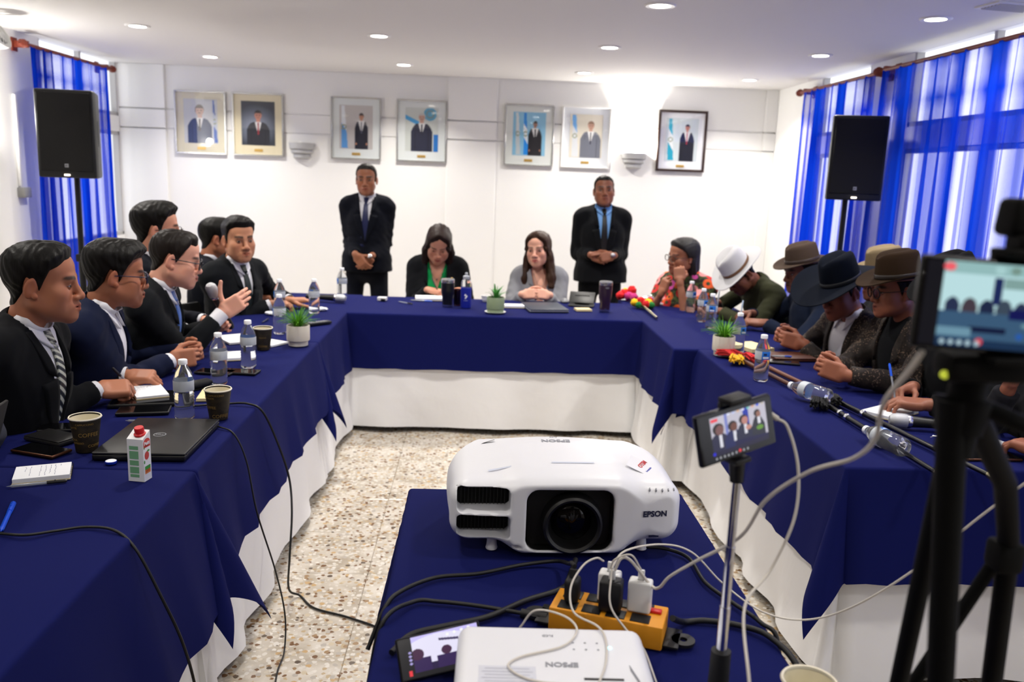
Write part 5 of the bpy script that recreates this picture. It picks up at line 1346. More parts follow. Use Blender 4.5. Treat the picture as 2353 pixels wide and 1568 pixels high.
def rect(w, h): q = MB(); q.poly([(-w/2, -h/2, 0), (w/2, -h/2, 0), (w/2, h/2, 0), (-w/2, h/2, 0)]); return q.mesh('print')
M_gr = mat('carton_green', srgb(120, 176, 132), .5); M_lf = mat('leaf_print', srgb(60, 150, 60), .5); M_ap = mat('apple_print', srgb(190, 34, 40), .4); M_or = mat('orange_print', srgb(222, 130, 70), .5)
front(0, .106, disc(.016, .012), M_red, 'logo_badge'); front(0, .099, rect(.032, .012), M_red, 'logo_badge')
o = front(0, .104, text_mesh('Petit', .0140, .0001, .0004), mat('print_white', srgb(248, 248, 248), .5), 'lettering'); o.location.x += .0004
front(-.002, .070, disc(.0105, .0115), M_ap, 'apple_picture'); o = front(.006, .082, disc(.006, .003), M_lf, 'leaf_picture')
front(0, .036, rect(.026, .011), M_lf, 'flavour_band'); front(0, .026, rect(.026, .012), M_or, 'flavour_band'); o = front(0, .027, text_mesh('APPLE', .008, .0001, .0002), mat('print_brown', srgb(190, 90, 40), .5), 'lettering'); o.location.x += .0004
front(-.014, .054, disc(.003, .005), M_lf, 'leaf_picture'); front(-.013, .093, disc(.002, .004), M_lf, 'leaf_picture')
for v, hh in ((.094, .010), (.074, .022), (.052, .014), (.032, .018), (.016, .008)): front(-.004, v, rect(.026, hh), M_gr, 'nutrition_print', 'y')
o = link('recycling_mark', MB().lathe([(.0045, 0), (.006, .0003), (.0065, 0)], 18).mesh('recycling_mark'), M_bl, jx, (0, -.006, h_+.0068), (math.atan2(.018, d_), 0, 0))
notebook(-1.155, 2.235, -68, (.105, .135, .012), 'spiral notepad with faint handwriting on the near left table', scribble=8, z=TT+.001)
pen((-1.20, 2.138, TT+.005), (-1.07, 2.19, TT+.005), (22, 22, 24), 'clear pen with black cap below the spiral notepad')
pen((-1.065, 1.86, TT+.006), (-1.125, 2.03, TT+.006), (24, 80, 214), 'blue pen lying at the left frame edge', False, .0055)
e = empty('round_tin', (-1.02, 2.345, TT), 0, 'small white and blue round tin before the closed laptop', 'tin')
MB().lathe([(0, 0), (.015, 0), (.016, .002), (.016, .007), (.0148, .008)], 24).build('tin_base', mat('tin_blue', srgb(20, 50, 170), .3), e); MB().lathe([(.0148, .008), (.012, .0095), (0, .01)], 24).build('tin_lid', M_cap, e)
phone_thing(-1.255, 2.43, 70, 'black phone with a bronze edge beside the near coffee cup', edge=mat('bronze_edge', srgb(90, 54, 34), .3, metal=.6))
e = empty('wallet', (-1.275, 2.545, TT), math.radians(-25), 'black leather wallet behind the near coffee cup', 'wallet')
MB().box((0, 0, .006), (.15, .09, .012), bev=.004, seg=2).build('wallet_body', M_blr, e); MB().box((0, 0, .0135), (.145, .086, .003), bev=.001).build('wallet_flap', M_bl, e)
phone_thing(-1.29, 2.66, -80, 'black phone behind the wallet on the left table')
pen((-1.14, 2.745, TT+.005), (-1.01, 2.745, TT+.005), (210, 214, 220), 'clear pen behind the closed laptop')
phone_thing(-1.125, 2.865, -78, 'black phone before the tablet of the writing man', dims=(.085, .17, .011))
e = empty('tablet', (-1.165, 3.02, TT), math.radians(14), 'black tablet case under the notepad of the writing man', 'tablet')
MB().box((0, 0, .006), (.25, .19, .012), bev=.004, seg=2).build('tablet_body', M_blr, e); MB().box((0, 0, .0123), (.235, .175, .0008)).build('screen', M_dark, e)
notebook(-1.185, 3.07, 30, (.11, .17, .008), 'open white notepad under the hand of the man with the striped tie', spiral=False, z=TT+.0130, scribble=4)
pen((-1.215, 3.035, TT+.028), (-1.275, 2.985, TT+.125), (24, 24, 26), 'pen held by the man with the striped tie')
e = empty('glasses_case', (-1.055, 3.19, TT), math.radians(50), 'black rounded glasses case beside the second water bottle', 'case')
MB().tube([(-.07, 0, .018), (-.05, 0, .018), (.05, 0, .018), (.07, 0, .018)], .02, 14, radii=[.008, .0178, .0178, .008]).build('case_shell', M_blr, e); MB().tube([(-.072, 0, .018), (.072, 0, .018)], .0182, 14).xform(Matrix.Scale(.1, 4, (0, 0, 1))).build('case_seam', M_bl, e)
notebook(-.958, 3.095, 8, (.10, .14, .008), 'cream covered spiral pad behind the second coffee cup', page=M_cream)
phone_thing(-1.06, 3.46, 80, 'black phone beside the second water bottle, left one'); phone_thing(-.965, 3.475, 84, 'black phone touching the third water bottle, right one', z=TT+.0)
notebook(-1.075, 3.765, 20, (.10, .15, .010), 'folded white notepad behind the clasped hands', spiral=False)
notebook(-1.165, 4.165, 35, (.15, .21, .006), 'loose white papers before the speaking man', M_paper, spiral=False)
notebook(-1.01, 4.10, 60, (.12, .18, .006), 'white papers under the far coffee cup side', M_paper, spiral=False)
pen((-1.16, 4.63, TT+.005), (-1.155, 4.76, TT+.005), (30, 34, 60), 'dark pen on the far left table', False)
e = empty('remote_control', (-.855, 4.645, TT), math.radians(-45), 'black remote control behind the left pot plant', 'remote')
MB().box((0, 0, .008), (.045, .15, .016), bev=.005, seg=2).build('remote_body', M_bl, e)
for i in range(3):
    for j in range(7): MB().box((-.012+i*.012, -.055+j*.016, .0165), (.007, .008, .002), bev=.0008, seg=1).build('button', M_silverink, e)
def microphone(p, d, lab, on=None):
    """p = tail end, d = direction to head"""
    e = empty('microphone', p, 0, lab, 'microphone', 'wireless handheld microphones'); q = Vector((0, 0, 1)).rotation_difference(Vector(d).normalized()); e.rotation_euler = q.to_euler()
    MB().lathe([(0, 0), (.014, .0), (.016, .01), (.016, .03), (.0165, .10), (.019, .165), (.021, .19)], 20).build('handle', M_bl, e)
    MB().lathe([(.021, .19), (.025, .198), (.025, .206)], 20).build('collar', M_steel, e)
    g = add_bump(mat('mic_grille', srgb(186, 188, 192), .4, metal=.6), 900, .5, .001, 'vor')
    MB().lathe([(.025, .206), (.0265, .214), (.0265, .24), (.024, .256), (.016, .266), (0, .269)], 20).build('grille', g, e)
    return e
microphone((-1.145, 4.0, .845), (-.20, -.52, .83), 'microphone held up by the speaking man')
microphone((-1.09, 5.512, TT+.027), (.97, -.22, .0), 'microphone lying at the far end of the left table')
microphone((1.765, 2.83, TT+.028), (-.97, .25, 0), 'microphone lying beside the black staffs on the right')
for x, y, lab in ((-1.17, 4.93, 'crumpled paper napkin by the far left elbow'), (-.935, 5.13, 'crumpled white wrapper with a dark tip on the far left table')):
    bm = bmesh.new(); bmesh.ops.create_icosphere(bm, subdivisions=3, radius=.03); r = random.Random(int(y*100))
    for v in bm.verts: v.co = Vector((v.co.x*1.6, v.co.y, v.co.z*.35))*(1+r.uniform(-.16, .16)); v.co.z = max(v.co.z, -.008)
    me = bpy.data.meshes.new('paper_napkin'); bm.to_mesh(me); bm.free(); tag(link('paper_napkin', me, M_paper, None, (x, y, TT+.009)), lab, 'napkin')
# --- head table
def tumbler(x, y, h, r, colr, lab):
    e = empty('travel_tumbler', (x, y, TT), 0, lab, 'tumbler')
    m_ = mat('tumbler_%d_%d_%d' % colr, srgb(*colr), .35, coat=.3)
    MB().lathe([(0, 0), (r*.78, 0), (r*.8, .012)], 32).build('steel_base', M_steel, e); MB().lathe([(r*.8, .012), (r*.82, .06), (r, .09), (r*1.02, h-.025)], 32).build('tumbler_body', m_, e)
    MB().lathe([(r*1.02, h-.025), (r*1.04, h-.012), (r*1.02, h-.006)], 32).build('steel_rim', M_steel, e); MB().lathe([(r*1.02, h-.006), (r*.98, h), (0, h)], 32).build('lid', mat('clear_lid', (.8, .8, .82), .1, trans=.6), e)
    return e
tumbler(-.175, 5.44, .178, .042, (14, 14, 16), 'black steel rimmed tumbler before the woman in green')
t = tumbler(.846, 5.43, .195, .042, (44, 24, 44), 'dark purple steel rimmed tumbler at the right end of the head table')
me = text_mesh('YETI', .012, .0002, .0003); link('lettering', me, M_silverink, t, (.004, -.0432, .155), (math.pi/2, 0, 0))
me = text_mesh('YETI', .008, .0002, .0003); link('lettering', me, M_steel, t, (0, -.0345, .016), (math.pi/2, 0, 0))
e = empty('sports_bottle', (-.056, 5.405, TT), 0, 'clear sports bottle in a royal blue sleeve with white logo', 'bottle'); rb = mat('royal_blue_sleeve', srgb(18, 34, 150), .5)
MB().lathe([(0, 0), (.033, 0), (.034, .004), (.034, .13), (.032, .132)], 28).build('sleeve', rb, e); MB().lathe([(.0325, .13), (.0325, .16), (.028, .175), (.02, .185), (.018, .19)], 28).build('bottle_neck', M_pet, e)
MB().lathe([(.02, .186), (.021, .19), (.021, .203), (.016, .206), (.008, .208), (.009, .222), (.006, .226), (0, .226)], 20).build('spout_cap', mat('grey_cap', srgb(170, 176, 184), .3), e)
for dx, dz, rr in ((-.004, .085, .007), (.004, .076, .008), (-.002, .066, .006)): o = link('logo_mark', disc(rr*.7, rr), M_cap, e, (dx, -.0343, dz), (math.pi/2, .4, 0))
link('lettering', text_mesh('ministerio', .006, .0002), M_cap, e, (0, -.0345, .05), (math.pi/2, 0, 0))
e = empty('drinking_glass', (-.11, 5.50, TT), 0, 'dark tinted drinking glass between the tumbler and the blue bottle', 'glass')
MB().lathe([(0, 0), (.026, 0), (.028, .004), (.033, .105), (.031, .105), (.027, .008), (0, .008)], 24).build('glass_wall', mat('smoky_glass', srgb(70, 50, 66), .05, trans=.85), e)
MB().lathe([(0, .009), (.0268, .009), (.0295, .06), (0, .06)], 24).build('drink', mat('dark_drink', srgb(24, 12, 18), .1), e)
e = empty('charger_block', (-.61, 5.60, TT), math.radians(-10), 'small white charger block at the left of the head table', 'charger'); MB().box((0, 0, .012), (.06, .045, .024), bev=.004).build('charger_body', M_plas, e); MB().box((.012, -.025, .009), (.03, .012, .014), bev=.002).build('plug', M_bl, e)
pen((-.50, 5.545, TT+.005), (-.40, 5.455, TT+.005), (24, 24, 26), 'clear black capped pen on the left of the head table')
notebook(-.30, 5.725, 6, (.20, .15, .014), 'white notebook under the hand of the woman in green', spiral=False); pen((-.43, 5.63, TT+.005), (-.28, 5.60, TT+.005), (30, 90, 210), 'blue capped pen below the white notebook')
pen((-.245, 5.80, TT+.03), (-.30, 5.86, TT+.13), (30, 30, 34), 'pen in the hand of the woman in green', False)
notebook(.26, 5.49, 4, (.13, .09, .012), 'white notepad right of the green pot', spiral=False)
e = empty('saucer', (.131, 5.235, TT), 0, 'white saucer under the sage green pot', 'saucer'); MB().lathe([(0, .0), (.05, 0), (.066, .006), (.067, .008), (.06, .006), (0, .003)], 30).build('saucer_dish', M_plas, e)
e = empty('small_cup', (.075, 5.70, TT), 0, 'small white cup behind the green pot', 'cup'); MB().lathe([(0, 0), (.02, 0), (.03, .03), (.032, .04), (.03, .04), (.026, .01), (0, .008)], 24).build('cup_bowl', M_plas, e); MB().lathe([(.010, -.002), (.012, 0), (.010, .002)], 14, (.036, 0, .024), Matrix.Rotation(math.pi/2, 3, 'X')).build('handle', M_plas, e)
e = empty('document_folder', (.455, 5.455, TT), math.radians(8), 'slate grey document folder before the woman in grey', 'folder'); mf = mat('slate_leatherette', srgb(40, 48, 62), .5)
MB().box((0, 0, .003), (.255, .32, .005), bev=.002).build('back_cover', mf, e); MB().box((0, -.002, .0095), (.245, .30, .008)).build('paper_stack', M_paper, e, smooth=None); MB().box((0, 0, .0165), (.255, .32, .005), bev=.002).build('front_cover', mf, e)
e = empty('tablet_stand', (.72, 5.64, TT), math.radians(-12), 'black tablet propped on its folded case', 'tablet'); MB().box((0, .03, .05), (.17, .008, .11), Matrix.Rotation(math.radians(-55), 3, 'X'), bev=.003).build('tablet_body', M_bl, e); MB().box((0, .0, .004), (.17, .12, .006), bev=.002).build('case_flap', M_blr, e); MB().box((0, .055, .033), (.1, .006, .072), Matrix.Rotation(math.radians(25), 3, 'X'), bev=.002).build('case_prop', M_blr, e)
notebook(.705, 5.43, 10, (.10, .075, .010), 'cream memo pad before the propped tablet', page=M_cream, spiral=False)
e = empty('computer_mouse', (.62, 5.78, TT), 0, 'small grey mouse beside the propped tablet', 'mouse'); MB().lathe([(.028, 0), (.03, .008), (.024, .02), (.012, .027), (0, .028)], 20, sy=1.5).build('mouse_shell', mat('mouse_grey', srgb(120, 122, 126), .4), e); MB().box((0, .012, .028), (.006, .014, .004), bev=.001).build('scroll_wheel', M_bl, e)
# --- right tables: ceremonial staffs
def staff(p0, p1, m_, lab, r=.011, tassels=(), rings=(), tip=None):
    p0, p1 = Vector(p0), Vector(p1); e = empty('ceremonial_staff', p0, 0, lab, 'staff', 'ceremonial staffs lying on the right tables'); d = p1-p0; n = d.normalized()
    MB().tube([(0, 0, 0), d*.3, d*.7, d], r, 12, radii=[r*1.1, r, r*.9, r*.8]).build('shaft', m_, e)
    if tip: MB().tube([d-n*.03, d-n*.004, d, d+n*.001], r, 14, radii=[r*1.15, r*1.25, r*1.2, r*.4]).build('ferrule', tip, e)
    for t_, L in rings: MB().tube([d*t_, d*t_+n*L*.3, d*t_+n*L*.7, d*t_+n*L], r, 14, radii=[r*1.2, r*1.5, r*1.5, r*1.2]).build('metal_collar', M_chrome, e)
    for c, dirn, L, w0, sd in tassels:
        rr = random.Random(sd); b = MB(); dr = Vector(dirn).normalized(); sidev = dr.cross(Vector((0, 0, 1))).normalized()
        for k in range(46):
            a = rr.uniform(-1, 1); hh = rr.uniform(0, 1); s0 = sidev*a*w0*.35; tipp = dr*L*rr.uniform(.75, 1)+sidev*a*w0+Vector((0, 0, -.006+hh*.028))
            b.tube([s0+Vector((0, 0, .004)), (s0+tipp)*.5+Vector((0, 0, .010*hh+.004)), tipp], .0035, 5)
        o = b.build('tassel', mat('yarn_%d_%d_%d' % c, srgb(*c), .9), e, tuple(d*.03+Vector((0, 0, .004)))); o['kind'] = 'stuff'
    return e
M_bw = mat('brown_varnished_wood', srgb(82, 46, 32), .35); M_bw2 = mat('reddish_wood', srgb(104, 60, 40), .4); M_ebony = mat('ebony_lacquer', srgb(12, 12, 13), .25); M_brass = mat('pale_brass', srgb(190, 180, 150), .25, metal=1)
zt = TT+.014
staff((1.275, 4.02, zt), (1.362, 3.36, zt), M_bw, 'brown wooden staff with yellow yarn tassel beside the upright bottle', .011, [((214, 164, 20), (-.25, -.95, 0), .16, .035, 3), ((190, 40, 40), (-.35, .5, 0), .10, .04, 4)], [(.02, .03)])
staff((1.325, 4.06, zt), (1.425, 3.42, zt), M_bw2, 'reddish wooden staff with red yarn tassel near the right plant', .011, [((176, 34, 36), (-.9, .25, 0), .13, .035, 5), ((196, 40, 44), (.1, -.95, 0), .16, .02, 6)], [(.05, .03)])
staff((1.375, 3.245, zt), (1.402, 2.345, zt), M_ebony, 'black staff with silver end lying under the near bottle', .0095, [((12, 12, 13), (-.35, -.9, 0), .16, .04, 7)], [(.02, .035), (.09, .03), (.24, .015), (.30, .02)], M_brass)
staff((1.435, 3.275, zt), (1.560, 2.335, zt), M_ebony, 'black staff with silver end beside the microphone', .0095, [((12, 12, 13), (-.2, -.95, 0), .12, .02, 8)], [(.0, .045), (.08, .02), (.26, .02)], M_brass)
def pompoms(e, spots):
    for (x, y, z, r, c) in spots:
        bm = bmesh.new(); bmesh.ops.create_icosphere(bm, subdivisions=3, radius=r); q = random.Random(int(x*9999))
        for v in bm.verts: v.co *= 1+q.uniform(-.22, .12)
        me = bpy.data.meshes.new('pompom'); bm.to_mesh(me); bm.free(); me.polygons.foreach_set('use_smooth', [True]*len(me.polygons)); link('pompom', me, mat('yarn_%d_%d_%d' % c, srgb(*c), .9), e, (x, y, z))
e = staff((1.125, 5.62, TT+.02), (1.130, 5.14, TT+.012), M_brass, 'staff with red and yellow yarn pompoms at the corner of the tables', .010)
RED, YEL, GRN, MAG = (204, 24, 30), (238, 184, 14), (24, 110, 40), (190, 50, 120)
pompoms(e, [(-.005, .02, .02, .032, RED), (-.045, .01, .012, .028, YEL), (.045, .0, .015, .03, YEL), (.02, -.05, .012, .026, RED), (-.03, -.05, .005, .022, GRN), (.055, -.05, .006, .024, GRN), (.06, .045, .02, .028, RED)])
e = staff((1.09, 5.98, TT+.022), (1.108, 5.70, TT+.02), M_brass, 'staff with red and pink flowers at the far corner of the right row', .009)
pompoms(e, [(-.02, .0, .02, .036, RED), (-.055, -.02, .01, .03, RED), (.03, .0, .045, .034, RED), (.0, -.06, .012, .032, MAG), (.03, -.1, .01, .03, MAG), (-.01, .03, .04, .02, YEL)])
bm = bmesh.new(); bmesh.ops.create_icosphere(bm, subdivisions=3, radius=.045); q = random.Random(4)
for v in bm.verts: v.co = Vector((v.co.x, v.co.y, v.co.z*.75))*(1+q.uniform(-.15, .15))
me = bpy.data.meshes.new('foil_ball'); bm.to_mesh(me); bm.free(); tag(link('foil_ball', me, mat('silver_foil', srgb(220, 224, 230), .2, metal=.8), None, (1.21, 5.80, TT+.030)), 'crumpled silver foil beside the flowered staffs', 'foil')
notebook(1.375, 5.86, -30, (.13, .19, .008), 'open white notebook before the woman in the floral blouse', spiral=False)
notebook(1.455, 4.30, 20, (.14, .19, .016), 'cream notepads stacked behind the red tassel', page=M_cream, spiral=False)
pen((1.575, 5.40, TT+.03), (1.60, 5.46, TT+.15), (180, 190, 205), 'pen in the hand of the man in the white hat', False)
pen((1.615, 5.03, TT+.03), (1.63, 5.05, TT+.15), (170, 190, 210), 'upright pen held by the man in the taupe hat', False)
e = empty('leather_folder', (1.575, 4.08, TT), math.radians(5), 'brown leather folder before the joined hands', 'folder'); mf = mat('brown_leather', srgb(84, 44, 30), .45)
MB().box((0, 0, .005), (.22, .17, .009), bev=.003).build('back_cover', mf, e); MB().box((0, 0, .0135), (.215, .166, .006), bev=.002).build('front_cover', mf, e)
phone_thing(1.50, 3.96, 75, 'black phone beside the brown leather folder'); pen((1.46, 4.02, TT+.022), (1.56, 4.01, TT+.022), (60, 90, 190), 'pen lying on the brown leather folder')
notebook(1.605, 3.085, -55, (.12, .20, .012), 'spiral notepad under the hands of the writing man', z=TT); pen((1.66, 3.16, TT+.028), (1.655, 3.235, TT+.165), (20, 90, 230), 'blue pen held by the man in the black hat')
e = empty('tablet', (1.68, 2.60, TT), math.radians(2), 'black tablet with a bronze edge at the near end of the right table', 'tablet'); MB().box((0, 0, .004), (.19, .13, .008), bev=.003).build('tablet_body', mat('bronze_edge'), e); MB().box((0, 0, .0083), (.182, .122, .0008)).build('screen', M_dark, e)
notebook(1.76, 2.72, 20, (.11, .10, .010), 'cream notepad beside the grey sleeve', spiral=False)
e = empty('eyeglasses', (1.63, 2.74, TT), math.radians(30), 'folded eyeglasses beside the microphone', 'eyeglasses')
b = MB()
for s in (-1, 1): b.lathe([(.019, -.001), (.0205, 0), (.019, .001)], 20, (s*.024, 0, .02), Matrix.Rotation(math.pi/2, 3, 'X')); b.tube([(s*.045, 0, .024), (s*.045, .02, .02), (-s*.03, .03+.006*s, .008)], .0014, 6)
b.build('spectacle_frame', M_steel, e)
for s in (-1, 1): MB().lathe([(0, 0), (.019, 0)], 20, (s*.024, 0, .02), Matrix.Rotation(math.pi/2, 3, 'X')).build('lens', M_lens, e)

# --- loudspeakers on stands
def loudspeaker(x, y, zc, yaw, lab, slab_, lr=.48):
    e = empty('loudspeaker', (x, y, zc-.265), math.radians(yaw), lab, 'loudspeaker', 'black loudspeakers on tripod stands')
    w_, h_, d_ = .335, .53, .30
    pts = [(-w_/2, 0), (w_/2, 0), (w_/2, .06), (w_*.36, d_), (-w_*.36, d_), (-w_/2, .06)]
    b = MB(); b.prism(pts, 2, 0, h_); bmesh.ops.bevel(b.bm, geom=b.bm.edges[:], offset=.014, segments=3, profile=.6, affect='EDGES'); b.build('cabinet', mat('speaker_shell', srgb(24, 25, 27), .5), e)
    MB().box((0, -.003, h_/2+.012), (w_-.03, .012, h_-.06), bev=.006).build('grille', add_bump(mat('speaker_grille', srgb(12, 12, 13), .7), 700, .8, .002, 'vor'), e)
    MB().box((0, -.0095, .075), (.022, .003, .022), bev=.001).build('badge', M_silverink, e)
    link('lettering', text_mesh('JBL', .009, .0003, .0003), M_bl, e, (0, -.0112, .075), (math.pi/2, 0, 0))
    MB().box((0, -.009, .018), (.034, .004, .010), bev=.002).build('status_light', mat('speaker_led', (1, 1, 1), .4, emit=(1, .85, .7), estr=3), e)
    for s in (-1, 1): MB().box((s*(w_*.455), .12, h_*.52), (.012, .04, .16), Matrix.Rotation(s*.22, 3, 'Z'), bev=.004).build('side_handle', M_bl, e)
    st = empty('speaker_stand', (x+math.cos(0)*0, y+.12, 0), math.radians(yaw), slab_, 'speaker stand', 'tripod speaker stands')
    hz = zc-.265
    MB().tube([(0, 0, .12), (0, 0, hz+.02)], .0175, 14).build('pole', M_bl, st); MB().tube([(0, 0, .15), (0, 0, .98)], .021, 14).build('outer_tube', M_bl, st)
    MB().box((0, 0, .98), (.06, .06, .05), bev=.008).build('clamp', M_bl, st); MB().tube([(.03, 0, .98), (.06, 0, .98)], .014, 10).build('clamp_knob', M_bl, st); MB().tube([(0, 0, .52), (0, 0, .58)], .032, 14).build('collar', M_bl, st)
    for k in range(3):
        a = k*2*math.pi/3+.5; c, s = math.cos(a), math.sin(a)
        MB().tube([(.03*c, .03*s, .55), (lr*c, lr*s, .03)], .012, 8).build('leg', M_bl, st); MB().tube([(.02*c, .02*s, .15), (lr*.56*c, lr*.56*s, .275)], .008, 8).build('brace', M_bl, st); MB().tube([((lr-.005)*c, (lr-.005)*s, .04), ((lr+.01)*c, (lr+.01)*s, .011)], .016, 8).build('rubber_foot', M_blr, st)
loudspeaker(-2.533, 5.45, 1.75, 8, 'black loudspeaker on a stand before the left curtain', 'black tripod stand under the left loudspeaker')
loudspeaker(2.405, 5.42, 1.785, -14, 'black loudspeaker on a stand before the right curtain', 'black tripod stand under the right loudspeaker', .25)

# --- projector
M_pw = mat('projector_white', srgb(232, 233, 238), .38); M_pg = mat('projector_grey_print', srgb(150, 152, 160), .6); M_nvy = mat('print_navy', srgb(20, 24, 60), .5)
pj_ = empty('projector', (.222, 1.765, TT), math.radians(2.0), 'large white projector with a recessed black lens', 'projector')
F = Field((-.30, -.03, -.0), (.30, .43, .215), .0034)
F.add(rbox((0, .20, .103), (.264, .185, .070), .045)); 
fx, fy, fz = F.xyz()
F.V = F.V.copy()
# plan: tapered back corners, convex front, gently arched top
tp = np.maximum(np.abs(fx)-(.275-.32*np.maximum(fy-.16, 0)**1.15), 0)
F.V = np.maximum(F.V, (np.abs(fx)-(.264-.55*np.maximum(fy-.22, 0)))*.9).astype(np.float32)
F.add(ell((0, .20, .105), (.25, .19, .092)), .05)
F.add(rbox((.008, .072, .090), (.128, .062, .080), .03), .055)
F.V = np.maximum(F.V, (.010-fz)).astype(np.float32)
fr_front = .012+.30*np.maximum(np.abs(fx)-.14, 0)**1.5
F.V = -sm_min(-F.V, (-(fr_front-fy)*.95+0*fz).astype(np.float32), .018) if False else np.maximum(F.V, (fr_front-fy)*.95+0*fz).astype(np.float32)
F.cut(rbox((.006, .0, .090), (.099, .075, .073), .028), .004)
for zz in (.1335, .0725):
    F.cut(rbox((-.188, .0, zz), (.060, .09, .0280), .012), .002)
for s in (-1, 1): F.cut(ell((.014+s*.128, .010, .026), (.013, .02, .0055)), .002)
P, Q = F.nets(); me = pymesh('housing', P, Q); me.set_sharp_from_angle(angle=math.radians(50)); link('housing', me, M_pw, pj_)
def front_y(x, z):
    i = int(round((x-F.o[0])/F.h)); k = int(round((z-F.o[2])/F.h)); col = F.V[i, :, k]; j = int(np.argmax(col < 0)); return F.o[1]+F.h*j
def top_z(x, y):
    i = int(round((x-F.o[0])/F.h)); j = int(round((y-F.o[1])/F.h)); col = F.V[i, j, :]; k = len(col)-1-int(np.argmax(col[::-1] < 0)); return F.o[2]+F.h*(k+.5)
MB().box((.006, .046, .090), (.192, .004, .140), bev=.0015, seg=1).build('lens_bay', mat('lens_bay_black', srgb(10, 10, 11), .6), pj_)
ol = []
for cx_, cz_, a0_ in ((.069, .043, 0), (-.069, .043, 90), (-.069, -.043, 180), (.069, -.043, 270)):
    for k in range(9): a_ = math.radians(a0_+k*11.25); ol.append((.006+cx_+.0275*math.cos(a_), .090+cz_+.0275*math.sin(a_)))
b = MB(); A_ = [b.bm.verts.new((x_, .020, z_)) for x_, z_ in ol]; B_ = [b.bm.verts.new((x_, .047, z_)) for x_, z_ in ol]
for i in range(len(ol)): b.bm.faces.new((A_[i], A_[(i+1) % len(ol)], B_[(i+1) % len(ol)], B_[i]))
b.build('lens_bay_lining', mat('lens_bay_black'), pj_)
ln = MB().lathe([(.069, .0), (.070, -.035), (.067, -.060), (.062, -.064), (.056, -.060), (.050, -.035), (.047, -.028)], 48, (.012, .07, .080), Matrix.Rotation(-math.pi/2, 3, 'X')); 
ln2 = bpy.data.objects.new('x', None)
def zrot(): return Matrix.Rotation(math.pi/2, 3, 'X')
bpy.data.objects.remove(ln2); ln.bm.free()
lens = MB().lathe([(.069, .0), (.070, .035), (.067, .060), (.062, .064), (.056, .060), (.050, .035), (.047, .028)], 48, (.012, .07, .080), zrot()).build('lens_barrel', mat('lens_barrel_black', srgb(18, 18, 19), .4), pj_)
MB().lathe([(.0475, .027), (.04, .034), (.025, .040), (0, .043)], 40, (.012, .07, .080), zrot()).build('lens_glass', mat('lens_coated_glass', srgb(5, 4, 6), .06, spec=.35), lens)
MB().lathe([(.064, .058), (.0655, .060), (.064, .062)], 48, (.012, .07, .080), zrot()).build('focus_ring', M_blr, lens)
for zz in (.1335, .0725):
    MB().box((-.188, .080, zz), (.118, .004, .054)).build('vent_back', mat('vent_black', srgb(6, 6, 6), .8), pj_, smooth=None)
    for k in range(13): MB().box((-.188-.05+k*.0083, .074, zz), (.0012, .008, .052)).build('vent_fin', M_bl, pj_, smooth=None)
tx, tz = .198, .108
ytx = front_y(tx, tz); sl = math.atan2(front_y(tx+.03, tz)-front_y(tx-.03, tz), .06)
link('lettering', text_mesh('EPSON', .0185, .0004, .0006), M_nvy, pj_, (tx, ytx-.0035, tz), (math.pi/2, 0, sl))
for q in ((.20, .052),):
    link('feature_label', rect(.024, .006), M_nvy, pj_, (q[0], front_y(*q)-.003, q[1]), (math.pi/2, 0, sl))
for k in range(5):
    x = .185+k*.0145; zz = .160-.001*k; y = front_y(x, .150)
    MB().box((x, y+.006, zz), (.0022, .006, .011), Matrix.Rotation(.5, 3, 'X')).build('indicator', M_pg, pj_, smooth=None)
    link('indicator_icon', disc(.0022, .0022, 8), M_pg, pj_, (x, y-.0022, .143), (math.pi/2, 0, sl))
link('lettering', text_mesh('EPSON', .024, .0004, .0006), M_pg, pj_, (.0, .27, top_z(0, .27)+.0006), (-.05, 0, math.pi))
link('lettering', text_mesh('3LCD', .008, .0003), M_pg, pj_, (.0, .32, top_z(0, .32)+.0006), (-.1, 0, math.pi))
link('warning_label', rect(.10, .006), mat('label_pale_blue', srgb(206, 212, 228), .5), pj_, (.02, .105, top_z(.02, .105)+.0012), (.12, 0, 0))
link('warning_label', rect(.055, .006), mat('label_pale_blue'), pj_, (-.15, .095, top_z(-.15, .095)+.0022), (.22, -.16, .12))
st_ = link('property_sticker', rect(.075, .06), mat('sticker_white', srgb(240, 240, 244), .4), pj_, (.19, .12, top_z(.19, .12)+.003), (.10, .36, -.35))
link('lettering', text_mesh('OTSM', .016, .0003, .0004), mat('sticker_red', srgb(200, 60, 60), .5), st_, (-.004, .012, .0006), (0, 0, 1.4)); link('lettering', text_mesh('inventario', .008, .0003), mat('sticker_blue', srgb(90, 100, 190), .5), st_, (.014, .0, .0006), (0, 0, 1.4))
link('arrow_mark', rect(.012, .004), M_pg, pj_, (.0, .2, top_z(0, .2)+.001), (0, 0, .5))
for sx in (-.165, .185): MB().lathe([(.013, 0), (.014, .003), (.012, .01), (.009, .045)], 16, (sx, .07, 0)).build('foot', M_pw, pj_)
MB().lathe([(.013, 0), (.014, .003), (.012, .01), (.009, .045)], 16, (0, .33, 0)).build('foot', M_pw, pj_)
link('handle_slot', rect(.05, .012), M_bl, pj_, (-.175, .30, top_z(-.175, .30)+.001), (-.25, -.25, .2))
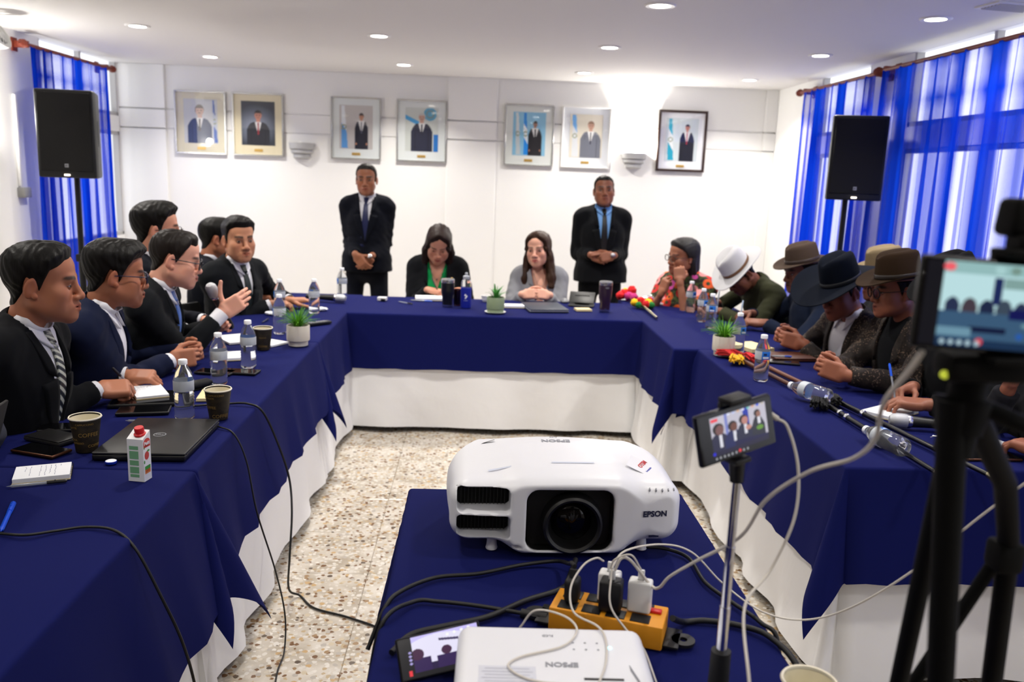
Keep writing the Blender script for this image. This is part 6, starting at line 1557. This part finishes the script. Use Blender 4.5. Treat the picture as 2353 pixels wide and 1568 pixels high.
# small projector
sp_ = empty('projector', (.142, 1.20, TT), math.radians(-1.5), 'small white projector at the bottom edge with cables over it', 'projector')
b = MB().box((0, 0, .047), (.315, .29, .076), bev=.022, seg=5); b.build('housing', M_pw, sp_)
for sx in (-.12, .12): MB().lathe([(.012, 0), (.013, .003), (.009, .012)], 14, (sx, .1, 0)).build('foot', M_plas, sp_)
MB().lathe([(.012, 0), (.013, .003), (.009, .012)], 14, (0, -.1, 0)).build('foot', M_plas, sp_)
link('lettering', text_mesh('EPSON', .0175, .0004, .0005), M_pg, sp_, (.012, .02, .0856), (0, 0, math.pi)); link('lettering', text_mesh('3LCD', .008, .0003), M_pg, sp_, (-.006, .105, .0856), (0, 0, math.pi))
link('info_label', rect(.09, .075), mat('label_pale_grey', srgb(214, 216, 226), .5), sp_, (-.075, -.025, .0853))
for k in range(7): link('print_line', rect(.07+.01*(k % 2), .0022), mat('label_grey_text', srgb(186, 188, 200), .6), sp_, (-.075, .005-k*.0085, .0856))
link('focus_slot', rect(.062, .006), M_bl, sp_, (.075, -.018, .0856))
for k in range(6): link('keypad_mark', disc(.0022, .0022, 8), M_pg, sp_, (.035+.02*(k % 3), .065+.02*(k//3), .0856))
MB().lathe([(0, .001), (.003, .0008), (.003, 0)], 12, (.095, .072, .0854)).build('power_light', mat('cyan_led', (.3, .8, 1), .4, emit=(.2, .8, 1), estr=4), sp_)
for k in range(3): link('print_line', rect(.045, .0018), M_pg, sp_, (.125, .0-.006*k, .0854), (0, 0, 1.8))
# --- phones showing the livestream
M_scr = mat('phone_screen_lit', (0, 0, 0), .2, vcol='emit', estr=.8)
M_scr.node_tree.links.remove([l for l in M_scr.node_tree.links if l.to_socket.name == 'Base Color'][0])
def room_view(kind):
    L3 = lambda *c: np.array(srgb(*c))
    def fn(u, v):
        c = np.tile(L3(22, 22, 28), (len(u), 1))
        def put(m_, col): c[m_] = L3(*col)
        if kind == 'men':
            img = (u > .14) & (u < .93) & (v > .10) & (v < .93); put(img, (196, 192, 206)); put(img & (u > .60) & (u < .68) & (v > .42), (26, 50, 170)); put(img & (u > .34) & (u < .38) & (v > .4), (120, 130, 200))
            for cx, hz, s, suitc, sk in ((.24, .66, .125, (40, 40, 70), (120, 80, 80)), (.44, .64, .105, (30, 36, 90), (110, 64, 52)), (.60, .70, .10, (36, 38, 66), (190, 130, 120)), (.80, .74, .075, (40, 42, 56), (150, 104, 90))):
                hw_ = s*1.25; put(img & (np.abs(u-cx) < hw_*np.clip((hz-s*.6-v)/.22, 0, 1)**.5) & (v < hz-s*.6), suitc); put(img & (np.abs(u-cx-.02) < .02) & (v < hz-s) & (v > hz-s*3.2), (226, 226, 236))
                put(img & (np.hypot((u-cx)/(s*.62), (v-hz)/s) < 1), (36, 26, 30)); put(img & (np.hypot((u-cx-.018)/(s*.45), (v-hz+.03)/(s*.85)) < 1), sk)
            put(img & (np.hypot((u-.66)/.04, (v-.5)/.05) < 1), (200, 140, 126)); put(img & (np.hypot((u-.82)/.05, (v-.42)/.05) < 1), (100, 150, 50))
            put(img & (v < .30-.12*(u-.5)) & (u > .45), (26, 24, 70)); put(img & (v < .2), (34, 30, 60)); put((np.hypot((u-.50)/.02, (v-.07)/.035) < 1), (236, 60, 70)); put((u > .15) & (u < .25) & (np.abs(v-.86) < .035), (240, 70, 84)); put((np.hypot((u-.15)/.02, (v-.16)/.035) < 1), (40, 40, 220))
            for k in range(9): put(np.hypot((u-.17-.055*k)/.012, (v-.055)/.025) < 1, (170, 172, 180)) if k != 6 else None
            for k in range(8): put(img & (np.hypot((u-.40-.07*k)/.02, (v-.91)/.03) < 1), [(226, 230, 255), (190, 200, 240), (220, 180, 150), (226, 226, 255), (120, 200, 190), (220, 170, 140), (40, 80, 220), (200, 190, 180)][k])
        elif kind == 'room':
            img = u > .10; put(img, (190, 226, 230)); put(img & (v > .86), (150, 190, 190)); put(img & (np.abs(v-.78) < .06) & (u > .45), (130, 164, 160)); put(img & (np.abs(u-.42) < .025) & (v > .52) & (v < .84), (26, 40, 90))
            for k in range(9): put(img & (np.hypot((u-.17-.1*k)/.045, (v-.45-.02*math.sin(k*3))/.13) < 1), [(40, 50, 80), (70, 60, 70), (30, 40, 70), (60, 74, 90)][k % 4])
            put(img & (v < .42), (58, 90, 120)); put(img & (v < .48) & (u > .5) & (v > .36), (18, 22, 84)); put(img & (np.abs(v-.22) < .035) & (u > .28) & (u < .5), (14, 22, 56)); put(img & (np.abs(v-.18) < .05) & (u < .3), (110, 150, 170)); put(img & (np.hypot((u-.8)/.22, (v-.3)/.06) < 1), (110, 150, 160)); put(img & (v < .1), (26, 50, 80))
            put((np.hypot((u-.13)/.035, (v-.93)/.05) < 1), (246, 100, 110)); put(np.hypot((u-.35)/.022, (v-.07)/.045) < 1, (220, 70, 80)); put(np.hypot((u-.58)/.02, (v-.17)/.04) < 1, (40, 90, 170))
            for k in range(5): put(np.hypot((u-.14-.05*k)/.016, (v-.05)/.03) < 1, (170, 196, 206))
            for k in range(7): put(img & (np.hypot((u-.42-.09*k)/.03, (v-.93)/.045) < 1), [(170, 210, 210), (120, 150, 140), (150, 180, 170), (110, 190, 190), (190, 210, 210), (226, 150, 150), (150, 200, 190)][k])
        else:
            img = (u > .16) & (v > .12); put(img, (206, 196, 255)); put(img & (np.hypot((u-.5)/.45, (v-.62)/.35) < 1), (236, 232, 255)); put(img & (v < .3), (40, 26, 70))
            for cx, hz, s in ((.22, .55, .10), (.58, .52, .08), (.84, .54, .08)): put(img & (np.abs(u-cx) < s*1.6) & (v < hz-.1), (50, 30, 84)); put(img & (np.hypot((u-cx)/(s*.8), (v-hz)/(s*1.4)) < 1), (70, 36, 70))
            put(img & (np.abs(v-.78+.3*(u-.6)) < .03) & (u > .5) & (u < .75), (70, 60, 100)); put((np.abs(u-.11) < .02) & (v < .2) & (v > .06), (236, 60, 70))
            for k in range(4): put(np.hypot((u-.13)/.02, (v-.36-.09*k)/.03) < 1, (170, 160, 220)); put(img & (np.hypot((u-.62-.09*k)/.02, (v-.88-.02*k)/.035) < 1), (255, 255, 255))
        return c
    return fn
def live_phone(loc, R, kind, lab, w_=.152, h_=.078, edge=(12, 16, 34)):
    """screen faces local -Y"""
    e = empty('smartphone', loc, 0, lab, 'phone', 'phones streaming the meeting'); e.rotation_euler = R
    MB().box((0, .005, 0), (w_, .0095, h_), bev=.0042, seg=3).build('phone_body', mat('phone_edge_%d_%d_%d' % edge, srgb(*edge), .25), e)
    MB().box((0, .0, 0), (w_-.004, .001, h_-.004), bev=.0004, seg=1).build('bezel', M_dark, e)
    me = print_mesh('screen', w_-.010, h_-.008, 176, 90, room_view(kind)); link('screen', me, M_scr, e, (0, -.0008, 0))
    return e
ph1 = live_phone((.385, 1.167, 1.249), (math.radians(-8), math.radians(-9), math.radians(26)), 'men', 'phone on the selfie stick showing the left row of men', .143, .077)
e = empty('selfie_stick', (.402, 1.20, TT), 0, 'silver telescopic selfie stick stand on the projector table', 'selfie stick')
for k in range(3):
    a = k*2.094+.6; MB().tube([(.012*math.cos(a), .012*math.sin(a), .05), (.07*math.cos(a), .07*math.sin(a), .006)], .006, 8).build('leg', M_bl, e)
MB().tube([(0, 0, .03), (0, 0, .125)], .0165, 16, radii=[.017, .0155]).build('grip', M_blr, e); MB().tube([(0, 0, .12), (0, 0, .20)], .0085, 14).build('tube_section', M_chrome, e); MB().tube([(0, 0, .2), (0, 0, .30)], .0073, 14).build('tube_section', M_chrome, e); MB().tube([(0, 0, .3), (0, 0, .415)], .0062, 14).build('tube_section', M_chrome, e)
MB().tube([(0, 0, .405), (-.002, 0, .44), (-.006, -.004, .452)], .014, 14, radii=[.0105, .0125, .0115]).build('joint', M_bl, e); MB().lathe([(0, 0), (.003, 0), (.003, .002)], 10, (0, -.0168, .06), zrot()).build('button', M_brass, e)
hx, hy, hz = -.017, -.033, .4945
R26 = Matrix.Rotation(math.radians(26), 3, 'Z') @ Matrix.Rotation(math.radians(-9), 3, 'Y')
cl = MB(); cl.box(Vector((hx, hy, hz))+R26@Vector((.003, .0175, 0)), (.04, .010, .085), R26, bev=.003); cl.box(Vector((hx, hy, hz))+R26@Vector((.003, .006, .047)), (.04, .028, .008), R26, bev=.002); cl.box(Vector((hx, hy, hz))+R26@Vector((.003, .004, -.047)), (.03, .026, .008), R26, bev=.002); cl.build('phone_clamp', M_bl, e)
ph2 = live_phone((-.042, 1.335, TT+.036), (math.radians(-42), math.radians(-12), math.radians(6)), 'hall', 'phone leaning by the small projector with a live picture', .150, .075)
MB().box((.02, .022, -.006), (.05, .05, .012), Matrix.Rotation(.7, 3, 'X'), bev=.003).build('back_prop', M_bl, ph2)
ph3 = live_phone((.489, .75, 1.497), (math.radians(-4), math.radians(2.5), math.radians(-4)), 'room', 'phone on the tripod at the right edge filming the room', .168, .086, (14, 14, 15))
M_tri = mat('tripod_matte_black', srgb(9, 9, 9), .7, spec=.15)
tp_ = empty('camera_tripod', (.52, .80, 0), 0, 'black tripod in the right foreground carrying the filming phone', 'tripod')
X0 = Vector((.52, .80, 0))
MB().tube([Vector((.470, .785, 1.40))-X0, Vector((.494, .777, 1.09))-X0, Vector((.585, .75, .01))-X0], .0135, 14, radii=[.0145, .0135, .012]).build('leg', M_tri, tp_)
MB().tube([Vector((.500, .798, 1.385))-X0, Vector((.600, .880, 1.28))-X0, Vector((.665, .95, 1.17))-X0, Vector((.80, 1.10, .01))-X0], .0125, 14).build('leg', M_tri, tp_)
MB().tube([Vector((.488, .805, 1.385))-X0, Vector((.56, .97, .96))-X0, Vector((.64, 1.13, .01))-X0], .011, 14).build('leg', M_tri, tp_)
MB().tube([Vector((.655, .95, 1.165))-X0, Vector((.590, .985, .965))-X0, Vector((.545, 1.0, .82))-X0], .0085, 12).build('brace', M_tri, tp_)
MB().box(Vector((.657, .945, 1.165))-X0, (.035, .035, .04), bev=.008).build('brace_joint', M_tri, tp_)
MB().tube([Vector((.480, .79, 1.345))-X0, Vector((.484, .785, 1.43))-X0], .018, 16, radii=[.019, .017]).build('tripod_head', M_tri, tp_)
MB().box(Vector((.495, .775, 1.437))-X0, (.10, .04, .03), bev=.01).build('head_plate', M_tri, tp_); MB().tube([Vector((.484, .788, 1.40))-X0, Vector((.60, .765, 1.355))-X0], .009, 12).build('pan_handle', M_tri, tp_)
MB().box(Vector((.500, .768, 1.497))-X0, (.045, .012, .10), bev=.003).build('phone_clamp', M_tri, tp_); MB().box(Vector((.500, .757, 1.547))-X0, (.045, .034, .007), bev=.002).build('phone_clamp_jaw', M_tri, tp_); MB().box(Vector((.500, .757, 1.447))-X0, (.045, .034, .007), bev=.002).build('phone_clamp_jaw', M_tri, tp_)
MB().tube([Vector((.482, .79, 1.365))-X0, Vector((.486, .795, 1.40))-X0], .026, 16, radii=[.022, .027]).build('crown_hub', M_tri, tp_)
MB().box(Vector((.510, .768, 1.556))-X0, (.03, .025, .014), bev=.002).build('cold_shoe', M_tri, tp_)
MB().lathe([(.0, 0), (.004, 0), (.004, .003), (0, .004)], 10, Vector((.445, .765, 1.43))-X0, zrot()).build('status_light', mat('led_lime', (.5, .6, .05), .4, emit=(.55, .6, .05), estr=.6), tp_)
MB().box(Vector((.522, .78, 1.576))-X0, (.062, .035, .036), Matrix.Rotation(.1, 3, 'Y'), bev=.007, seg=3).build('wireless_receiver', M_tri, tp_)
# --- power strip, chargers
ps = empty('power_strip', (.272, 1.478, TT), math.radians(-20), 'yellow power strip with chargers behind the small projector', 'power strip'); M_yel = mat('power_strip_yellow', srgb(226, 150, 28), .45)
MB().box((0, 0, .023), (.215, .085, .046), bev=.003).build('strip_body', M_yel, ps)
for i in range(4):
    for j in (-1, 1): o = MB().box((-.075+i*.046, j*.022, .0465), (.036, .03, .003), bev=.001).build('socket', M_bl, ps)
MB().box((.087, .012, .049), (.022, .014, .006), bev=.002).build('rocker_switch', M_red, ps)
for s in (-1, 1):
    q = MB(); q.box((s*.122, 0, .006), (.03, .07, .006), bev=.002); q.lathe([(.008, 0), (.022, 0), (.022, .006), (.008, .006), (.008, 0)], 20, (s*.142, 0, .003)); q.build('mounting_bracket', M_bl, ps)
Rps = Matrix.Rotation(math.radians(-20), 3, 'Z')
def adaptor(u, v, dims, m_, lab):
    p = Vector((.272, 1.478, TT))+Rps@Vector((u, v, .049)); e = empty('charger_plug', p, math.radians(-20), lab, 'charger', 'phone chargers in the power strip'); MB().box((0, 0, dims[2]/2), dims, bev=.005, seg=3).build('charger_body', m_, e); MB().box((0, 0, dims[2]+.0005), (.012, .006, .003), bev=.0005).build('usb_port', M_bl if m_ is not M_bl else M_silverink, e); MB().box((0, 0, dims[2]+.010), (.012, .007, .020), bev=.002).build('usb_plug', M_plas, e); return p
adaptor(-.006, .024, (.042, .030, .058), M_plas, 'white phone charger at the back of the power strip'); adaptor(.004, -.012, (.042, .034, .060), M_bl, 'black phone charger in the middle of the power strip'); adaptor(.056, .004, (.044, .028, .062), M_plas, 'white phone charger at the right of the power strip')
e = empty('power_plug', tuple(Vector((.272, 1.478, TT))+Rps@Vector((-.072, -.004, .048))), math.radians(-20), 'thick black power plug at the left of the power strip', 'plug'); MB().box((0, 0, .024), (.028, .036, .048), bev=.008, seg=3).build('plug_body', M_blr, e); MB().tube([(0, 0, .046), (0, .004, .062)], .008, 10).build('strain_relief', M_blr, e)
# --- cables
def cable(pts, r, m_, lab, name='cable', n=10, ends=None):
    P = spline(pts, n); o0 = Vector(pts[0]); b = MB().tube([p-o0 for p in P], r, 8); e = empty(name, o0, 0, lab, 'cable')
    b.build('cable_sheath', m_, e, smooth=70)
    for k, (L, rr) in (ends or {}).items():
        a, q = (P[0], P[1]) if k == 0 else (P[-1], P[-2]); d = (a-q).normalized(); MB().tube([a-o0-d*.002, a-o0+d*L], rr, 10).build('connector', m_, e)
    return e
M_wc = mat('white_cable', srgb(214, 208, 198), .5); M_bc = mat('black_cable', srgb(14, 14, 15), .5)
cable([(0.419, 0.76, 1.452), (0.42, 0.78, 1.43), (0.434, 0.85, 1.377), (0.465, 0.92, 1.317), (0.48, 1.0, 1.266), (0.448, 1.05, 1.23), (0.42, 1.12, 1.162), (0.415, 1.2, 1.07), (0.38, 1.3, 0.982), (0.359, 1.38, 0.914), (0.351, 1.42, 0.872), (0.342, 1.45, 0.861), (0.304, 1.46, 0.904), (0.285, 1.457, 0.91), (0.275, 1.46, 0.885)], .0028, M_wc, 'white charging cable running up to the tripod phone')
cable([(0.455, 1.205, 1.258), (0.472, 1.20, 1.245), (0.490, 1.19, 1.185), (0.488, 1.18, 1.11), (0.456, 1.17, 1.031), (0.404, 1.12, 0.997), (0.384, 1.02, 0.941), (.38, .95, .86), (.40, .9, TT+.004), (.44, .8, TT+.004)], .0022, M_wc, 'white charging cable hanging from the selfie stick phone', ends={0: (.02, .0042)})
cable([(0.27, 1.467, 0.885), (0.30, 1.5, 0.905), (0.381, 1.55, 0.897), (0.443, 1.55, 0.881), (0.509, 1.55, 0.817), (0.583, 1.52, 0.773), (0.663, 1.5, 0.767), (0.73, 1.45, 0.823), (0.798, 1.38, 0.934), (0.85, 1.3, 1.068), (0.876, 1.2, 1.188), (.80, 1.0, 1.3), (.62, .87, 1.39), (.515, .785, 1.425)], .0019, M_wc, 'thin white cable swinging past the right table towards the tripod')
cable([(0.259, 1.497, 0.885), (0.242, 1.48, 0.899), (0.215, 1.46, 0.893), (0.189, 1.42, 0.87), (0.19, 1.37, 0.848), (0.226, 1.33, 0.845), (0.235, 1.29, 0.843), (0.225, 1.22, 0.8425), (.20, 1.15, .8425)], .0019, M_wc, 'white cable from the back charger across the small projector')
cable([(0.27, 1.463, 0.885), (0.263, 1.42, 0.837), (0.29, 1.4, 0.80), (0.318, 1.37, 0.779), (0.328, 1.3, TT+.004), (.33, 1.2, TT+.004)], .0019, M_wc, 'white cable running down beside the small projector')
cable([(0.325, 1.463, 0.885), (0.302, 1.455, 0.918), (0.274, 1.462, 0.905), (0.268, 1.467, 0.885)], .0018, M_wc, 'short white cable between two chargers')
cable([(.098, 1.40, .80), (.123, 1.38, .845), (.17, 1.35, .852), (.19, 1.32, .843), (.162, 1.27, .8425), (.088, 1.235, .8425), (.07, 1.205, .8425), (.11, 1.17, .8425), (.20, 1.16, .8425)], .0019, M_wc, 'white cable looped on top of the small projector')
cz = TT+.005
cable([(-.19, 1.52, .68), (-.162, 1.56, .745), (-.135, 1.60, cz+.002), (-.067, 1.668, cz), (.025, 1.69, cz), (.121, 1.735, cz), (.195, 1.735, cz+.01), (.215, 1.66, .80), (.205, 1.55, .855), (.206, 1.508, .868)], .0045, M_bc, 'black power cord arching from the table edge to the power strip')
cable([(-.30, 1.55, .02), (-.24, 1.50, .30), (-.185, 1.47, .62), (-.158, 1.49, .755), (-.105, 1.564, cz), (-.053, 1.566, cz), (.025, 1.551, cz), (.11, 1.525, cz)], .0045, M_bc, 'black cable hanging over the left edge of the projector table', ends={1: (.05, .009)})
cable([(-.13, 1.38, cz), (-.10, 1.44, cz), (-.04, 1.472, cz), (.042, 1.509, cz), (.12, 1.575, cz), (.20, 1.63, cz), (.225, 1.70, cz), (.24, 1.745, cz+.01)], .006, M_bc, 'thick black cable crossing before the large projector')
cable([(.385, 1.44, .80), (.423, 1.50, cz), (.469, 1.505, cz), (.531, 1.488, cz), (.576, 1.442, cz+.002), (.605, 1.36, .735), (.615, 1.30, .60), (.62, 1.22, .3), (.63, 1.15, .02)], .006, M_bc, 'thick black cable leaving the power strip to the right')
cable([(.40, 1.84, cz), (.46, 1.83, cz), (.503, 1.782, cz), (.51, 1.666, cz), (.542, 1.582, cz), (.575, 1.50, cz+.001), (.600, 1.46, .73), (.61, 1.44, .5), (.615, 1.40, .02)], .0045, M_bc, 'black cable behind the large projector falling off the right side')
cable([(-1.03, 2.935, cz), (-.975, 2.944, cz), (-.872, 2.982, cz), (-.80, 2.975, cz+.003), (-.745, 2.965, .735), (-.70, 3.0, .60), (-.668, 3.02, .465), (-.645, 2.95, .36), (-.64, 2.88, .22), (-.66, 2.95, .06), (-.63, 3.0, .007), (-.56, 2.91, .006), (-.426, 2.846, .006), (-.291, 2.759, .006), (-.20, 2.62, .006)], .0042, M_bc, 'black cable falling from the left table and crossing the floor')
cable([(-.88, 2.745, cz), (-.82, 2.70, cz), (-.765, 2.67, .745), (-.722, 2.65, .66), (-.685, 2.62, .50), (-.635, 2.64, .29), (-.61, 2.66, .12), (-.60, 2.60, .02), (-.60, 2.5, .006), (-.58, 2.35, .006)], .0028, M_bc, 'thin black cable hanging from the laptop corner', ends=None)
cable([(-1.14, 1.86, cz), (-1.062, 1.851, cz), (-.997, 1.837, cz+.004), (-.946, 1.871, cz), (-.888, 1.895, cz), (-.815, 1.875, cz+.001), (-.755, 1.84, .73), (-.70, 1.83, .62), (-.66, 1.84, .50), (-.64, 1.86, .36), (-.63, 1.86, .2), (-.62, 1.84, .02)], .0035, M_bc, 'black charger cable draped over the near left tablecloth')
# watch, ring, pin, earrings, lanyard as parts of the people
def bracelet(ctx, side, r, m_, name='wristwatch', face=None, t=.035):
    sd, S, E_, Wp = [a for a in ctx['arms'] if a[0] == side][0]; d = norm(Wp-E_); c = Wp-d*t*.0+ctx['off']+d*.0
    b = MB().tube([tuple(c-d*.008), tuple(c+d*.008)], r, 20, False); o = b.build(name, m_, ctx['body'])
    if face is not None:
        f_ = norm(face); q = Vector((0, 0, 1)).rotation_difference(Vector(f_)); MB().lathe([(.017, -.004), (.018, .002), (.015, .004), (0, .004)], 20, tuple(c+f_*(r+.001)), q.to_matrix()).build('watch_face', M_steel, o)
bracelet(SR, -1, .030, M_steel, face=(-.1, -.95, .2)); bracelet(SL, -1, .030, M_bl, face=(-.2, -.9, .3)); bracelet(P2, -1, .0365, M_bl, face=(.3, -.6, .7))
def on_chest(ctx, x, z, off): p = np.array([x, float(ctx['hm'](np.array(x), np.array(z)))+off, z]); return Vector((ctx['Rt'] @ p+ctx['hip']+ctx['off']).tolist())
p = on_chest(WG, -.105, .48, .026); MB().lathe([(0, .004), (.008, .003), (.011, 0)], 12, p, Matrix.Rotation(math.pi/2, 3, 'X')).build('gold_pin', M_gold, WG['body'])
for c_, cm in ((WG, M_chrome), (WY, M_chrome)):
    pts = [on_chest(c_, x, .565-.09*(1-(x/.05)**2), .003) for x in (-.05, -.035, -.018, 0, .018, .035, .05)]; nk = MB().tube(pts, .0012, 6).build('necklace', cm, c_['body']); MB().lathe([(0, .003), (.006, .002), (.007, 0)], 12, pts[3], Matrix.Rotation(math.pi/2, 3, 'X')).build('pendant', cm, nk)
lp = [on_chest(SL, x, z, .02) for x, z in ((-.05, .60), (-.045, .50), (-.035, .42))]; ly_ = MB().tube(lp, .003, 6).build('lanyard', M_bl, SL['body'])
lp = [on_chest(R3, x, z, .018) for x, z in ((-.06, .60), (-.03, .40), (-.01, .30))]; ly_ = MB().tube(lp, .005, 6).build('lanyard', mat('orange_lanyard', srgb(206, 120, 70), .7), R3['body']); MB().box(lp[-1], (.01, .06, .045), bev=.002).build('badge', M_plas, ly_)
